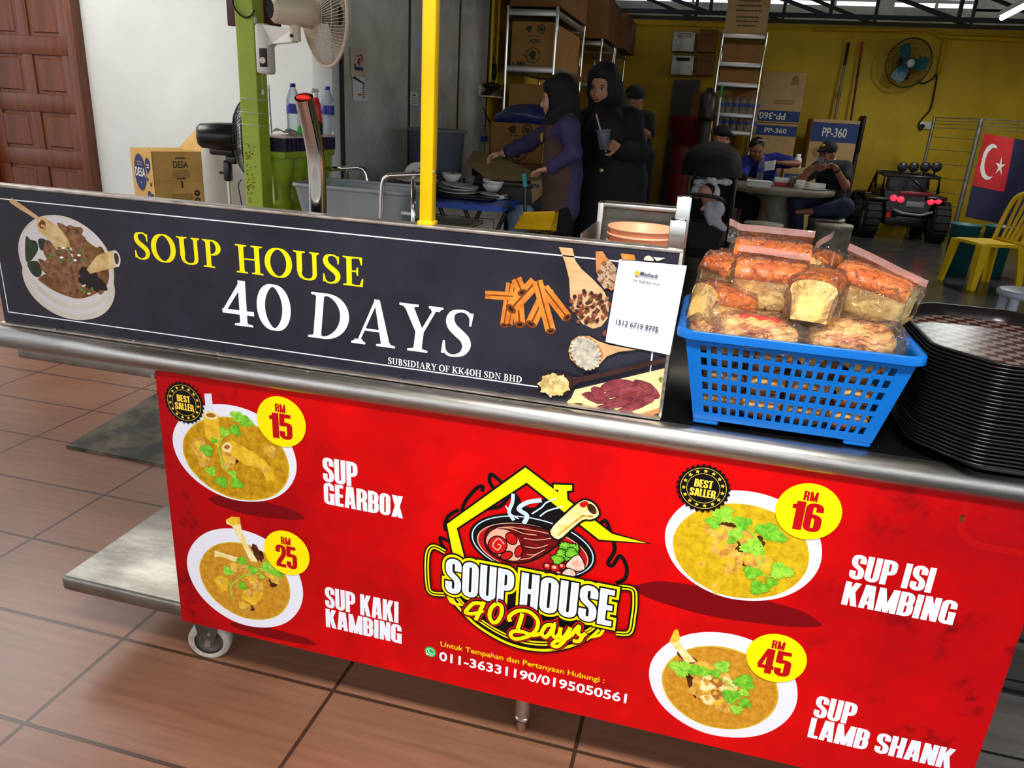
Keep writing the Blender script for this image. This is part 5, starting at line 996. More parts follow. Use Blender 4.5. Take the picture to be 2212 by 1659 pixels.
jn = mo @ V((0, 0, -.10)) - V((0, 0, .095)); b.prism([(X1+.03, 3.615, zb_-.005), (X1+.03, 3.615, zb_-.125), (X1+.09, 3.61, zb_-.09), (jn.x, jn.y-.03, jn.z-.035), (jn.x+.01, jn.y-.03, jn.z+.02), (X1+.1, 3.61, zb_-.012)], (0, .055, 0), CRW); b.cyl(jn-V((0, 0, .03)), jn+V((0, 0, .07)), .026, CRM, n=16); b.cyl(jn+V((0, -.034, -.01)), jn+V((0, -.028, -.01)), .008, BLKM, n=10)
bk = build('bracket', b, t); q = MB(); q.box((X1+.048, 3.596, za_+.075), (.042, .004, .085), BLKM, .002); q.cyl((X1+.048, 3.595, za_+.062), (X1+.048, 3.586, za_+.062), .015, CRM, n=18); tag(build('speed_control', q, bk), 'black speed switch')
for x, py in ((X1+.02, 198), (X1+.055, 188)):
    zc = at(565, py, 3.62).z; q = MB(); q.cyl((x, 3.62, za_), (x, 3.62, zc), .0009, CRW, n=5); q.lathe([(0, .012), (.004, .012), (.0065, 0), (.006, -.014), (0, -.014)], CRW, 10, Matrix.Translation((x, 3.62, zc))); build('pull_cord', q, t)
# thin rod leaning beside the pillar
b = MB(); b.tube([at(580, 186, 3.75), at(586, 276, 3.75), at(598, 480, 3.75)], .004, mat('lilac_rod', (176, 166, 186), .4), 8); one('broom_stick', b, 'thin lilac stick leaning beside the green pillar', 'stick')
# ---- balustrade
TIL = mat('navy_tile', (34, 26, 62), .15, coat=.4); PINK = mat('pinkish_ledge', (226, 208, 202), .6); BG = mat('green_baluster_paint', (158, 188, 40), .45, c2=(138, 164, 32), vs=7)
zc = at(660, 292, 4.0).z; ybs, ybe = 3.72, 4.29
t = thing('balustrade', 'green balustrade with a navy tiled edge and pinkish ledge', 'balustrade', (-2.27, 4.0, 0))
b = MB(); b.box((-2.28, (ybs+ybe)/2, zc-.006), (.17, ybe-ybs, .012), PINK, .003); build('ledge', b, t)
b = MB(); b.box((-2.28, (ybs+ybe)/2, zc-.046), (.155, ybe-ybs, .068), TIL)
for i in range(14): y = ybs+.01+i*.043; b.box((-2.2022, y, zc-.046), (.0008, .0022, .067), mat('tile_joint', (130, 120, 136), .7))
build('tile_band', b, t); b = MB(); b.box((-2.28, (ybs+ybe)/2, zc-.098), (.15, ybe-ybs, .036), BG, .006); build('rail', b, t); b = MB(); b.box((-2.28, (ybs+ybe)/2, .05), (.17, ybe-ybs, .1), BG); build('plinth', b, t)
for i in range(4):
    q = MB(); H_ = zc-.11-.1; prof = [(.072, 0), (.072, .08), (.05, .1), (.05, .13), (.07, .2), (.074, .34), (.058, H_-.32), (.056, H_-.27), (.064, H_-.26), (.064, H_-.24), (.05, H_-.22), (.056, H_-.12), (.068, H_-.08), (.072, H_-.06), (.074, 0+H_)]
    q.lathe(prof, BG, 20, Matrix.Translation((-2.285, ybs+.085+i*.142, .1))); build('baluster', q, t)
# ---- bottles and spray on the ledge
CLR = clearmat('clear_bottle', (236, 242, 246), .25, 60, .05, .35, .8, .10, (215, 222, 226)); BCAP = mat('blue_cap', (24, 52, 150), .4); LBL = mat('blue_label', (36, 56, 160), .4, c2=(200, 206, 224), vs=22, lo=.34, hi=.42); WAT = mat('bottle_label_white', (230, 234, 240), .4)
def bottle(label, c, h, r, lab=True, group=None, cap=BCAP, name='water_bottle', body=None, cat='bottle'):
    t = thing(name, label, cat, c, group); M_ = Matrix.Translation(c); b = MB()
    b.lathe([(0, .004), (r*.8, 0), (r, .01*h/.25), (r*.94, .12*h), (r, .15*h), (r*.95, .2*h), (r, .24*h), (r*.96, .3*h), (r, .36*h), (r, .66*h), (r*.9, .74*h), (r*.55, .87*h), (r*.36, .91*h), (r*.36, .94*h)], body or CLR, 24, M_); build('bottle_body', b, t)
    b = MB(); b.lathe([(r*.40, .925*h), (r*.42, .93*h), (r*.42, .995*h), (0, h)], cap, 18, M_); build('cap', b, t)
    if lab: b = MB(); b.lathe([(r*1.01, .42*h), (r*1.015, .43*h), (r*1.015, .60*h), (r*1.01, .61*h)], LBL, 24, M_); build('label_band', b, t)
    return t
bottle('clear water bottle with blue cap on the ledge, behind the bent pipe', V((-2.262, at(633, 275, 3.93).y, zc)), .265, .037)
bottle('clear water bottle with blue cap at the right end of the tiled ledge', V((-2.222, 4.245, zc)), .265, .036)
c = V((-2.232, 4.125, zc)); t = thing('spray_bottle', 'red ribbed spray bottle with white trigger on the ledge', 'bottle', c); RD = mat('red_plastic', (222, 26, 26), .3); DG = mat('dark_green_plastic', (20, 40, 26), .4)
b = MB(); b.lathe([(.032, .075), (.035, .09), (.028, .105), (.034, .125), (.027, .142), (.030, .16), (.02, .18), (.014, .2), (0, .2)], RD, 20, Matrix.Translation(c)); build('bottle_body', b, t); b = MB(); b.lathe([(0, 0), (.034, 0), (.036, .06), (.032, .076)], DG, 20, Matrix.Translation(c)); build('bottle_base', b, t)
b = MB(); b.cyl(c+V((0, 0, .2)), c+V((0, 0, .225)), .013, CRW); b.box(c+V((0, -.012, .237)), (.018, .07, .022), CRW, .006); b.tube([c+V((0, -.03, .232)), c+V((0, -.04, .215)), c+V((0, -.033, .195))], .004, CRW); build('trigger', b, t)
GRYC = mat('grey_rag', (128, 116, 104), .9, c2=(96, 86, 78), vs=12)
b = MB(); y0r, y1r = 3.80, 4.0
b.grid(lambda u, v: V((-2.33+.15*v, y0r+(y1r-y0r)*u, zc+.002+.025*abs(math.sin(u*5+v*3))*(1-v)+(.006 if v < .8 else -.0)-(max(0, v-.85)*.25 if .5 < u else 0))), 14, 10, GRYC); one('rag', b, 'crumpled grey-brown rag lying on the tiled ledge', 'cloth')
b = MB(); c = V((-2.22, at(645, 285, 3.9).y+.015, zc)); b.lathe([(0, 0), (.012, .001), (.014, .012), (.011, .02), (.014, .028), (.011, .036), (.012, .046), (0, .05)], mat('bright_green_plastic', (40, 200, 50), .4), 16, Matrix.Translation(c)); one('clothes_brush', b, 'small bright green plastic bottle on the ledge by the rag', 'bottle')
# ---- steel wall sheets
SHEET = mat('steel_wall_sheet', (238, 242, 238), .26, m=.3, c2=(180, 186, 182), vs=1.8, bump=.6, bs=2.2)
def sheet(label, y0, y1):
    b = MB(); b.box((-2.196, (y0+y1)/2, 1.52), (.008, y1-y0, 3.04), SHEET, .002, smooth=False); return one('steel_wall_sheet', b, label, 'wall panel', 'steel wall sheets')
sheet('steel wall sheet nearest the balustrade, with two paper notices taped on', 4.385, 5.395); sheet('middle steel wall sheet, behind the yellow post, with one small notice', 5.425, 6.485); sheet('far steel wall sheet, beside the yellow wall', 6.515, 7.335)
JM = mat('dark_joint', (40, 36, 32), .6)
for y, l in ((5.41, 'dark joint strip left of the yellow post'), (6.5, 'dark joint strip right of the yellow post'), (7.35, 'dark joint strip where the steel sheets meet the yellow wall'), (4.375, 'dark edge strip beside the white post')): b = MB(); b.box((-2.193, y, 1.52), (.012, .03, 3.04), JM); one('joint_strip', b, l, 'strip', 'strips between the steel sheets')
def wallpaper(name, label, px, m, draw, cat='notice'):
    A, B, C_, D = [atx(p[0], p[1], -2.188) for p in px]; t = thing(name, label, cat, C_); b = MB(); b.quad(A, B, C_, D, m); build('sheet', b, t)
    w = (B.y+C_.y-A.y-D.y)/2; F = Flat(V((-2.1875, (A.y+D.y)/2, (C_.z+D.z)/2)), (0, 1, 0), (0, 0, 1), (1, 0, 0), 3e-4); draw(F, w, (A.z+B.z-C_.z-D.z)/2); build('print', F.mb, t)
PPC = mat('old_paper', (214, 196, 176), .7, c2=(196, 172, 150), vs=5); PPW = mat('white_paper', (226, 226, 230), .7); RI = mat('red_ink', (150, 40, 50), .7); OI = mat('orange_ink', (190, 120, 50), .7)
def d1(F, w, h):
    rg = random.Random(2)
    for i in range(14): x = w*rg.uniform(.25, .8); z = h*rg.uniform(.35, .75); F.ell((x, z), w*.05, h*.04, (RI, INKD, RI)[i % 3], 0, .2, 10, i)
    F.poly([(w*.25, h*.2), (w*.8, h*.2), (w*.8, h*.32), (w*.25, h*.32)], INKN)
def d2(F, w, h):
    F.poly([(w*.15, h*.06), (w*.28, h*.06), (w*.28, h*.9), (w*.15, h*.9)], INKW)
    for i in range(9): F.poly([(w*.72, h*(.12+i*.08)), (w*.9, h*(.11+i*.08)), (w*.9, h*(.14+i*.08)), (w*.72, h*(.15+i*.08))], INKD)
    F.poly([(w*.35, h*.2), (w*.6, h*.2), (w*.6, h*.3), (w*.35, h*.3)], OI); F.poly([(0, h*.9), (w*.8, h*.72), (w*.8, h*.76), (w*.1, h)], INKD)
def d3(F, w, h): F.poly([(w*.3, h*.72), (w*.7, h*.72), (w*.7, h*.82), (w*.3, h*.82)], INKD); textlines(F, w/2, h*.55, w*.8, 5, h*.11, INKB, h*.05, 3)
wallpaper('wall_notice', 'faded pinkish notice, upper of the pair on the near steel sheet', [(756, 101), (788, 104), (790, 165), (758, 163)], PPC, d1); wallpaper('wall_notice', 'white notice with dark corner, lower of the pair on the near steel sheet', [(761, 163), (788, 168), (793, 218), (763, 217)], PPW, d2); wallpaper('wall_notice', 'small white notice on the steel sheet left of the yellow post', [(885, 198), (903, 200), (903, 228), (885, 226)], PPW, d3)
# ---- trolley with grey tub
TUBG = mat('grey_tub_plastic', (158, 162, 164), .5, c2=(140, 144, 146), vs=3)
zt2 = at(790, 411, 3.55).z; zb2 = at(760, 472, 3.58).z; xr_ = at(874, 425, 3.55).x; xl_ = xr_-.62
t = thing('dish_tub', 'grey plastic dish tub on the steel trolley', 'tub', ((xl_+xr_)/2, 3.75, zb2)); b = MB()
o0 = rnd([(xl_, 3.55, .05), (xr_, 3.55, .05), (xr_, 3.95, .05), (xl_, 3.95, .05)], True, 5); o1 = [((p[0]-(xl_+xr_)/2)*.9+(xl_+xr_)/2, (p[1]-3.75)*.88+3.75) for p in o0]; n = len(o0)
rings = [[V((p[0], p[1], zb2)) for p in o1], [V((p[0], p[1], zt2)) for p in o0], [V(((p[0]-(xl_+xr_)/2)*.97+(xl_+xr_)/2, (p[1]-3.75)*.96+3.75, zt2)) for p in o0], [V((p[0], p[1], zb2+.006)) for p in o1]]
b.add([p for r in rings for p in r], [(k*n+i, k*n+(i+1) % n, (k+1)*n+(i+1) % n, (k+1)*n+i) for k in range(3) for i in range(n)]+[[i for i in range(n)][::-1], [3*n+i for i in range(n)]], TUBG, False); build('tub_body', b, t)
b = MB(); b.tube([V((p[0], p[1], zt2-.004)) for p in o0], .011, TUBG, 8, True); build('rim', b, t)
t = thing('service_trolley', 'steel tube trolley carrying the grey tub', 'trolley', ((xl_+xr_)/2, 3.75, 0))
b = MB(); b.box(((xl_+xr_)/2+.12, 3.75, zb2-.012), (.95, .46, .02), STEELD, .004); build('top_shelf', b, t); b = MB(); b.box(((xl_+xr_)/2+.12, 3.75, .3), (.95, .46, .02), STEELD, .004); build('bottom_shelf', b, t)
def ubar(pts): q = MB(); q.tube([tuple(k) for k in crv(pts, n=5)], .0125, CHROME, 12); return build('handle', q, t)
y1 = 3.52; L_ = at(822, 490, y1); A_ = at(826, 400, y1); B_ = at(842, 379, y1); C2_ = at(900, 377, y1+.02); D2_ = at(925, 377, y1+.03)
q = MB(); q.tube([(L_.x, y1, .12), L_, at(824, 430, y1), A_, at(830, 386, y1), B_, C2_, D2_], .0125, CHROME, 12); build('handle', q, t)
k0 = at(893, 380, y1+.02); q = MB(); q.tube([k0, at(892, 487, y1+.02), (at(892, 487, y1+.02).x, y1+.02, .12)], .0115, CHROME, 12); build('handle_leg', q, t); q = MB(); q.bar(at(868, 459, y1+.03), at(900, 463, y1+.03), .02, .014, STEEL); build('catch', q, t)
y2 = 3.98; q = MB(); q.tube([at(700, 366, y2), at(740, 364, y2), at(775, 362, y2), at(786, 366, y2), at(791, 376, y2), at(793, 402, y2), V((at(793, 402, y2).x, y2, .12))], .0125, CHROME, 12); build('handle', q, t); k0 = at(748, 364, y2); q = MB(); q.tube([k0, (k0.x, y2, .12)], .0115, CHROME, 12); build('handle_leg', q, t)
for x in (L_.x, k0.x):
    for y in (3.55, 3.95): q = MB(); q.lathe([(0, -.012), (.035, -.012), (.04, -.006), (.04, .006), (.035, .012), (0, .012)], BLK, 18, Matrix.Translation((x, y, .042)) @ Matrix.Rotation(PI/2, 4, 'X')); q.cyl((x, y, .05), (x, y, .3), .012, STEEL); build('caster', q, t)
# ---- blue table with used dishes
BLUT = mat('blue_table_top', (30, 84, 190), .35, c2=(22, 70, 170), vs=4); LEGD = mat('dark_steel_leg', (60, 52, 50), .4, m=.6)
ZT = .80; A_ = atz(815, 425, ZT); B_ = atz(1085, 447, ZT); C2_ = atz(1142, 424, ZT); D2_ = A_+(C2_-B_)
t = thing('folding_table', 'blue topped folding table stacked with used dishes', 'table', ((A_.x+C2_.x)/2, (A_.y+C2_.y)/2, 0))
b = MB(); b.prism([A_-V((0, 0, .035)), B_-V((0, 0, .035)), C2_-V((0, 0, .035)), D2_-V((0, 0, .035))], (0, 0, .035), BLUT); build('table_top', b, t)
ex = (B_-A_).normalized(); ey = (C2_-B_).normalized()
for s in (.18, .62, .82):
    for k, (da, db) in enumerate(((.10, .34), (.34, .10))):
        P0 = A_+ex*((B_-A_).length*s); q = MB(); q.cyl(P0+ex*(da-.2)*1.1+ey*.06+V((0, 0, -.04)), P0+ex*(db-.2)*1.6+ey*.06+V((0, 0, -.8)), .013, LEGD); q.cyl(P0+ex*(da-.2)*1.1+ey*.06, P0+ex*(da-.2)*1.1+ey*.28+V((0, 0, -.04)), .01, LEGD); build('leg', q, t)
DW = mat('white_glaze', (232, 230, 222), .25, coat=.3); FOOD = mat('food_scraps', (180, 130, 70), .7, c2=(96, 120, 40), vs=60); TRK = mat('black_tray', (24, 22, 24), .35); BRTH = mat('brown_broth', (120, 66, 24), .2); RDF = mat('red_scraps', (170, 60, 30), .6)
def plate_mb(r, d=.016): b = MB(); b.lathe([(0, .004), (r*.55, .004), (r*.62, .006), (r*.95, d), (r, d+.001), (r, d-.002), (r*.6, 0), (0, 0)], DW, 32); return b
def bowl_mb(r, h): b = MB(); b.lathe([(0, .006), (r*.5, .008), (r*.8, h*.5), (r*.96, h), (r, h), (r*.86, h*.5), (r*.52, 0), (0, 0)], DW, 32); return b
def put(mb, name, label, cat, loc, rx=0, ry=0, scraps=None, group='used dishes on the blue table'):
    t = thing(name, label, cat, (0, 0, 0), group); build(name.split('_')[-1]+'_body', mb, t)
    if scraps: b = MB(); scraps(b); build('food', b, t)
    t.location = loc; t.rotation_euler = (rx, ry, 0); return t
def scr_(r, z, n, m): return lambda b: [b.ell((r*random.uniform(-1, 1), r*random.uniform(-1, 1), z+random.uniform(0, .004)), (random.uniform(.006, .016), random.uniform(.006, .014), .006), random.choice(m), 8) for _ in range(n)]
def tp(px, py, z): p = atz(px, py, z); return p
c = tp(1003, 425, ZT+.005); b = MB(); b.box((c.x, c.y, ZT+.012), (.46, .30, .022), TRK, .01); one('black_tray', b, 'black tray under the plate pile on the blue table', 'tray'); zz = ZT+.024
cx_ = at(990, 400, c.y)
for i, (dx, rx, ry, r) in enumerate(((0, .0, .0, .135), (-.01, 0, .05, .135), (.008, 0, .09, .13))): put(plate_mb(r), 'dirty_plate', ['lowest white plate of the pile on the black tray', 'middle white plate of the pile on the black tray', 'top tilted white plate of the pile on the black tray'][i], 'plate', V((cx_.x+dx, c.y, zz+.018*i+(.006 if i else 0))), rx, ry)
zz2 = zz+.075; cb = at(975, 385, c.y); put(bowl_mb(.068, .05), 'soup_bowl', 'white bowl of leftovers on top of the plate pile', 'bowl', V((cb.x, c.y, zz2)), 0, .05, lambda b: (b.lathe([(0, .04), (.058, .04), (.058, .036), (0, .036)], FOOD, 20), scr_(.035, .044, 12, [FOOD, RDF, INKW, GHB])(b)))
cb = at(1015, 388, c.y); t = thing('glass_cup', 'clear cup of brown broth on the plate pile', 'cup', (cb.x, c.y, zz2-.005)); b = MB(); b.lathe([(0, 0), (.026, 0), (.036, .05), (.033, .05), (.024, .003), (0, .003)], CLR, 24, Matrix.Translation((cb.x, c.y, zz2-.005))); build('cup_body', b, t); b = MB(); b.lathe([(0, .004), (.024, .004), (.029, .03), (0, .03)], BRTH, 20, Matrix.Translation((cb.x, c.y, zz2-.005))); build('broth', b, t)
c = tp(1065, 428, ZT+.005); put(plate_mb(.105), 'dirty_plate', 'white plate with bones at the right corner of the blue table', 'plate', V((c.x, c.y, ZT)), 0, 0, lambda b: [b.ell((.03+.02*i, -.02*i, .02), (.022, .01, .012), DW if i != 1 else FOOD, 8) for i in range(3)])
put(plate_mb(.10), 'dirty_plate', 'white plate under the bowls at the right corner of the blue table', 'plate', V((c.x-.005, c.y+.02, ZT+.018)), 0, .04)
put(bowl_mb(.07, .05), 'soup_bowl', 'white bowl standing on the plates at the right corner of the blue table', 'bowl', V((c.x-.02, c.y+.04, ZT+.045)), 0, 0, scr_(.03, .03, 6, [FOOD, BRTH])); put(bowl_mb(.075, .042), 'soup_bowl', 'white bowl nested askew in the bowl at the right corner of the blue table', 'bowl', V((c.x-.02, c.y+.045, ZT+.078)), 0, .08)
c = at(880, 394, 4.55); b = MB(); b.box((c.x, 4.62, c.z-.01), (.30, .26, .018), TRK, .008); b.box((c.x, 4.62, (c.z-.02+ZT)/2), (.22, .2, c.z-.02-ZT), TRK, .01); one('black_tray', b, 'dark tray stack left of the yellow post on the blue table', 'tray')
put(plate_mb(.10), 'dirty_plate', 'white plate lying on the dark tray left of the yellow post', 'plate', V((c.x, 4.62, c.z)), 0, 0); p_ = put(plate_mb(.085), 'dirty_plate', 'white plate with herb scraps tipped up left of the yellow post', 'plate', V((c.x+.03, 4.66, c.z+.045)), .75, .3, scr_(.04, .012, 10, [FOOD, GHB, DW]))
put(bowl_mb(.06, .04), 'soup_bowl', 'white bowl lying before the tipped plate left of the yellow post', 'bowl', V((c.x-.0, 4.60, c.z+.018)), 0, 0)
b = MB(); b.grid(lambda u, v: V((c.x+.12+.07*u, 4.55+.05*v, c.z+.012+.02*math.sin(u*7+v*4)**2)), 8, 6, PPW); one('used_tissue', b, 'crumpled white tissue on the dark tray beside the yellow post', 'tissue')
# ---- steel cabinet, bin, dustpan, bags
x0, x1 = at(955, 470, 4.98).x, at(1090, 470, 4.98).x
t = thing('steel_cabinet', 'low stainless steel cabinet behind the blue table', 'cabinet', ((x0+x1)/2-.2, 5.15, 0)); b = MB(); b.box(((x0-.35+x1)/2, 5.18, .37), (x1-x0+.35, .4, .74), STEELD, .006, smooth=False); build('cabinet_body', b, t); b = MB(); b.box(((x0-.35+x1)/2, 4.977, .36), (x1-x0+.2, .006, .62), STEELD, .003); build('door', b, t)
BIN = mat('grey_bin_plastic', (112, 120, 128), .5, c2=(98, 106, 114), vs=4); cb = at(944, 278, 5.16); zt3 = cb.z
t = thing('plastic_bin', 'large grey plastic bin against the steel wall behind the yellow post', 'bin', (cb.x, 5.16, .745)); b = MB(); H3 = zt3-.745
b.lathe([(0, .004), (.165, 0), (.192, H3-.02), (.204, H3-.018), (.206, H3), (.192, H3), (.165, .01), (0, .01)], BIN, 40, Matrix.Translation((cb.x, 5.16, .745))); build('bin_body', b, t); b = MB(); b.tube([(cb.x+.203*math.cos(i*PI/20), 5.16+.203*math.sin(i*PI/20), zt3-.012) for i in range(40)], .009, BIN, 8, True); build('rim', b, t)
DPY = mat('yellow_dustpan', (246, 196, 10), .45, c2=(222, 168, 10), vs=6); TEAL = mat('teal_grip', (20, 150, 150), .4)
pA = [at(1112, 494, 4.6), at(1185, 497, 4.6), at(1198, 460, 4.72), at(1130, 462, 4.72)]
t = thing('dustpan', 'yellow long-handled dustpan with a teal grip', 'dustpan', (pA[0]+pA[1])/2); b = MB(); b.prism(pA, (0, .01, -.005), DPY); b.prism([pA[3], pA[2], pA[2]+V((0, .10, -.02)), pA[3]+V((0, .10, -.02))], (0, 0, .012), DPY); b.prism([pA[1], pA[2], pA[2]+V((0, .10, 0)), pA[1]+V((.02, .12, -.02))], (.006, 0, 0), DPY); b.prism([pA[0], pA[3], pA[3]+V((0, .10, 0)), pA[0]+V((-.02, .12, -.02))], (-.006, 0, 0), DPY); build('pan', b, t)
g0 = at(1134, 464, 4.74); g1 = at(1135, 404, 4.76); g2 = at(1132, 375, 4.77); b = MB(); b.cyl(g0, g1, .011, BLK); build('stick', b, t); b = MB(); b.cyl(g1, g2, .015, TEAL); tag(build('grip', b, t), 'teal grip')
BAGK = mat('black_bin_bag', (20, 20, 22), .3, c2=(10, 10, 12), vs=8, bump=.6, bs=14)
c0_ = at(1160, 520, 4.55); c0_.x += .10; b = MB(); zb_g = c0_.z+.13
blob(b, [('e', (c0_.x, 4.6, zb_g*.45), (.22, .22, zb_g*.46), .1), ('e', (c0_.x+.22, 4.66, zb_g*.4), (.22, .2, zb_g*.41), .1), ('e', (c0_.x-.12, 4.52, zb_g*.82), (.1, .08, .07), .05)], BAGK, .02); one('bin_bag', b, 'black rubbish bag on the floor below the yellow dustpan', 'bag')
BLB = mat('pale_blue_bag', (120, 150, 176), .4, bump=.5, bs=20); c1_ = at(1122, 468, 4.96); b = MB(); blob(b, [('e', (c1_.x, 4.96, c1_.z), (.08, .06, .06), .04), ('e', (c1_.x+.05, 4.96, c1_.z+.03), (.05, .05, .05), .04), ('c', (c1_.x, 4.96, 0.08), (c1_.x, 4.96, c1_.z), .08, .07, .04)], BLB, .014); one('plastic_bag', b, 'pale blue plastic bag on the floor beside the steel cabinet', 'bag')
# ---- work table with the brown sheet
TBK = mat('dark_table', (40, 36, 34), .5); xw0, xw1 = at(1040, 400, 5.2).x, at(1172, 400, 5.2).x; ZW = at(1100, 393, 5.0).z
t = thing('work_table', 'dark work table under the sheet of brown paper', 'table', ((xw0+xw1)/2, 5.2, 0)); b = MB(); b.box(((xw0+xw1)/2-.04, 5.30, ZW-.02), (xw1-xw0+.1, .5, .03), TBK, .006); build('table_top', b, t); b = MB(); b.box(((xw0+xw1)/2+.12, 5.08, ZW-.26), (.36, .012, .45), TBK); build('apron', b, t)
for x in (x1+.05, xw1-.0):
    for y in (5.11, 5.5): b = MB(); b.box((x, y, ZW/2-.02), (.04, .04, ZW-.04), TBK); build('leg', b, t)
KRF = mat('brown_paper', (164, 140, 96), .8, c2=(140, 116, 76), vs=4, st=(1, 6, 1), bump=.1, bs=30)
rows = [[at(1022, 325, 5.5), at(1070, 336, 5.45), at(1120, 356, 5.4), at(1166, 376, 5.35)], [at(1010, 352, 5.3), at(1065, 356, 5.3), at(1120, 372, 5.25), at(1176, 382, 5.2)], [at(1003, 350, 5.1), at(1052, 386, 5.08), at(1112, 392, 5.06), at(1179, 388, 5.06)]]
def shf(u, v):
    R_ = [crv_at(r, u) for r in rows]; return R_[0]*(1-v)*(1-v)+R_[1]*2*v*(1-v)+R_[2]*v*v
def crv_at(r, u): n = len(r)-1; x = min(u*n, n-1e-6); i = int(x); return r[i].lerp(r[i+1], x-i)
b = MB(); b.grid(shf, 24, 12, KRF); e0, e1 = at(1146, 391, 5.055), at(1180, 388, 5.055); f0, f1 = at(1150, 441, 5.05), at(1181, 412, 5.05)
b.grid(lambda u, v: e0.lerp(e1, u).lerp(f0.lerp(f1, u), v)+V((0, -.012*math.sin(u*6)*v, 0)), 8, 6, KRF); one('paper_sheet', b, 'sheet of brown paper being spread over the work table', 'paper')
def azn(F, w, h, s=1):
    F.ring((w*.70, h*.84), w*.075, w*.10, INKG); F.ell((w*.70, h*.84), w*.05, w*.05, INKG); F.ell((w*.42, h*.84), w*.07, w*.07, INKG, 0, .12); textlines(F, w*.56, h*.68, w*.45, 1, .01, INKG, h*.02, 3); tx(F, 'AZN', w*.43, h*.54, h*.085, INKG, w=w*.26, off=.03); F.ring((w*.54, h*.28), w*.15, w*.17, INKG); F.ell((w*.54, h*.28), w*.08, w*.10, INKG, 0, .1); F.line([(w*.3, h*.3), (w*.42, h*.22)], .01, INKG); F.poly([(w*.17, h*.05), (w*.36, h*.05), (w*.36, h*.13), (w*.17, h*.13)], INKG); F.ell((w*.08, h*.09), w*.03, w*.03, INKG)
def cart_px(label, x0, x1, ytop, ybot, Y, d, m=CARD2, prt=None, open_=False, zbot=None, group='cartons on and by the left racks', **k):
    a = at(x0, (ytop+ybot)/2, Y); c = at(x1, (ytop+ybot)/2, Y); zt = at((x0+x1)/2, ytop, Y).z; zb = zbot if zbot is not None else at((x0+x1)/2, ybot, Y).z; w = c.x-a.x; h = zt-zb
    return carton(label, V(((a.x+c.x)/2, Y+d/2, zb)), w, d, h, 0, m, (lambda F: prt(F, w, h)) if prt else None, None, None, open_, group=group, **k), (a.x+c.x)/2, w, zb, zt
CARD4 = mat('tan_cardboard', (182, 132, 70), .8, c2=(164, 116, 58), vs=5)
_, xc, ww, zb4, zt4 = cart_px('open brown carton with green prints holding a blue plastic bag', 1058, 1172, 266, 352, 6.1, .4, CARD4, azn, True)
cart_px('plain brown carton on the floor carrying the carton with the blue bag', 1056, 1175, 352, 520, 6.1, .42, CARD2, None, zbot=0)
carton_top = zb4; b = MB(); PBB = mat('blue_plastic_bag', (34, 36, 140), .3, c2=(70, 80, 110), vs=5, bump=.6, bs=12)
bz = [('e', (xc+dx*ww, 6.3+dy, zt4+dz), (rx_, .13, rz_), .05) for dx, dy, dz, rx_, rz_ in ((-.2, 0, .03, .16, .06), (.15, .02, .06, .2, .09), (.3, 0, .05, .12, .08), (-.05, -.02, .07, .14, .06), (0, 0, -.06, .16, .08))]; blob(b, bz, PBB, .014); one('plastic_bag', b, 'shiny blue plastic bag in the open brown carton', 'bag')
bottle('small water bottle by the yellow wall, left of the cartons', at(1045, 332, 6.6), .24, .036); 
b = MB(); p_ = at(1045, 332, 6.6); b.box((p_.x, p_.y, p_.z/2), (.16, .16, p_.z), TBK, .01); one('stand', b, 'dark stand under the small water bottle', 'stand')
# pipes, socket box on the yellow wall
YP = mat('yellow_conduit', (240, 200, 30), .4)
for px, l in ((1062, 'yellow conduit pipe on the yellow wall, nearer the steel sheets'), (1075, 'yellow conduit pipe on the yellow wall, nearer the rack')):
    p = atx(px, 90, -2.18); b = MB(); b.cyl((-2.18, p.y, 1.55), (-2.18, p.y, 3.1), .014, YP); b.cyl((-2.18, p.y, 2.0), (-2.18, p.y, 2.03), .019, YP); one('conduit', b, l, 'pipe', 'conduits on the yellow wall')
p0, p1 = atx(1043, 196, -2.16), atx(1089, 199, -2.16); t = thing('wall_shelf', 'small pale shelf with a black gadget on the yellow wall', 'shelf', (-2.16, (p0.y+p1.y)/2, p0.z)); b = MB(); b.box((-2.13, (p0.y+p1.y)/2, p0.z-.045), (.14, abs(p1.y-p0.y), .012), CRM, .002); b.box((-2.19, (p0.y+p1.y)/2, p0.z-.0), (.012, abs(p1.y-p0.y), .1), CRM); build('shelf', b, t)
b = MB(); blob(b, [('e', (-2.13, p0.y+.22, p0.z+.05), (.05, .2, .035), .03), ('c', (-2.13, p0.y+.1, p0.z-.03), (-2.13, p0.y+.25, p0.z+.03), .02, .02, .02), ('e', (-2.13, p0.y+.05, p0.z-.02), (.04, .05, .03), .02)], BLKM, .012); one('hanging_tool', b, 'black gadget lying on the small shelf on the yellow wall', 'tool')
p0 = atx(1065, 150, -2.17); b = MB(); b.tube([(-2.17, p0.y, p0.z+.12), (-2.17, p0.y, p0.z+.02)], .004, BLKM); b.lathe([(0, .09), (.02, .08), (.03, 0), (.02, -.06), (0, -.07)], BLKM, 10, Matrix.Translation((-2.16, p0.y, p0.z-.03))); one('hanging_tool', b, 'black tool hanging on the yellow wall above the small shelf', 'tool')
b = MB(); b.tube([tuple(q) for q in crv([atx(1043, 232, -2.19), atx(1052, 252, -2.19), atx(1063, 272, -2.19)])], .006, BLKM); one('wall_cable', b, 'thin black cable running down the yellow wall', 'cable')
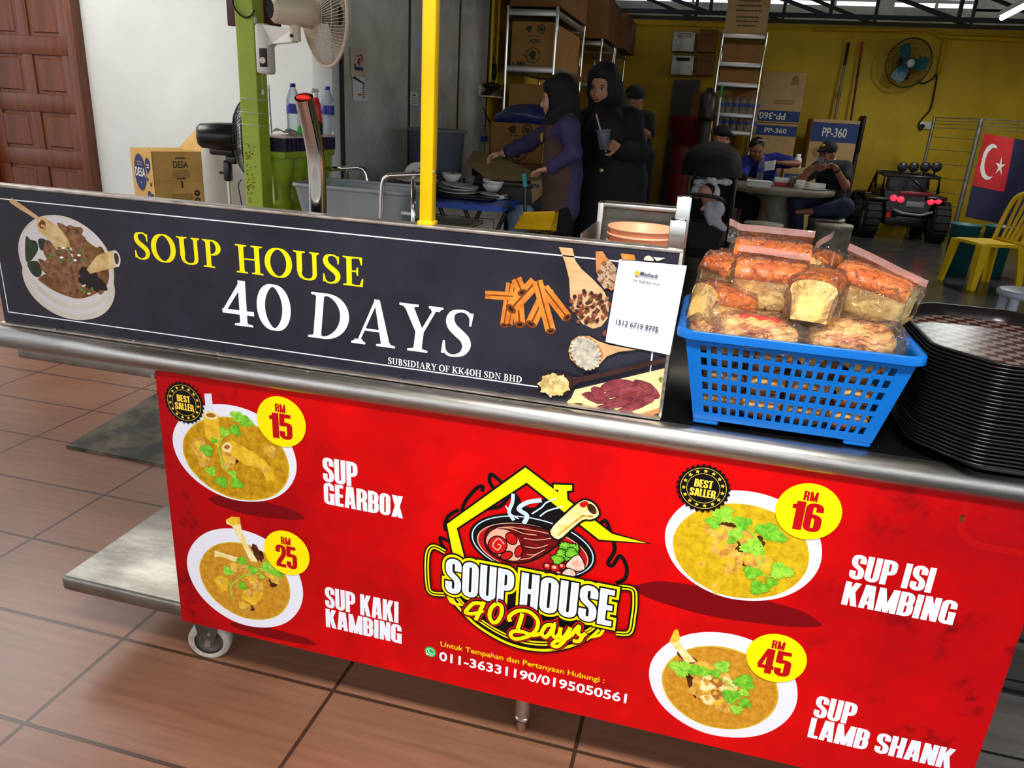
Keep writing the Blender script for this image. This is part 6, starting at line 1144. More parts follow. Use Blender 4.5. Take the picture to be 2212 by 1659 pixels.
# ---- steel racks along the left wall
def rack(label, X0, X1, Ya, Yb, levels, ztop, group=None, pr=.016):
    t = thing('steel_rack', label, 'rack', ((X0+X1)/2, (Ya+Yb)/2, 0), group)
    for x in (X0, X1):
        for y in (Ya, Yb): b = MB(); b.cyl((x, y, 0), (x, y, ztop), pr, CHROME, n=14); b.ell((x, y, ztop), (pr, pr, .012), CHROME, 12); build('post', b, t)
    for z in levels:
        b = MB(); b.box(((X0+X1)/2, (Ya+Yb)/2, z), (X1-X0, Yb-Ya, .012), STEELD); b.box(((X0+X1)/2, Ya, z), (X1-X0, .02, .055), STEEL, .003); b.box(((X0+X1)/2, Yb, z), (X1-X0, .02, .055), STEEL, .003)
        for x in (X0, X1): b.box((x, (Ya+Yb)/2, z), (.02, Yb-Ya, .055), STEELD, .003)
        build('shelf', b, t)
    return t
pl, pr_ = at(1098, 30, 7.4).x, at(1204, 30, 7.4).x; zA = at(1150, 22, 7.4).z; zM = at(1148, 150, 7.4).z; zL = zM-.62; yB = atx(1262, 60, pr_).y
rack('nearest steel rack along the left wall, full of cartons', pl, pr_, 7.4, yB, [.25, zL, zM, zA-.02], zA+.03, 'steel racks along the left wall')
yC, yD, yE = atx(1300, 90, pr_).y, atx(1326, 105, pr_).y, atx(1350, 120, pr_).y
rack('second steel rack along the left wall, behind the woman in black', pl, pr_, yC, yD, [.25, 1.2, zM, zA-.02], zA+.03, 'steel racks along the left wall'); rack('farthest steel rack along the left wall, at the corner', pl, pr_, yD+.15, yE, [.25, 1.2, zM, zA-.02], zA+.03, 'steel racks along the left wall')
wR = pr_-pl; ROWN = ['nearest', 'second', 'third']
def boxes(label, X0, X1, ys, z, h, m, prt=None, w=None):
    for i, (a, c_) in enumerate(zip(ys[:-1], ys[1:])): carton(label[i] if isinstance(label, list) else label, V(((X0+X1)/2, (a+c_)/2, z)), X1-X0, c_-a-.012, h, 0, m, (lambda F: prt(F, X1-X0, h)) if prt and i == 0 else None, None, None, group='cartons on and by the left racks')
e = .03; y0 = 7.43; st_ = (yB-y0-.02)/3; ys = [y0+st_*i for i in range(4)]
boxes(['carton with green round prints on the upper shelf of the nearest rack', 'middle carton on the upper shelf of the nearest rack', 'rearmost carton on the upper shelf of the nearest rack'], pl+e, pr_-e, ys, zM+.012, (zA-zM)*.80, CARD4, azn)
boxes(['plain brown carton on the lower shelf of the nearest rack, behind the blue bag', 'middle carton on the lower shelf of the nearest rack', 'rearmost carton on the lower shelf of the nearest rack'], pl+e, pr_-e, ys, zL+.012, .48, CARD4)
boxes(['nearest carton on top of the nearest rack', 'second carton on top of the nearest rack', 'third carton on top of the nearest rack'], pl-.0, pr_+.02, ys, zA+.035, .5, CARD2)
ys2 = [yC+.02, (yC+yD)/2, yD-.02]; boxes(['nearer carton on top of the second rack', 'farther carton on top of the second rack'], pl, pr_+.05, ys2, zA+.035, .48, CARD2)
boxes(['nearer carton on the upper shelf of the second rack', 'farther carton on the upper shelf of the second rack'], pl+e, pr_-e, ys2, zM+.012, .2, CARD2)
boxes(['carton on top of the farthest rack', 'last carton on top of the farthest rack, hanging over its end'], pl, pr_+.12, [yD+.15, (yD+yE)/2+.1, yE+.1], zA+.035, .45, CARD2)
RDT = mat('dark_red_plastic', (120, 24, 40), .4); c = V(((pl+pr_)/2, (yC+yD)/2-.1, 1.212)); b = MB(); b.lathe([(0, 0), (.17, 0), (.2, .22), (.21, .23), (.2, .235), (.18, .22), (0, .2)], RDT, 28, Matrix.Translation(c)); one('plastic_basin', b, 'dark red basin on the middle shelf of the second rack', 'basin')
c = V((pr_-.2, yD+.45, zM+.012)); b = MB(); b.lathe([(0, 0), (.13, 0), (.13, .28), (.125, .29), (0, .29)], STEELD, 24, Matrix.Translation(c)); b.lathe([(.132, .02), (.134, .03), (.134, .09), (.132, .1)], BG, 24, Matrix.Translation(c)); one('steel_pot', b, 'tall silver tin with a green band on the farthest rack', 'tin')
c = V((pr_-.12, yC+.25, 1.212)); b = MB(); b.box(c+V((0, -.06, .09)), (.16, .2, .18), PPW, .01); one('white_box', b, 'small white box on the middle shelf of the second rack', 'box')
# ---- rubber mat
MATM = mat('worn_rubber_mat', (112, 100, 78), .7, c2=(52, 48, 42), vs=5, lo=.42, hi=.58, bump=.4, bs=14, det=9)
q0, q1, q2 = atz(143, 968), atz(337, 855), atz(355, 1010); b = MB(); dd = (q1-q0)*1.35; ee = (q2-q0).normalized()*.9
def mf(u, v): p = q0+dd*u+ee*v; return V((p.x+.004*math.sin(v*31), p.y+.004*math.sin(u*27), .012+.003*math.sin(u*19)*math.sin(v*23)))
b.grid(mf, 20, 20, MATM); b.prism([q0, q0+ee, q0+dd+ee, q0+dd], (0, 0, .010), MATM); one('floor_mat', b, 'worn grey-black rubber mat on the brown tiles behind the counter', 'mat')
# ---- drain slots in the grey floor
for y, l in ((1.885, 'dark drain slot with steel edge in the grey floor, nearer one'), (2.13, 'dark drain slot with steel edge in the grey floor, farther one')):
    t = thing('floor_drain', l, 'drain', (1.3, y, 0), 'drain slots right of the counter'); b = MB(); b.box((1.6, y, .002), (1.9, .022, .004), BLKM); build('slot', b, t); b = MB(); b.box((1.6, y-.016, .004), (1.9, .008, .008), STEEL); build('steel_edge', b, t)
# ================================================================ right background
CSTN = mat('grey_concrete_furniture', (158, 150, 134), .7, c2=(112, 104, 90), vs=7, bump=.25, bs=30)
TC = atz(1684, 401, .755); TZ = .755
t = thing('round_table', 'round grey concrete pedestal table in the dining hall', 'table', (TC.x, TC.y, 0))
b = MB(); b.lathe([(0, TZ), (.575, TZ), (.59, TZ-.012), (.59, TZ-.055), (.56, TZ-.07), (0, TZ-.07)], CSTN, 56, Matrix.Translation((TC.x, TC.y, 0))); build('table_top', b, t)
b = MB(); b.lathe([(0, 0), (.2, 0), (.19, .3), (.16, .52), (.2, .62), (.26, TZ-.07), (0, TZ-.07)], CSTN, 32, Matrix.Translation((TC.x, TC.y, 0))); build('pedestal', b, t)
def stump(label, x, y, r=.195, h=.44):
    t = thing('stump_stool', label, 'stool', (x, y, 0), 'concrete stools around the round table'); b = MB(); M_ = Matrix.Translation((x, y, 0)); b.lathe([(0, 0), (r*.95, 0), (r*.98, .1), (r*.93, .2), (r*.97, h-.05), (r*.99, h-.03)], CSTN, 32, M_); build('stool_body', b, t); b = MB(); b.lathe([(r*.99, h-.03), (r*1.02, h-.012), (r*.98, h), (0, h+.002)], mat('worn_stool_top', (186, 180, 166), .6, c2=(140, 132, 118), vs=9), 32, M_); build('stool_top', b, t)
s1_ = atz(1652, 487, .44); stump('concrete stump stool in front of the table pedestal', s1_.x, s1_.y+.2)
s2_ = atz(1807, 488, .44); SR = (s2_.x, s2_.y+.19); stump('concrete stump stool nearest the counter, at the right of the table', *SR)
MS = at(1762, 470, 9.25); stump('concrete stump stool under the man in the black shirt and cap', MS.x+.12, 9.28); stump('concrete stump stool half hidden under the far side of the table', at(1668, 440, 10.3).x, 10.35)
ml = at(1570, 400, 9.6); stump('concrete stump stool hidden behind the stroller', ml.x, 9.62)
# things on the round table
FOAM = mat('white_foam', (232, 232, 226), .6); REDC = mat('red_container', (206, 40, 36), .5)
def ont(px, py): p = atz(px, py, TZ); return V((p.x, p.y, TZ+.001))
p = ont(1638, 403); t = thing('foam_box', 'open white foam food box at the left of the round table', 'food box', p, 'food on the round table'); b = MB(); b.prism([p+V((-.12, -.08, 0)), p+V((.12, -.08, 0)), p+V((.12, .08, 0)), p+V((-.12, .08, 0))], (0, 0, .05), FOAM); b.box(p+V((0, 0, .056)), (.26, .18, .012), FOAM, .004); build('box_body', b, t)
p = ont(1688, 402); t = thing('food_tub', 'white and red food tub in the middle of the round table', 'food box', p, 'food on the round table'); b = MB(); b.box(p+V((0, 0, .02)), (.16, .12, .04), REDC, .006); build('tub_body', b, t); b = MB(); b.box(p+V((0, 0, .065)), (.17, .13, .05), FOAM, .008); build('lid', b, t)
def glass(label, p, h, r, liq, name='glass_cup'):
    t = thing(name, label, 'cup', p); M_ = Matrix.Translation(p); b = MB(); b.lathe([(0, 0), (r*.75, 0), (r, h), (r*.93, h), (r*.7, .004), (0, .004)], CLR, 20, M_); build('cup_body', b, t)
    if liq: b = MB(); b.lathe([(0, .005), (r*.7, .005), (r*.88, h*.7), (0, h*.7)], liq, 20, M_); build('drink', b, t)
    return t
TEA = mat('brown_tea', (110, 62, 34), .2); glass('glass of brown tea on the round table', ont(1709, 405), .12, .036, TEA)
p = ont(1727, 408); b = MB(); b.lathe([(0, 0), (.04, 0), (.05, .09), (.047, .09), (.037, .005), (0, .005)], FOAM, 20, Matrix.Translation(p)); one('paper_cup', b, 'white paper cup beside the glass of tea', 'cup', 'food on the round table')
p = ont(1757, 410); t = thing('food_plate', 'white plate with a food wrapper at the right of the round table', 'plate', p); b = MB(); b.lathe([(0, .004), (.09, .004), (.14, .018), (.14, .014), (.09, 0), (0, 0)], DW, 32, Matrix.Translation(p)); build('plate_body', b, t); b = MB(); b.box(p+V((.03, .03, .045)), (.17, .09, .05), FOAM, .012, .2); build('food_pack', b, t)
bottle('clear water bottle with violet cap standing on the round table', ont(1640, 396)+V((0, .10, 0)), .28, .036, True, None, mat('violet_cap', (96, 70, 190), .4))
# ---- yellow chair
YC = mat('yellow_chair_plastic', (244, 206, 10), .35, c2=(230, 188, 4), vs=5)
t = thing('plastic_chair', 'yellow plastic chair with slatted back in the dining hall', 'chair', (0, 0, 0))
b = MB()
def seat(u, v): x = (u-.5)*.42; y = (v-.5)*.42; return V((x*(1-.04*v), y, .44-.012*math.cos((u-.5)*3)*math.cos((v-.5)*3)+(-.02 if v < .03 else 0)))
b.grid(seat, 14, 14, YC); o_ = [V((p[0], p[1], .445)) for p in rnd([(-.215, -.215, .06), (.215, -.215, .06), (.205, .215, .06), (-.205, .215, .06)], True, 5)]; b.prism([p-V((0, 0, .035)) for p in o_], (0, 0, .028), YC); build('seat', b, t)
for sx in (-1, 1):
    for sy in (-1, 1):
        b = MB(); T0 = V((sx*.185, sy*.185, .43)); B0 = V((sx*.225, sy*(.225 if sy < 0 else .25), 0)); M0 = [(-.045, -.045), (.045, -.045), (.045, -.015), (-.01, -.008), (-.015, .045), (-.045, .045)]
        b.add([T0+V((-sx*a, -sy*c, 0)) for a, c in M0]+[B0+V((-sx*a*.6, -sy*c*.6, 0)) for a, c in M0], [(i, (i+1) % 6, 6+(i+1) % 6, 6+i) for i in range(6)]+[list(range(6)), list(range(6, 12))], YC); build('leg', b, t)
def bk(x, s): return V((x*(1+.06*s), .195+.10*s+.03*(1-(x/.2)**2)*s, .44+.46*s))
b = MB(); arch = [bk(-.19, 0), bk(-.19, .3), bk(-.185, .6), bk(-.165, .85), bk(-.11, .97), bk(0, 1.0), bk(.11, .97), bk(.165, .85), bk(.185, .6), bk(.19, .3), bk(.19, 0)]
ap = [V(q) for q in crv(arch, n=5)]
b.tube(ap, .022, YC, 8); build('back_frame', b, t)
for x in (-.105, -.035, .035, .105):
    b = MB(); P_ = [V(q) for q in crv([bk(x*.85, .0), bk(x*.9, .3), bk(x, .6), bk(x*1.05, .96)], n=4)]
    for k_ in range(len(P_)-1): b.bar(P_[k_], P_[k_+1]+(P_[k_+1]-P_[k_])*.1, .04, .012, YC, .003, up=(0, 1, 0))
    build('back_slat', b, t)
b = MB(); b.tube([bk(-.19, .03), bk(0, .03), bk(.19, .03)], .016, YC, 8); build('back_rail', b, t)
t.location = (2.655, 8.32, 0); t.rotation_euler = (0, 0, math.radians(-70))
# ---- plastic stool at the right edge
GS = mat('grey_plastic_stool', (176, 184, 198), .4, c2=(160, 168, 182), vs=4); p = atz(2212, 628, .45); t = thing('plastic_stool', 'pale grey plastic stool at the right edge behind the trays', 'stool', (p.x+.02, p.y, 0)); M_ = Matrix.Translation((p.x+.02, p.y, 0)); b = MB(); b.lathe([(0, .448), (.15, .452), (.168, .446), (.172, .43), (.165, .41), (.14, .405), (0, .41)], GS, 36, M_); build('seat', b, t)
for i in range(4): a = PI/4+i*PI/2; b = MB(); b.cyl((p.x+.02+.125*math.cos(a), p.y+.125*math.sin(a), .42), (p.x+.02+.16*math.cos(a), p.y+.16*math.sin(a), 0), .03, GS, .022); build('leg', b, t)
# ---- mesh fence with flag
GALV = mat('galvanised_wire', (150, 150, 140), .4, m=.7, c2=(110, 108, 100), vs=20)
pb = atz(2052, 530, 0); YF = pb.y; ptop = at(2116, 255, YF)
t = thing('mesh_panel', 'folding galvanised wire mesh panel standing against the yellow wall', 'mesh panel', (pb.x+.4, YF, 0)); hF = ptop.z
b = MB(); b.cyl((pb.x, YF, 0), (pb.x, YF, hF), .03, GALV, n=14); build('post', b, t)
b = MB(); b.cyl((pb.x+1.9, YF, 0), (pb.x+1.9, YF, hF), .025, GALV, n=12); build('post', b, t)
pl_ = at(2018, 258, YF+.6); b = MB(); b.cyl((pl_.x, YF+.6, 0), (pl_.x, YF+.6, hF), .02, GALV, n=12); build('post', b, t)
b = MB()
zsF = [hF-.01, hF-.05, hF-.09, hF-.14, hF-.26, hF-.42, hF-.6, hF-.78, hF-.96, hF-1.12, .2]
for z in zsF: b.cyl((pb.x, YF, z), (pb.x+1.9, YF, z), .007 if z > hF-.02 else .0045, GALV, n=6)
for i in range(40): x = pb.x+.0475*i; b.cyl((x, YF, hF-.01), (x, YF, hF-.14), .0025, GALV, n=4)
build('wire_grid', b, t); b = MB()
for z in zsF: b.cyl((pb.x, YF, z), (pl_.x, YF+.6, z), .007 if z > hF-.02 else .0045, GALV, n=6)
build('wire_grid', b, t)
NAVY = mat('navy_flag_cloth', (34, 34, 70), .8, c2=(26, 26, 54), vs=5); FRED = mat('red_flag_cloth', (206, 36, 40), .8, c2=(180, 28, 34), vs=5); FWH = mat('white_flag_cloth', (226, 222, 214), .8)
Yq = YF-.06; A_, B_, C2_, D2_ = at(2127, 288, Yq), at(2262, 312, Yq), at(2235, 500, Yq), at(2085, 468, Yq)
def flg(u, v, o=0): p = A_.lerp(B_, u).lerp(D2_.lerp(C2_, u), v); return V((p.x, Yq+.03*math.sin(u*8+v*3)-o, p.z))
t = thing('flag', 'dark blue flag with a red canton, white crescent and star on the mesh panel', 'flag', (D2_.x, Yq, D2_.z)); b = MB(); b.grid(flg, 24, 18, NAVY); build('flag_cloth', b, t)
b = MB(); b.grid(lambda u, v: flg(u*.47, v*.62, .004), 14, 12, FRED); build('canton', b, t)
b = MB(); cr1 = [(.21+.13*math.cos(a)-.0, .31+.21*math.sin(a)) for a in [1.15+i*(2*PI-2.3)/20 for i in range(21)]]; cr2 = [(.245+.105*math.cos(a), .31+.17*math.sin(a)) for a in [1.15+i*(2*PI-2.3)/20 for i in range(21)]][::-1]
cr1 = [(max(.06, x-.03), y) for x, y in cr1]; cr2 = [(x-.03, y) for x, y in cr2]
for i in range(20): b.add([flg(*cr1[i], .008), flg(*cr1[i+1], .008), flg(*cr2[20-i-1], .008), flg(*cr2[20-i], .008)], [(0, 1, 2, 3)], FWH)
sp = [(.335+(.075 if i % 2 == 0 else .022)*math.sin(i*PI/5), .34-(.115 if i % 2 == 0 else .034)*math.cos(i*PI/5)) for i in range(10)]
for i in range(10): b.add([flg(.335, .34, .008), flg(*sp[i], .008), flg(*sp[(i+1) % 10], .008)], [(0, 1, 2)], FWH)
tag(build('crescent_and_star', b, t), 'white crescent and star')
# ---- buckets, green box at the right edge
TB = mat('dark_teal_plastic', (24, 92, 96), .5)
for px, yy, l in ((2084, 9.0, 'dark teal bucket behind the yellow chair, left of the pair'), (2160, 9.1, 'dark teal bucket behind the yellow chair, partly hidden by its back')):
    p = at(px, 500, yy); t = thing('bucket', l, 'bucket', (p.x, yy, 0), 'teal buckets behind the yellow chair'); M_ = Matrix.Translation((p.x, yy, 0)); b = MB(); b.lathe([(0, .004), (.12, 0), (.14, .5), (.15, .505), (.15, .52), (.135, .52), (.117, .01), (0, .01)], TB, 28, M_); build('bucket_body', b, t); b = MB(); b.tube([(p.x+.15*math.cos(a), yy-.02, .5-.06*math.sin(a)) for a in [i*PI/10 for i in range(11)]], .005, GALV, 6); build('handle', b, t)
GB = mat('lime_painted_block', (122, 152, 32), .6, c2=(100, 128, 24), vs=4); p = atz(2178, 600, 0); b = MB(); x0 = p.x+.28; b.box((x0+.4, 8.95, .22), (.9, .3, .44), GB, .02); b.box((x0+.5, 8.98, .62), (.7, .22, .4), GB, .02); b.box((x0+.47, 8.95, .84), (.84, .28, .06), GB, .015); one('low_wall', b, 'lime green painted low wall at the right edge behind the yellow chair', 'wall')
# ---- toy car
TCK = mat('black_toy_plastic', (30, 30, 34), .35, c2=(20, 20, 24), vs=4); TYR = mat('toy_tyre', (24, 24, 26), .8, bump=.5, bs=60); TLR = mat('red_tail_light', (240, 40, 60), .3, emit=1.6); TGR = mat('toy_grey_trim', (120, 122, 128), .4)
YT = 11.5; ct = at(1962, 450, YT); t = thing('toy_car', 'black ride-on toy buggy with red tail lights and four roof lamps', 'toy car', (ct.x, YT+.6, 0)); k = 1.17/160
def tp_(px, py, dy=0): return at(px, py, YT)+V((0, dy, 0))
wheels = []
for px, dy, w in ((1880, .12, .2), (2030, .12, .2), (1868, 1.0, .18), (2020, 1.0, .18)):
    c = at(px, 480, YT); q = MB(); M_ = Matrix.Translation((c.x+(.02*dy), YT+dy, .27)) @ Matrix.Rotation(PI/2, 4, 'Y'); q.lathe([(.12, -w*.5), (.2, -w*.52), (.25, -w*.45), (.27, -w*.3), (.27, w*.3), (.25, w*.45), (.2, w*.52), (.12, w*.5)], TYR, 28, M_); q.lathe([(0, w*.4), (.12, w*.42), (.13, w*.5), (.13, -w*.5), (.12, -w*.42), (0, -w*.4)], TGR, 20, M_)
    for i in range(18): a = i*PI/9; q.box((0, 0, 0), (.03, .05, w*.9), TYR, M=M_ @ Matrix.Rotation(a, 4, 'Z') @ Matrix.Translation((.265, 0, 0)))
    build('wheel', q, t)
xa, xb = tp_(1905, 450).x, tp_(2012, 450).x; cx0 = (xa+xb)/2; zt_ = tp_(1965, 412).z; zb_ = tp_(1965, 470).z
q = MB(); q.box((cx0, YT+.55, (zt_+zb_)/2), (xb-xa, 1.1, zt_-zb_), TCK, .05); q.prism([V((xa-.02, YT-.02, zt_-.02)), V((xb+.02, YT-.02, zt_-.02)), V((xb-.05, YT-.06, zb_+.08)), V((xa+.05, YT-.06, zb_+.08))], (0, .3, 0), TCK); q.box((cx0, YT+.6, .26), (xb-xa-.1, 1.2, .14), TCK, .03); build('body', q, t)
for px in (1898, 2022):
    for dy, w in ((.12, .26), (1.0, .24)): q = MB(); c = tp_(px, 425); q.box((c.x, YT+dy, c.z-.02), (w, .4, .05), TCK, .02); build('fender', q, t)
q = MB(); F_ = [tp_(1905, 415), tp_(1912, 378), tp_(2030, 385), tp_(2025, 420)]; q.tube(F_, .022, TCK, 10); F2 = [p+V((0, .55, .02)) for p in F_]; q.tube(F2, .02, TCK, 10); q.tube([F_[1], F2[1]], .02, TCK, 10); q.tube([F_[2], F2[2]], .02, TCK, 10); F3 = [p+V((0, .45, -.35)) for p in F2[1:3]]; q.tube([F2[1], F3[0]], .018, TCK); q.tube([F2[2], F3[1]], .018, TCK); q.tube([tp_(1966, 383), tp_(1990, 402), tp_(2000, 420)], .02, TCK); build('roll_cage', q, t)
for px in (1949, 1973, 1998, 2022):
    c = tp_(px, 361); q = MB(); q.lathe([(0, .05), (.04, .05), (.06, .01), (.065, -.03), (.05, -.04), (0, -.045)], TCK, 20, Matrix.Translation(c) @ Matrix.Rotation(-PI/2, 4, 'X')); q.cyl(c, c+V((0, .02, -.11)), .012, TCK); build('roof_lamp', q, t)
for px, py in ((1929, 427), (1944, 430), (2009, 435), (2025, 433)):
    c = tp_(px, py, -.06); q = MB(); q.lathe([(0, .02), (.03, .018), (.042, 0), (.042, -.03), (0, -.03)], TLR, 18, Matrix.Translation(c) @ Matrix.Rotation(PI/2, 4, 'X')); build('tail_light', q, t)
c = tp_(1975, 441, -.05); q = MB(); q.box(c, (.22, .015, .07), TGR, .004); build('rear_plate', q, t)
q = MB(); A_ = [tp_(1928, 452, -.06), tp_(1945, 459, -.08), tp_(1985, 464, -.08), tp_(2012, 458, -.06)]; q.tube(A_, .018, TGR, 8); build('bumper', q, t)
q = MB(); q.box(tp_(1978, 418, -.02), (.42, .06, .05), mat('dark_red_trim', (120, 20, 30), .3), .01); build('tail_trim', q, t)
for px in (1955, 1998): q = MB(); c = tp_(px, 408, .5); q.box(c, (.3, .08, .3), TCK, .03); build('seat', q, t)
q = MB(); q.box(tp_(1920, 457, .0), (.07, .06, .16), REDC, .01); build('shock_absorber', q, t)
# ---- back wall fan, cable, socket, conduit
TEALB = mat('teal_fan_blade', (40, 130, 150), .35); DKG = mat('dark_fan_wire', (70, 62, 40), .4)
CF = at(1963, 136, 13.0); t = thing('wall_fan', 'large caged fan with teal blades on the yellow back wall', 'fan', (CF.x, 13.1, CF.z)); fm = Matrix.Translation(CF) @ Matrix.Rotation(.25, 4, 'Z') @ Matrix.Rotation(PI/2+.1, 4, 'X')
cage(t, fm, .33, 48, DKG, .0026, .1, .07, .011, 3); blades(t, fm, .28, 3, TEALB, .075); b = MB(); b.lathe([(0, .075), (.055, .07), (.06, .05), (0, .05)], FOAM, 20, fm); build('centre_cap', b, t); b = MB(); b.cyl(CF+V((0, .05, 0)), CF+V((.02, .38, -.05)), .06, BLK); b.box(CF+V((.02, .37, -.05)), (.2, .03, .3), BLK, .01); build('motor_and_mount', b, t)
b = MB(); YW = 13.34; b.tube([tuple(q) for q in crv([at(1982, 176, YW), at(1996, 180, YW), at(2012, 172, YW), at(2024, 162, YW), at(2018, 200, YW), at(2010, 235, YW), at(1996, 252, YW), at(1985, 268, YW), at(1988, 280, YW), at(1995, 274, YW)])], .012, BLKM, 8); one('fan_cable', b, 'black cable looping down from the back wall fan to the socket', 'cable')
p = at(2001, 271, 13.37); t = thing('wall_socket', 'white double socket with a black plug on the back wall', 'socket', p); b = MB(); b.box(p, (.21, .03, .11), CRW, .008); build('socket_plate', b, t); b = MB(); b.box(p+V((-.06, -.03, -.01)), (.06, .05, .05), BLKM, .01); build('plug', b, t)
b = MB(); b.tube([at(1760, 63, YW), at(1900, 64, YW), at(2003, 64, YW), at(2016, 70, YW), at(2030, 79, YW), at(2100, 82, YW), at(2240, 87, YW)], .03, YEL, 8); one('conduit', b, 'yellow painted conduit along the top of the back wall', 'pipe', 'conduits on the back wall'); b = MB(); b.tube([at(2043, 80, YW), at(2036, 115, YW), at(2027, 160, YW)], .03, YEL, 8); one('conduit', b, 'yellow painted conduit running down the back wall beside the fan', 'pipe', 'conduits on the back wall')
# ---- brooms
b = MB(); a, c_ = at(1833, 92, 13.3), at(1774, 420, 13.15); c_ = a+(c_-a)*((a.z-.02)/(a.z-c_.z)); k_ = a.lerp(c_, .12); b.cyl(k_, c_, .02, mat('grey_stick', (140, 132, 120), .4)); t = thing('mop', 'grey mop stick with black top leaning on the back wall', 'mop', c_); build('stick', b, t); b = MB(); b.cyl(a, k_, .022, BLKM); build('grip', b, t); b = MB(); g_ = at(1814, 197, 13.27); b.cyl(g_, g_+V((0, 0, -.09)), .026, BLKM); build('collar', b, t)
b = MB(); a, c_ = at(1863, 90, 13.3), at(1817, 400, 13.15); c_ = a+(c_-a)*((a.z-.02)/(a.z-c_.z)); k_ = a.lerp(c_, .08); b.cyl(k_, c_, .016, mat('dark_red_stick', (70, 26, 20), .5)); t = thing('broom', 'thin dark red broom stick with orange tip leaning on the back wall', 'broom', c_); build('stick', b, t); b = MB(); b.cyl(a, k_, .02, mat('orange_tip', (200, 60, 24), .5)); build('tip', b, t)
# ---- centre rack
YR = 11.0; a = at(1561, 75, YR); c_ = at(1656, 75, YR); zz_ = [at(1600, y, YR).z for y in (78, 140, 184, 250, 288)]
rack('steel rack standing left of the printed cup cartons, with water bottles', a.x, c_.x, YR, YR+1.5, [.25]+zz_[::-1][:4]+[zz_[0]], zz_[0]+.05, None, .02)
wR = c_.x-a.x; xm = (a.x+c_.x)/2; YB2 = YR+.06
def grn(F, w, h):
    F.ell((w*.5, h*.86), w*.34, h*.06, INKG, 0, .12); textlines(F, w*.5, h*.6, w*.6, 3, h*.09, INKG, h*.03, 4); textlines(F, w*.5, h*.3, w*.55, 3, h*.08, INKG, h*.03, 6)
carton('tall carton with green print on top of the centre rack', V((xm, YR+.3, zz_[0]+.03)), wR-.02, .55, .62, 0, CARD3, lambda F: grn(F, wR, .62), group='cartons on the centre rack')
carton('brown carton on the upper shelf of the centre rack', V((xm, YR+.32, zz_[1]+.007)), wR-.06, .5, (zz_[0]-zz_[1])*.72, 0, CARD2, group='cartons on the centre rack'); carton('brown carton on the second shelf of the centre rack', V((xm, YR+.32, zz_[2]+.007)), wR-.06, .5, (zz_[1]-zz_[2])*.8, 0, CARD2, group='cartons on the centre rack')
b = MB(); b.box((xm+.12, YR+.5, zz_[3]+.23), (wR*.6, .1, .42), CARD2, .005); one('carton', b, 'brown carton behind the bottles on the centre rack', 'carton', 'cartons on the centre rack')
b0 = bottle('water bottle in the upper row on the centre rack', V((0, 0, 0)), .24, .034, True, 'water bottles on the centre rack', mat('red_cap', (150, 40, 60), .4)); n_ = 0
for row, (zz0, yy) in enumerate(((zz_[3]+.008, YR+.1), (zz_[4]+.008, YR+.1))):
    for i in range(6):
        x = a.x+.12+i*.09; l = 'water bottle with blue label in the %s row on the centre rack' % (('upper', 'lower')[row])
        if n_ == 0: b0.location = (x, yy, zz0); b0['label'] = l
        else: dup(b0, (x, yy, zz0), None, l, 'water bottles on the centre rack')
        n_ += 1
gr = at(1560, 185, YR-.05); gb = at(1552, 300, YR-.05); t = thing('mop', 'white mop stick with green tip leaning against the centre rack', 'mop', (gb.x, YR-.15, 0)); b = MB(); b.cyl(gr-V((0, 0, .12)), (gb.x-.02, YR-.25, 0.02), .014, CRW); build('stick', b, t); b = MB(); b.cyl(gr, gr-V((0, 0, .14)), .02, mat('green_tip', (40, 130, 50), .4)); build('tip', b, t)
p = at(1532, 208, 10.7); b = MB(); b.lathe([(0, 0), (.10, 0), (.11, .05), (.11, .3), (.06, .36), (.04, .4), (0, .4)], mat('dark_jug', (34, 26, 22), .4), 20, Matrix.Translation((p.x, 10.7, p.z-.3))); b.cyl((p.x, 10.7, p.z-.3), (p.x, 10.7, 0), .07, TBK); one('water_dispenser', b, 'dark drink dispenser left of the centre rack', 'dispenser')
# ---- boxes on the wall, grey board
for px0, py0, px1, py1, m_, l in ((1455, 66, 1498, 113, STEELD, 'upper steel meter box of the left pair on the back wall'), (1452, 118, 1495, 164, STEELD, 'lower steel meter box of the left pair on the back wall'), (1511, 62, 1545, 114, CARD2, 'upper brown meter box beside the steel pair on the back wall'), (1508, 117, 1540, 164, CARD2, 'lower brown meter box beside the steel pair on the back wall')):
    A_, C2_ = at(px0, py0, 13.2), at(px1, py1, 13.2); t = thing('meter_box', l, 'box', ((A_.x+C2_.x)/2, 13.3, C2_.z), 'boxes on the back wall'); b = MB(); b.box(((A_.x+C2_.x)/2, 13.29, (A_.z+C2_.z)/2), (C2_.x-A_.x, .2, A_.z-C2_.z), m_, .01, smooth=False); build('box_body', b, t); b = MB(); b.box(((A_.x+C2_.x)/2, 13.185, A_.z-.06), ((C2_.x-A_.x)*.6, .02, .05), BLKM if 'lower steel' in l else m_, .004); build('handle', b, t)
A_, B_ = at(1456, 172, 13.25), at(1512, 172, 13.25); GBD2 = mat('grey_board', (104, 102, 96), .6, c2=(84, 82, 78), vs=2); b = MB(); b.prism([V((A_.x, 12.9, 0.0)), V((B_.x+.02, 12.9, 0.0)), V((B_.x, 13.3, B_.z)), V((A_.x, 13.3, A_.z))], (0, .05, 0), GBD2); one('grey_board', b, 'tall grey board leaning below the steel meter boxes', 'board')
A_, C2_ = at(1497, 198, 12.4), at(1535, 276, 12.4); b = MB(); b.prism([V((A_.x, 12.4, C2_.z)), V((C2_.x, 12.4, C2_.z)), V((C2_.x, 12.45, A_.z)), V((A_.x, 12.45, A_.z))], (0, .03, 0), CARD2); b.box((A_.x+.15, 12.44, C2_.z/2), (.3, .05, C2_.z), TBK); one('cardboard_sheet', b, 'sheet of brown cardboard propped left of the centre rack', 'cardboard')
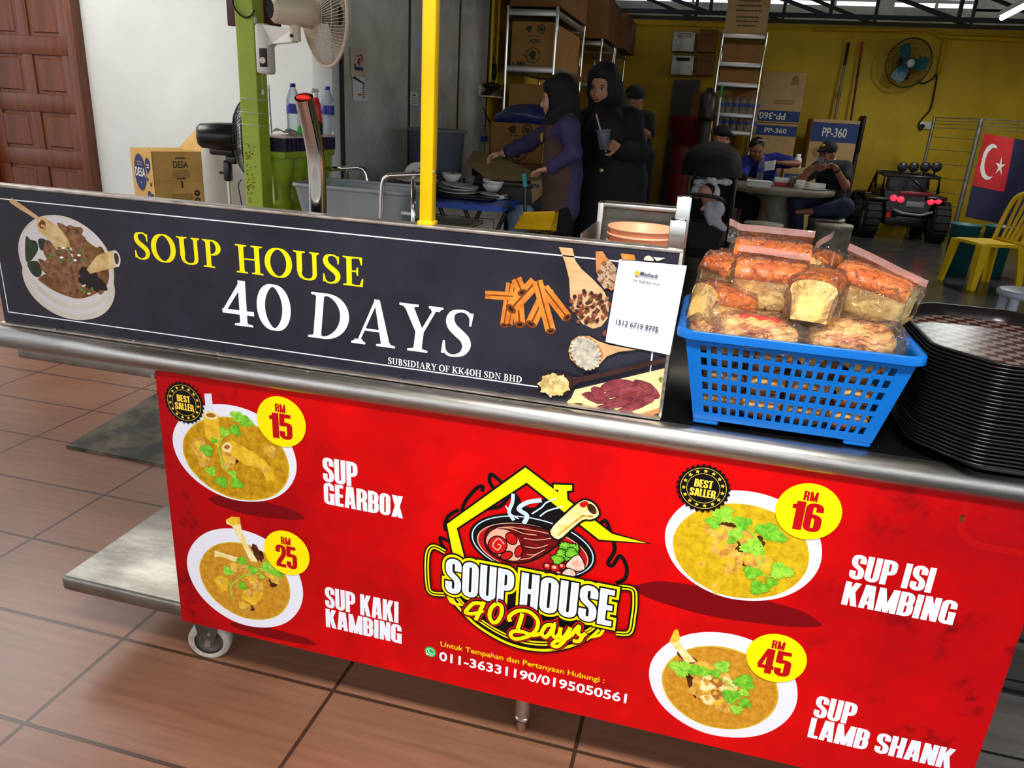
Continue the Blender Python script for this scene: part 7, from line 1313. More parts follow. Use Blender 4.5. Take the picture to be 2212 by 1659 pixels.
p = at(1482, 285, 12.1); b = MB(); b.lathe([(0, 0), (.2, 0), (.26, .4), (.27, .41), (.24, .42), (0, .3)], RDT, 24, Matrix.Translation((p.x, 12.1, p.z-.2))); b.cyl((p.x, 12.1, 0), (p.x, 12.1, p.z-.2), .18, RDT); one('laundry_bin', b, 'tall dark red plastic bin left of the centre rack', 'bin')
# ---- printed cup cartons
def pp(F, w, h, inv=False):
    bz0, bz1 = (h*.80, h*.97) if not inv else (h*.03, h*.24)
    F.poly([(0, bz0), (w, bz0), (w, bz1), (0, bz1)], BAND)
    if inv:
        F.k += 1; vs, fs = textmesh('PP-360', .015); s_ = (bz1-bz0)*.62/.7; xm_ = max(v[0] for v in vs); F.mb.add([F.P((w*.68-v[0]*s_, bz1-(bz1-bz0)*.2-v[1]*s_)) for v in vs], fs, INKW)
        F.poly([(w*.66, h*.74), (w*.86, h*.74), (w*.82, h*.92), (w*.72, h*.92)], INKB); textlines(F, w*.6, h*.42, w*.45, 2, h*.05, INKB, h*.03, 2)
    else:
        tx(F, 'PP-360', w*.24, bz0+(bz1-bz0)*.28, (bz1-bz0)*.46, INKW, w=w*.52, off=.012); F.ell((w*.16, h*.7), w*.06, h*.05, INKB, 0, .1)
Yp = 11.65; def_ = lambda x0, x1, y: (at(x0, y, Yp), at(x1, y, Yp))
A_, B_ = def_(1648, 1742, 205); zt5 = at(1700, 155, Yp).z; zm5 = at(1690, 268, Yp).z; w5 = B_.x-A_.x
zl5 = at(1685, 345, Yp).z
carton('upside-down printed cup carton on top of the carton pile', V(((A_.x+B_.x)/2, Yp+.4, zm5+.01)), w5, .75, zt5-zm5-.01, -.10, CARD3, lambda F: pp(F, w5, zt5-zm5, True), group='printed cup cartons')
carton('printed cup carton under the upside-down carton', V(((A_.x+B_.x)/2-.01, Yp+.4, .62)), w5, .75, zm5-.62, -.08, CARD3, lambda F: pp(F, w5, zm5-.62), group='printed cup cartons'); carton('lowest carton of the pile, behind the man in blue', V(((A_.x+B_.x)/2+.05, Yp+.4, 0)), w5*1.1, .8, .615, -.05, CARD3, lambda F: pp(F, w5*1.1, .615), group='printed cup cartons')
A_, B_ = at(1750, 300, 12.0), at(1852, 300, 12.0); zt6 = at(1800, 258, 12.0).z; w6 = B_.x-A_.x; carton('printed cup carton standing alone behind the man in the cap', V(((A_.x+B_.x)/2, 12.4, 0)), w6, .75, zt6, .0, CARD3, lambda F: pp(F, w6, zt6), group='printed cup cartons')
b = MB(); c = at(1848, 290, 12.1); b.box((c.x+.09, 12.35, c.z), (.05, .4, .5), BLKM, .02); b.box((c.x+.09, 12.35, (c.z-.25)/2), (.04, .3, c.z-.25), BLKM); one('folded_screen', b, 'black folded screen standing at the right side of the lone cup carton', 'screen')
A_, B_ = at(1692, 375, 11.0), at(1762, 375, 11.0); zt7 = at(1725, 322+43, 11.0).z; carton('low carton with a blue band behind the round table', V(((A_.x+B_.x)/2, 11.3, 0)), B_.x-A_.x, .5, zt7, 0, CARD3, lambda F: F.poly([(.02, zt7*.72), (.3, zt7*.72), (.3, zt7*.92), (.02, zt7*.92)], BAND), group='printed cup cartons')
p = at(1716, 388, 11.2); b = MB(); b.lathe([(0, 0), (.05, 0), (.055, .02), (.05, .12), (.03, .14), (.035, .18), (0, .18)], FOAM, 18, Matrix.Translation((p.x, 11.2, zt7+.002))); one('white_bottle', b, 'small white bottle on the low carton with the blue band', 'bottle')
# ---- slippers
SLB = mat('pale_blue_rubber', (150, 180, 200), .5)
def slipper(label, x, y, rz):
    t = thing('slipper', label, 'slipper', (0, 0, 0)); b = MB(); o_ = [V((p[0], p[1], 0)) for p in crv([(-.045, -.13), (.045, -.12), (.04, 0), (.035, .1), (0, .13), (-.035, .1), (-.04, 0)], True, 4)]; b.prism(o_, (0, 0, .02), SLB); build('sole', b, t); b = MB(); b.grid(lambda u, v: V(((u-.5)*.09, -.07+.06*v, .02+.045*math.sin(u*PI))), 8, 3, SLB); build('strap', b, t); t.location = (x, y, 0); t.rotation_euler = (0, 0, rz)
p = atz(1836, 556, 0); slipper('pale blue slipper lying beside the right stump stool', p.x, p.y, 1.2)
p = atz(1706, 545, 0); slipper('pale blue slipper under the foot of the man in the cap', p.x, p.y, .6)
# ================================================================ people
SK1 = mat('skin_light_tan', (228, 174, 142), .5); SK2 = mat('skin_tan', (200, 142, 106), .5); SK3 = mat('skin_brown', (150, 96, 66), .5); SKB = mat('baby_skin', (232, 164, 138), .5)
LIP = mat('lip', (150, 74, 70), .5); EYW = mat('eye_white', (226, 220, 212), .3); EYD = mat('eye_dark', (22, 14, 12), .3); BROW = mat('brow', (34, 24, 20), .8); HAIR = mat('black_hair', (18, 15, 14), .5)
BCL = mat('black_cloth', (17, 16, 18), .85, c2=(10, 10, 12), vs=8, bump=.3, bs=16); PUR = mat('purple_cloth', (74, 66, 112), .85, c2=(56, 50, 90), vs=7, bump=.3, bs=14); APR = mat('brown_apron', (98, 72, 64), .85, c2=(82, 58, 50), vs=5, bump=.2, bs=14); JEAN = mat('navy_trousers', (34, 42, 74), .85, c2=(24, 30, 56), vs=8, bump=.25, bs=16); BLS = mat('blue_shirt', (34, 44, 150), .8, c2=(24, 32, 116), vs=7, bump=.25, bs=14); HJB = mat('black_hijab', (20, 18, 20), .75, c2=(12, 11, 13), vs=6, bump=.3, bs=12)
def frame(f): f = V(f).normalized(); r = f.cross(V((0, 0, 1))).normalized(); u = r.cross(f); return f, r, u
def head_prims(c, fd, s=1.0):
    f, r, u = frame(fd); c = V(c); M_ = [[r[i], f[i], u[i]] for i in range(3)]; q = lambda a, b, d: c+(r*a+f*b+u*d)*s
    P_ = [('e', q(0, -.012, .025), (.074*s, .094*s, .098*s), .03, M_), ('e', q(0, .032, -.045), (.057*s, .060*s, .072*s), .03, M_), ('c', q(0, .066, -.098), q(0, .062, -.09), .021*s, .024*s, .025), ('c', q(0, .090, -.002), q(0, .106, -.036), .0085*s, .0135*s, .012), ('e', q(0, .074, .022), (.05*s, .02*s, .014*s), .015, M_), ('e', q(0, .086, -.066), (.023*s, .012*s, .010*s), .01, M_)]
    for k in (-1, 1): P_ += [('e', q(k*.074, -.008, -.012), (.010*s, .020*s, .03*s), .01, M_), ('e', q(k*.036, .07, -.035), (.024*s, .022*s, .024*s), .02, M_)]
    return P_
def face(mb, c, fd, s=1.0):
    f, r, u = frame(fd); c = V(c); M_ = Matrix((r, f, u)).transposed(); q = lambda a, b, d: c+(r*a+f*b+u*d)*s
    for k in (-1, 1):
        mb.ell(q(k*.031, .082, .0), (.0135*s, .008*s, .0065*s), EYW, 10, M_); mb.ell(q(k*.031, .0885, -.001), (.006*s, .004*s, .006*s), EYD, 8, M_); mb.ell(q(k*.031, .0865, .0065), (.0155*s, .006*s, .003*s), EYD, 8, M_); mb.ell(q(k*.032, .087, .021), (.018*s, .008*s, .0035*s), BROW, 8, M_); mb.ell(q(k*.006, .108, -.044), (.003*s, .003*s, .002*s), BROW, 6, M_)
    mb.ell(q(0, .0965, -.066), (.02*s, .005*s, .0055*s), LIP, 10, M_); mb.ell(q(0, .0998, -.067), (.018*s, .003*s, .0012*s), BROW, 8, M_)
def hand(mb, w, d, n, side, m, curl=.5, s=1.0, spread=1.0):
    d = V(d).normalized(); n = V(n); n = (n-d*n.dot(d)).normalized(); l = d.cross(n)*side; w = V(w); P_ = []
    for off in (.028, .009, -.010, -.027): P_.append(('c', w+l*off*.6*s, w+(d*.082+l*off)*s, .013*s, .0115*s, .012))
    blob(mb, P_+[('c', w-d*.03, w+d*.02*s, .022*s, .02*s, .015)], m, .0045)
    for off, L_ in zip((.028, .009, -.010, -.027), (.068, .076, .070, .054)):
        p = w+(d*.08+l*off)*s; a = 0; pr = []; fd = (d+l*off*4*spread).normalized(); rr = .0086
        for seg, bnd in ((.42, .55), (.32, .9), (.26, .6)):
            a += curl*bnd; q = p+(fd*math.cos(a)+n*math.sin(a))*L_*seg*s; pr.append(('c', p, q, rr*s, rr*.92*s, .004)); p = q; rr *= .93
        blob(mb, pr, m, .0035)
    p = w+(d*.025+l*.026)*s; q = p+(d*.55+l*.65+n*.4).normalized()*.042*s; e = q+(d*.85+l*.1+n*.45*curl).normalized()*.034*s; blob(mb, [('c', w+(d*.01+l*.01)*s, p, .013*s, .0125*s, .01), ('c', p, q, .0115*s, .0098*s, .008), ('c', q, e, .0095*s, .008*s, .006)], m, .004)
def person(label, loc, skin, headc, fd, prims, hands, clothes, s=1.0, res=.011, extra=None):
    t = thing('person', label, 'person', loc); mb = MB(); blob(mb, head_prims(headc, fd, s)+prims, skin, res if res > .012 else .0085); face(mb, headc, fd, s)
    for h in hands: hand(mb, *h[:4], skin, *(h[4:] if len(h) > 4 else ()))
    build('body', mb, t)
    for nm, m, pr, r_ in clothes:
        q = MB(); blob(q, pr, m, r_); build(nm, q, t)
    if extra: extra(t)
    return t
def arm(a, b, c, r0=.05, r1=.04, r2=.028): return [('c', a, b, r0, r1, .03), ('c', b, c, r1, r2, .02)]
def foot_(a, d, r=.038): a = V(a); d = V(d).normalized(); return [('c', a-d*.05-V((0, 0, .05)), a+d*.13-V((0, 0, .06)), r, r*.8, .03)]
def fl_(p, z): return V((p.x, p.y, z))
# --- woman with brown apron
Yw = 5.1
H = at(1203, 212, Yw); NK = at(1213, 252, Yw); CH = at(1217, 288, Yw); WS = at(1219, 335, Yw); HP = at(1220, 378, Yw)
sL, eL, wL = at(1230, 274, 4.97), at(1240, 330, 4.93), at(1190, 364, 4.95); sR, eR, wR2 = at(1198, 270, 5.25), at(1143, 310, 5.29), at(1090, 331, 5.28)
hL, hR = HP+V((.0, -.05, -.02)), HP+V((.0, .05, -.02)); aL, aR = V((HP.x+.02, Yw-.09, .09)), V((HP.x-.02, Yw+.09, .09))
body = [('c', NK+V((0, 0, -.02)), H+V((.015, 0, -.06)), .052, .05, .04), ('c', CH, WS, .09, .08, .06), ('c', WS, HP, .08, .09, .06), ('c', NK, CH, .055, .08, .05)]+arm(sL, eL, wL, .042, .036)+arm(sR, eR, wR2, .042, .036)+[('c', sL, sR, .042, .042, .03), ('c', hL, fl_(hL, .47), .055, .045, .03), ('c', fl_(hL, .47), aL, .045, .036, .03), ('c', hR, fl_(hR, .47), .055, .045, .03), ('c', fl_(hR, .47), aR, .045, .036, .03)]+foot_(aL, (-1, 0, 0))+foot_(aR, (-1, 0, 0))
fdw = (-.95, -.22, -.16); f, r, u = frame(fdw); Mh = [[r[i], f[i], u[i]] for i in range(3)]
tun = [('c', NK+V((.02, 0, -.03)), CH, .065, .10, .06), ('c', CH, WS, .104, .098, .06), ('c', WS, HP, .098, .108, .06), ('c', HP, fl_(HP, .77), .108, .118, .06), ('c', sL, sR, .064, .064, .05), ('c', sL, eL, .060, .052, .03), ('c', eL, wL.lerp(eL, .06), .05, .042, .02), ('c', sR, eR, .058, .05, .03), ('c', eR, wR2.lerp(eR, .22), .054, .046, .02)]
apr = [('c', CH+V((-.035, -.012, .02)), WS+V((-.03, -.02, 0)), .088, .092, .06), ('c', WS+V((-.026, -.026, 0)), HP+V((-.026, -.026, 0)), .092, .104, .06), ('c', HP+V((-.026, -.026, 0)), fl_(HP+V((-.028, -.026, 0)), .76), .104, .112, .06)]
hij = [('e', H-f*.036+u*.024, (.094, .108, .120), .04, Mh), ('e', H-f*.012+u*.085, (.078, .088, .042), .05, Mh), ('c', H-f*.05+u*(-.03), NK+V((.015, 0, -.01)), .085, .085, .05), ('c', NK+V((-.02, 0, -.01)), CH+V((-.045, 0, .10)), .08, .065, .05), ('c', NK+V((.04, 0, 0)), CH+V((.04, 0, .06)), .075, .08, .05), ('c', H+f*.02-u*.125, NK+V((-.0, 0, 0)), .028, .06, .03)]+[q for k in (-1, 1) for q in (('c', H+r*k*.070+f*.016+u*.075, H+r*k*.072+f*.018-u*.03, .024, .026, .03), ('c', H+r*k*.072+f*.018-u*.03, H+r*k*.034+f*.05-u*.122, .026, .028, .03))]+[('c', H+r*.034+f*.05-u*.124, H-r*.034+f*.05-u*.124, .028, .028, .03), ('c', H-f*.045-u*.09, CH-f*.01+u*.08, .075, .10, .05)]
def ex1(t):
    b = MB(); b.tube([tuple(q) for q in crv([CH+V((-.10, -.06, .04)), sL+V((-.04, .03, .06)), sL+V((.01, .06, .065)), CH+V((.10, -.02, .02))])], .012, APR, 8); build('apron_strap', b, t)
    b = MB(); c = at(1189, 297, Yw-.13); F = Flat(V((c.x-.08, c.y-.02, c.z)), (.5, -.85, 0), (0, 0, 1), (-.85, -.5, 0), 1e-3); F.ell((.09, 0), .028, .03, mat('apron_badge', (196, 160, 30), .7), 0, .12); build('apron_badge', F.mb, t)
    b = MB(); q = wR2.lerp(eR, .12); b.tube([wR2.lerp(eR, .26), wR2.lerp(eR, .02)], [.046, .034], BCL, 14); build('cuff', b, t)
person('woman in purple tunic, brown apron and black headscarf spreading brown paper', V((HP.x, Yw, 0)), SK1, H, fdw, body, [(wL, at(1150, 373, 5.0)-wL, (-.1, -.1, -1), -1, .25), (wR2, at(1062, 336, 5.26)-wR2, (-.1, -.3, -1), 1, .7)], [('tunic', PUR, tun, .011), ('apron', APR, apr, .011), ('headscarf', HJB, hij, .010), ('trousers', BCL, [('c', fl_(hL, .75), fl_(aL, .14), .085, .07, .03), ('c', fl_(hR, .75), fl_(aR, .14), .085, .07, .03)], .012), ('shoe', BCL, [('c', aL+V((.06, 0, -.045)), aL+V((-.14, 0, -.055)), .046, .036, .02)], .01), ('shoe', BCL, [('c', aR+V((.06, 0, -.045)), aR+V((-.14, 0, -.055)), .046, .036, .02)], .01)], .95, .011, ex1)
# --- woman in black
Yb = 5.4
H = at(1301, 187, Yb); NK = at(1310, 232, Yb); CH = at(1320, 285, Yb); WS = at(1322, 340, Yb); HP = at(1322, 385, Yb)
fdb = (-.20, -.95, -.20); f, r, u = frame(fdb); Mh = [[r[i], f[i], u[i]] for i in range(3)]
sR, eR, wR2 = at(1276, 262, Yb-.02), at(1263, 335, Yb-.02), at(1257, 385, Yb-.06); sL, eL, wL = at(1362, 262, Yb+.02), at(1376, 330, Yb-.08), at(1338, 322, Yb-.28)
aL, aR = V((HP.x+.1, Yb, .09)), V((HP.x-.1, Yb, .09)); hL, hR = HP+V((.09, 0, 0)), HP+V((-.09, 0, 0))
body = [('c', NK, H+V((.01, .01, -.06)), .058, .054, .04), ('c', CH, WS, .13, .12, .06), ('c', WS, HP, .12, .14, .06), ('c', NK, CH, .06, .12, .06), ('c', sL, sR, .065, .065, .05)]+arm(sL, eL, wL)+arm(sR, eR, wR2)+[('c', hL, aL, .085, .04, .04), ('c', hR, aR, .085, .04, .04)]+foot_(aL, (-.3, -1, 0))+foot_(aR, (-.3, -1, 0))
robe = [('c', sL, sR, .085, .085, .06), ('c', CH, WS, .175, .175, .06), ('c', WS, HP, .175, .2, .08), ('c', HP+V((.07, 0, 0)), V((HP.x+.09, Yb, .2)), .17, .2, .08), ('c', HP-V((.07, 0, 0)), V((HP.x-.08, Yb, .2)), .16, .18, .08), ('c', sL, eL, .075, .072, .04), ('c', eL, wL.lerp(eL, .12), .072, .06, .04), ('c', sR, eR, .078, .07, .04), ('c', eR, wR2.lerp(eR, .1), .07, .058, .03)]
hij = [('e', H-f*.050+u*.030, (.096, .112, .124), .04, Mh), ('e', H-f*.012+u*.088, (.080, .088, .042), .05, Mh), ('c', H-f*.06-u*.03, NK-f*.02, .09, .09, .05), ('c', H+f*.02-u*.150, NK+f*.03-u*.05, .03, .05, .03), ('c', NK+f*.03-u*.07, CH+f*.11+V((0, 0, .05)), .075, .12, .05), ('c', NK-f*.04-u*.03, sL+V((-.03, 0, -.02)), .08, .09, .05), ('c', NK-f*.04-u*.03, sR+V((.03, 0, -.02)), .08, .09, .05), ('c', H-f*.07, NK-f*.09, .095, .11, .06), ('c', CH+f*.1, WS+f*.11+V((0, 0, .06)), .13, .12, .06)]+[q for k in (-1, 1) for q in (('c', H+r*k*.070+f*.016+u*.075, H+r*k*.072+f*.018-u*.03, .024, .026, .03), ('c', H+r*k*.072+f*.018-u*.03, H+r*k*.034+f*.05-u*.122, .026, .028, .03))]+[('c', H+r*.034+f*.05-u*.124, H-r*.034+f*.05-u*.124, .028, .028, .03), ('c', H-f*.03-u*.09, CH+f*.03+u*.07, .085, .115, .05)]
def ex2(t):
    b = MB(); p = at(1299, 368, Yb-.235); b.lathe([(0, .006), (.012, .005), (.016, 0), (.0, -.002)], mat('gold_button', (220, 200, 140), .25, m=.8), 16, Matrix.Translation(p) @ Matrix.Rotation(PI/2, 4, 'X')); build('button', b, t)
hc = at(1318, 312, Yb-.34)
person('tall woman in black robe and headscarf holding an iced drink', V((HP.x, Yb, 0)), SK2, H, fdb, body, [(wL, (hc-wL), (-.4, -.8, .1), -1, .75), (wR2, (-.05, -.1, -1), (.8, .4, 0), 1, .35)], [('robe', BCL, robe, .012), ('headscarf', HJB, hij, .010)], 1.0, .011, ex2)
cp = at(1307, 300, Yb-.40); t = thing('drink_cup', 'clear plastic cup of iced white drink with a pink straw, in a woman\'s hand', 'cup', cp-V((0, 0, .06))); M_ = Matrix.Translation(cp-V((0, 0, .065))) @ Matrix.Rotation(-.12, 4, 'Y'); b = MB(); b.lathe([(0, 0), (.030, 0), (.045, .12), (.046, .122), (.043, .12), (.028, .003), (0, .003)], CLR, 24, M_); build('cup_body', b, t)
b = MB(); b.lathe([(0, .004), (.028, .004), (.038, .085), (.02, .1), (0, .095)], mat('white_ice', (228, 232, 240), .3, c2=(190, 200, 214), vs=40), 20, M_); build('drink', b, t); b = MB(); b.cyl(M_ @ V((.005, 0, .02)), M_ @ V((-.045, 0, .215)), .005, mat('pink_straw', (216, 160, 170), .4), n=8); build('straw', b, t)
CAPB = mat('black_cap_cloth', (20, 20, 21), .8)
def cap(t, H, fd, m=CAPB, s=1.0, badge=None):
    f, r, u = frame(fd); Mh = [[r[i], f[i], u[i]] for i in range(3)]; b = MB(); blob(b, [('e', H+u*.055*s-f*.012, (.086*s, .106*s, .085*s), .03, Mh), ('c', H+f*.08*s+u*.055*s+r*.03, H+f*.14*s+u*.042*s+r*.02, .022, .012, .02), ('c', H+f*.08*s+u*.055*s-r*.03, H+f*.14*s+u*.042*s-r*.02, .022, .012, .02), ('c', H+f*.08*s+u*.055*s, H+f*.15*s+u*.042*s, .024, .012, .02)], m, .011); build('cap', b, t)
    if badge: b = MB(); b.ell(H+f*.088*s+u*.095*s, (.022, .022, .016), badge, 12); build('cap_badge', b, t)
# --- person in the background behind the woman in black
Y3 = 7.6; H = at(1369, 217, Y3); NK = at(1372, 243, Y3); CH = at(1374, 275, Y3); HP = at(1374, 335, Y3); fd3 = (-.55, -.8, -.12)
sR, eR, wR2 = at(1352, 258, Y3-.03), at(1358, 300, Y3-.12), at(1378, 300, Y3-.22); sL, eL, wL = at(1397, 258, Y3), at(1402, 292, Y3-.06), at(1388, 285, Y3-.2)
aL, aR = V((HP.x+.1, Y3, .09)), V((HP.x-.1, Y3, .09))
body = [('c', NK, H+V((0, .01, -.06)), .055, .052, .04), ('c', CH, HP, .13, .13, .06), ('c', NK, CH, .06, .12, .06), ('c', sL, sR, .06, .06, .05)]+arm(sL, eL, wL)+arm(sR, eR, wR2)+[('c', HP+V((.08, 0, 0)), aL, .09, .045, .04), ('c', HP-V((.08, 0, 0)), aR, .09, .045, .04)]+foot_(aL, (0, -1, 0))+foot_(aR, (0, -1, 0))
person('person in a dark cap and black shirt standing behind the woman in black', V((HP.x, Y3, 0)), SK3, H, fd3, body, [(wL, (-.6, -.5, -.2), (-.3, -.6, -.6), -1, .6), (wR2, (.7, -.5, .1), (0, -1, 0), 1, .6)], [('shirt', BCL, [('c', CH, HP, .145, .15, .06), ('c', sL, sR, .075, .075, .05), ('c', sL, eL.lerp(sL, .15), .07, .065, .03), ('c', sR, eR.lerp(sR, .15), .07, .065, .03), ('c', NK-V((0, 0, .03)), CH, .075, .13, .06)], .014), ('trousers', BCL, [('c', HP+V((.08, 0, 0)), fl_(aL, .12), .105, .075, .05), ('c', HP-V((.08, 0, 0)), fl_(aR, .12), .105, .075, .05)], .014)], 1, .013, lambda t: cap(t, H, fd3))
# --- man seated behind the stroller
Y4 = 9.55; H = at(1559, 297, Y4); NK = at(1552, 322, Y4); CH = at(1549, 352, Y4); HP = at(1556, 412, Y4+.05); fd4 = (.88, -.42, -.12)
sR, eR, wR2 = at(1533, 342, Y4-.14), at(1528, 385, Y4-.22), at(1570, 408, Y4-.3); sL, eL, wL = at(1570, 342, Y4+.2), at(1585, 378, Y4+.12), at(1612, 388, Y4+.0)
kL, kR = V((HP.x+.40, Y4+.08, .5)), V((HP.x+.36, Y4-.16, .5)); aL, aR = V((HP.x+.42, Y4+.1, .09)), V((HP.x+.38, Y4-.18, .09))
body = [('c', NK, H+V((-.01, 0, -.06)), .058, .054, .04), ('c', CH, HP+V((0, 0, .06)), .14, .14, .06), ('c', NK, CH, .06, .13, .06), ('c', sL, sR, .06, .06, .05)]+arm(sL, eL, wL)+arm(sR, eR, wR2)+[('c', HP, kL, .09, .06, .04), ('c', HP, kR, .09, .06, .04), ('c', kL, aL, .055, .04, .03), ('c', kR, aR, .055, .04, .03)]+foot_(aL, (1, -.2, 0))+foot_(aR, (1, -.2, 0))
def ex4(t):
    cap(t, H, fd4); f, r, u = frame(fd4); b = MB()
    for k in (-1, 1): b.tube([H+f*.105+r*k*(.03+.022*math.cos(a))+u*(.002+.018*math.sin(a)) for a in [i*PI/8 for i in range(16)]], .0022, BLKM, 5, True); b.tube([H+f*.105+r*k*.052, H+f*.0+r*k*.08], .002, BLKM, 5)
    build('glasses', b, t)
person('man in black with cap and glasses seated behind the stroller', V((HP.x, Y4, 0)), SK2, H, fd4, body, [(wL, (.9, -.1, -.1), (0, 0, -1), -1, .3), (wR2, (.5, -.4, -.6), (0, -.3, -.8), 1, .5)], [('jacket', BCL, [('c', CH, HP+V((0, 0, .02)), .165, .17, .06), ('c', sL, sR, .08, .08, .05), ('c', sL, eL, .075, .065, .03), ('c', eL, wL.lerp(eL, .1), .065, .05, .03), ('c', sR, eR, .075, .065, .03), ('c', eR, wR2.lerp(eR, .1), .065, .05, .03), ('c', NK-V((0, 0, .02)), CH, .08, .14, .06)], .014), ('trousers', BCL, [('c', HP, kL, .11, .08, .05), ('c', HP, kR, .11, .08, .05), ('c', kL, fl_(aL, .12), .08, .065, .04), ('c', kR, fl_(aR, .12), .08, .065, .04)], .014)], 1, .013, ex4)
# --- man in blue leaning over the table
Y5 = 10.15; H = at(1634, 322, Y5-.12); NK = at(1640, 345, Y5-.02); CH = at(1645, 368, Y5+.08); HP = at(1662, 420, Y5+.22); fd5 = (.18, -.9, -.38)
sR, eR, wR2 = at(1613, 352, Y5), at(1600, 386, Y5-.15), at(1640, 392, Y5-.32); sL, eL, wL = at(1676, 346, Y5+.02), at(1722, 354, Y5-.12), at(1690, 352, Y5-.36)
HP = V((HP.x, HP.y, .50)); kL, kR = V((HP.x+.18, HP.y-.42, .50)), V((HP.x-.18, HP.y-.42, .50)); aL, aR = V((HP.x+.2, HP.y-.36, .09)), V((HP.x-.2, HP.y-.36, .09))
body = [('c', NK, H+V((.01, .02, -.06)), .058, .054, .04), ('c', CH, HP+V((0, 0, .05)), .14, .14, .06), ('c', NK, CH, .06, .13, .06), ('c', sL, sR, .06, .06, .05)]+arm(sL, eL, wL)+arm(sR, eR, wR2)+[('c', HP, kL, .09, .06, .04), ('c', HP, kR, .09, .06, .04), ('c', kL, aL, .055, .04, .03), ('c', kR, aR, .055, .04, .03)]+foot_(aL, (0, -1, 0))+foot_(aR, (0, -1, 0))
def ex5(t):
    f, r, u = frame(fd5); Mh = [[r[i], f[i], u[i]] for i in range(3)]; b = MB(); blob(b, [('e', H+u*.05-f*.03, (.083, .1, .085), .03, Mh), ('e', H-f*.06+u*.0, (.078, .06, .09), .03, Mh)], HAIR, .011); build('hair', b, t)
    b = MB(); b.box(H+u*.125+f*.03-r*.03, (.1, .03, .02), mat('pink_band', (200, 160, 160), .6), .006); build('hair_band', b, t)
person('man in blue shirt leaning over the round table holding a white wrapper', V((HP.x, HP.y, 0)), SK3, H, fd5, body, [(wL, (-.85, -.3, .05), (-.1, -.3, -.9), 1, .6), (wR2, (.85, -.2, -.1), (0, 0, -1), -1, .4)], [('shirt', BLS, [('c', CH, HP+V((0, 0, .03)), .165, .165, .06), ('c', sL, sR, .085, .085, .05), ('c', sL, eL.lerp(sL, .4), .085, .075, .03), ('c', sR, eR.lerp(sR, .3), .085, .07, .03), ('c', NK-V((0, -.01, .03)), CH, .08, .14, .06)], .014), ('trousers', BCL, [('c', HP, kL, .11, .08, .05), ('c', HP, kR, .11, .08, .05), ('c', kL, fl_(aL, .12), .08, .065, .04), ('c', kR, fl_(aR, .12), .08, .065, .04)], .014)], 1, .013, ex5)
p0 = at(1664, 350, Y5-.42); b = MB(); b.grid(lambda u, v: p0+V((-.06+.12*u, -.02+.02*math.sin(u*6), .0-.11*v+.03*u)), 8, 8, PPW); one('food_wrapper', b, 'white food wrapper in the hand of the man in blue', 'wrapper')
# --- man in black T-shirt and cap
Y6 = 9.25; H = at(1787, 332, Y6); NK = at(1796, 356, Y6+.03); CH = at(1797, 382, Y6+.05); HP = V((at(1795, 440, Y6+.05).x, Y6+.05, .51)); fd6 = (-.66, -.72, -.12)
sR, eR, wR2 = at(1770, 364, Y6-.1), at(1728, 388, Y6-.22), at(1758, 362, Y6-.33); sL, eL, wL = at(1824, 364, Y6), at(1826, 402, Y6-.2), at(1804, 362, Y6-.28)
kR = at(1720, 432, Y6-.3); aR = at(1726, 518, Y6-.32); aR = V((aR.x, aR.y, .10)); kL = at(1824, 448, Y6-.38); aL = at(1756, 456, Y6-.42)
body = [('c', NK, H+V((.01, .02, -.06)), .06, .056, .04), ('c', CH, HP+V((0, 0, .05)), .14, .14, .06), ('c', NK, CH, .06, .13, .06), ('c', sL, sR, .06, .06, .05)]+arm(sL, eL, wL, .055, .045, .03)+arm(sR, eR, wR2, .055, .045, .03)+[('c', HP, kL, .09, .065, .04), ('c', HP, kR, .09, .06, .04), ('c', kL, aL, .055, .036, .03), ('c', kR, aR, .055, .036, .03)]+foot_(aR, (-.8, -.5, 0))+[('c', aL, aL+V((-.16, -.02, -.02)), .036, .028, .02)]
def ex6(t):
    cap(t, H, fd6, CAPB, 1.0, mat('yellow_badge', (190, 170, 30), .7)); f, r, u = frame(fd6); b = MB()
    for k in (-1, 1): b.tube([H+f*.105+r*k*(.03+.022*math.cos(a))+u*(.0+.018*math.sin(a)) for a in [i*PI/8 for i in range(16)]], .002, mat('copper_frame', (150, 80, 60), .3, m=.6), 5, True)
    build('glasses', b, t); b = MB(); q = wL.lerp(eL, .15); d_ = (wL-eL).normalized(); b.cyl(q-d_*.012, q+d_*.012, .036, BLKM, n=16); build('watch', b, t)
gl = at(1771, 352, Y6-.36)
person('man in black T-shirt, navy trousers and black cap drinking at the round table', V((HP.x, Y6, 0)), SK3, H, fd6, body, [(wL, gl+V((.02, 0, .03))-wL, (-.5, -.5, -.5), -1, .8), (wR2, gl+V((0, -.02, -.05))-wR2, (.6, .3, .3), 1, .9)], [('shirt', BCL, [('c', CH, HP+V((0, 0, .03)), .165, .165, .06), ('c', sL, sR, .085, .085, .05), ('c', sL, eL.lerp(sL, .4), .08, .075, .03), ('c', sR, eR.lerp(sR, .45), .08, .07, .03), ('c', NK-V((0, -.01, .03)), CH, .08, .14, .06)], .013), ('trousers', JEAN, [('c', HP, kL, .12, .095, .05), ('c', HP, kR, .12, .085, .05), ('c', kL, aL.lerp(kL, .12), .09, .06, .04), ('c', kR, aR.lerp(kR, .12), .085, .06, .04), ('e', HP, (.18, .17, .13), .06)], .013)], 1, .012, ex6)
glass('glass of dark drink in the hands of the man in the cap', gl-V((0, 0, .06)), .12, .036, TEA)
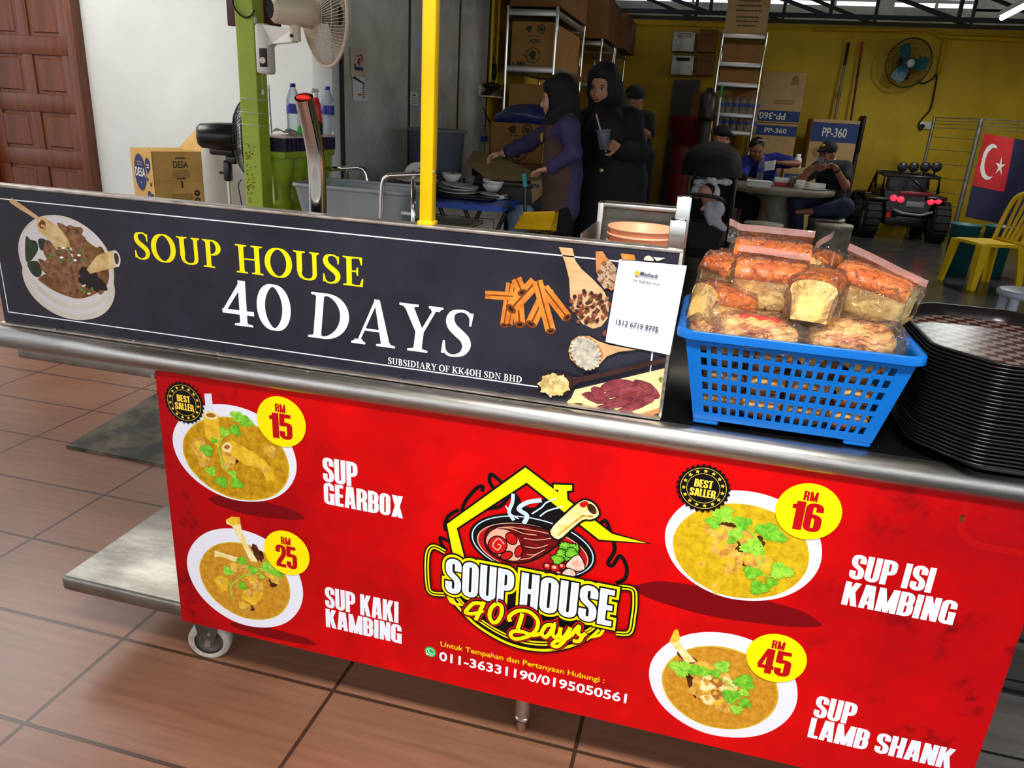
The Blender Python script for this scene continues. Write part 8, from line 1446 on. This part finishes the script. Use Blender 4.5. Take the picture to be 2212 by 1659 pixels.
# ---------------------------------------------------------------- stroller with baby
YS = 7.45; GRF = mat('grey_stroller_cloth', (64, 68, 74), .8); BLF = mat('black_stroller_cloth', (22, 22, 24), .75, c2=(14, 14, 16), vs=5, bump=.3, bs=10)
sc = at(1538, 358, YS); t = thing('stroller', 'black baby stroller with a rounded hood, carrying a swaddled baby', 'stroller', (sc.x, YS, 0))
b = MB()
def hood(u, v): a = PI*(u-.0); e = -.15+1.75*v; R_ = V((-.285*math.cos(a), -.30*math.sin(a)*math.cos(e)*.9, .0)); return V((sc.x-.285*math.cos(a)*(1-.05*v), YS+.12-.34*math.sin(a)*math.cos(e), sc.z-.09+.30*math.sin(a)**.6*math.sin(max(0, e)*.98)*(1+.02*math.sin(e*20))))
b.grid(hood, 28, 18, BLF); build('hood', b, t)
b = MB(); g0, g1 = at(1497, 371, YS-.17), at(1566, 372, YS-.17); b.prism([g0, g1, at(1562, 388, YS-.2), at(1506, 386, YS-.2)], (0, .02, .005), GRF); build('hood_visor', b, t)
zs_ = [at(1530, y, YS).z for y in (380, 475)]; b = MB()
xl, xr2 = at(1490, 420, YS).x, at(1580, 420, YS).x
b.prism([V((xl, YS+.22, zs_[0]+.05)), V((xr2, YS+.22, zs_[0]+.05)), V((xr2, YS-.05, zs_[1])), V((xl, YS-.05, zs_[1]))], (0, .04, .02), BLF); b.prism([V((xl, YS-.05, zs_[1])), V((xr2, YS-.05, zs_[1])), V((xr2-.02, YS-.36, zs_[1]+.02)), V((xl+.02, YS-.36, zs_[1]+.02))], (0, 0, -.04), BLF)
for x in (xl, xr2): b.prism([V((x, YS+.22, zs_[0]+.07)), V((x, YS-.05, zs_[1])), V((x, YS-.34, zs_[1]+.02)), V((x, YS-.25, zs_[1]+.12)), V((x, YS-.05, zs_[0]-.05))], (.018, 0, 0), BLF)
build('seat', b, t); b = MB(); b.prism([V((xl+.02, YS-.36, zs_[1]+.01)), V((xr2-.02, YS-.36, zs_[1]+.01)), V((xr2-.06, YS-.42, .30)), V((xl+.06, YS-.42, .30))], (0, .03, 0), BLF); build('foot_rest', b, t)
b = MB(); b.tube([tuple(q) for q in crv([at(1476, 432, YS-.2), at(1486, 422, YS-.32), at(1510, 421, YS-.38), at(1535, 424, YS-.38), at(1556, 430, YS-.33), at(1566, 440, YS-.2)])], .018, mat('dark_brown_bar', (54, 44, 42), .5), 10); build('bumper_bar', b, t)
for x in (xl-.03, xr2+.03): b = MB(); b.tube([V((x, YS+.45, 1.0)), V((x, YS+.1, .62)), V((x, YS-.35, .16))], .015, BLKM, 8); b.tube([V((x, YS+.12, .62)), V((x, YS+.42, .14))], .015, BLKM, 8); build('frame', b, t)
b = MB(); b.tube([V((xl-.03, YS+.45, 1.0)), V(((xl+xr2)/2, YS+.5, 1.03)), V((xr2+.03, YS+.45, 1.0))], .018, BLKM, 8); build('handle', b, t); b = MB(); b.box(((xl+xr2)/2, YS+.1, .24), (xr2-xl-.06, .45, .16), BLF, .03); build('basket', b, t)
for x in (xl-.03, xr2+.03):
    for y in (YS-.37, YS+.42): b = MB(); M_ = Matrix.Translation((x, y, .09)) @ Matrix.Rotation(PI/2, 4, 'Y'); b.lathe([(0, -.02), (.06, -.018), (.075, -.022), (.09, -.012), (.09, .012), (.075, .022), (.06, .018), (0, .02)], BLK, 24, M_); b.cyl((x, y, .09), (x, y, .2), .014, BLKM); build('wheel', b, t)
WBL = mat('white_swaddle', (240, 240, 244), .9, c2=(160, 164, 180), vs=34, lo=.36, hi=.44, bump=.3, bs=20); GSW = mat('grey_white_swaddle', (222, 222, 230), .9, c2=(190, 190, 200), vs=12)
bh = at(1524, 414, YS-.22); t = thing('person', 'sleeping baby with dark hair swaddled in white, lying in the stroller', 'person', bh); b = MB()
bb = at(1541, 452, YS-.30)
blob(b, [('e', bh, (.068, .070, .062), .02), ('e', bh+V((-.015, -.035, -.01)), (.048, .036, .044), .02), ('c', bh+V((-.012, -.066, 0)), bh+V((-.014, -.068, -.01)), .007, .009, .008), ('c', bh+V((.0, -.01, -.05)), bb, .035, .07, .03), ('c', bb, bb+V((.05, -.03, -.11)), .07, .04, .03), ('c', bb+V((-.06, -.02, .04)), bb+V((-.10, -.07, .0)), .02, .017, .015)], SKB, .007)
for k in (-1, 1): b.ell(bh+V((-.014+k*.022, -.064, .008)), (.009, .003, .002), BROW, 8); b.ell(bh+V((-.014+k*.022, -.062, .022)), (.011, .003, .002), BROW, 8)
b.ell(bh+V((-.014, -.067, -.022)), (.009, .004, .003), LIP, 8); build('body', b, t)
b = MB(); blob(b, [('e', bh+V((.024, .016, .014)), (.064, .066, .06), .02)], HAIR, .007); build('hair', b, t)
b = MB(); blob(b, [('e', bb+V((-.045, -.03, .0)), (.045, .05, .075), .03), ('e', bb+V((.03, -.03, .0)), (.07, .06, .08), .03), ('c', bb+V((.0, -.05, -.08)), bb+V((.11, -.07, -.15)), .05, .03, .03), ('c', bb+V((-.03, -.06, -.06)), bb+V((-.01, -.08, -.12)), .035, .02, .02)], GSW, .009); build('swaddle', b, t)
PIL = MB(); rg = random.Random(4); pc = at(1536, 400, YS-.12); blob(PIL, [('e', pc+V((rg.uniform(-.14, .15), rg.uniform(-.06, .05), rg.uniform(-.07, .06))), (rg.uniform(.035, .06), .045, rg.uniform(.03, .045)), .02) for _ in range(16)]+[('e', bh+V((-.07, .02, -.02)), (.06, .06, .05), .03), ('e', bh+V((.08, .04, -.01)), (.05, .06, .07), .03)], WBL, .009); one('baby_blanket', PIL, 'crumpled black and white patterned blanket behind the baby in the stroller', 'blanket')
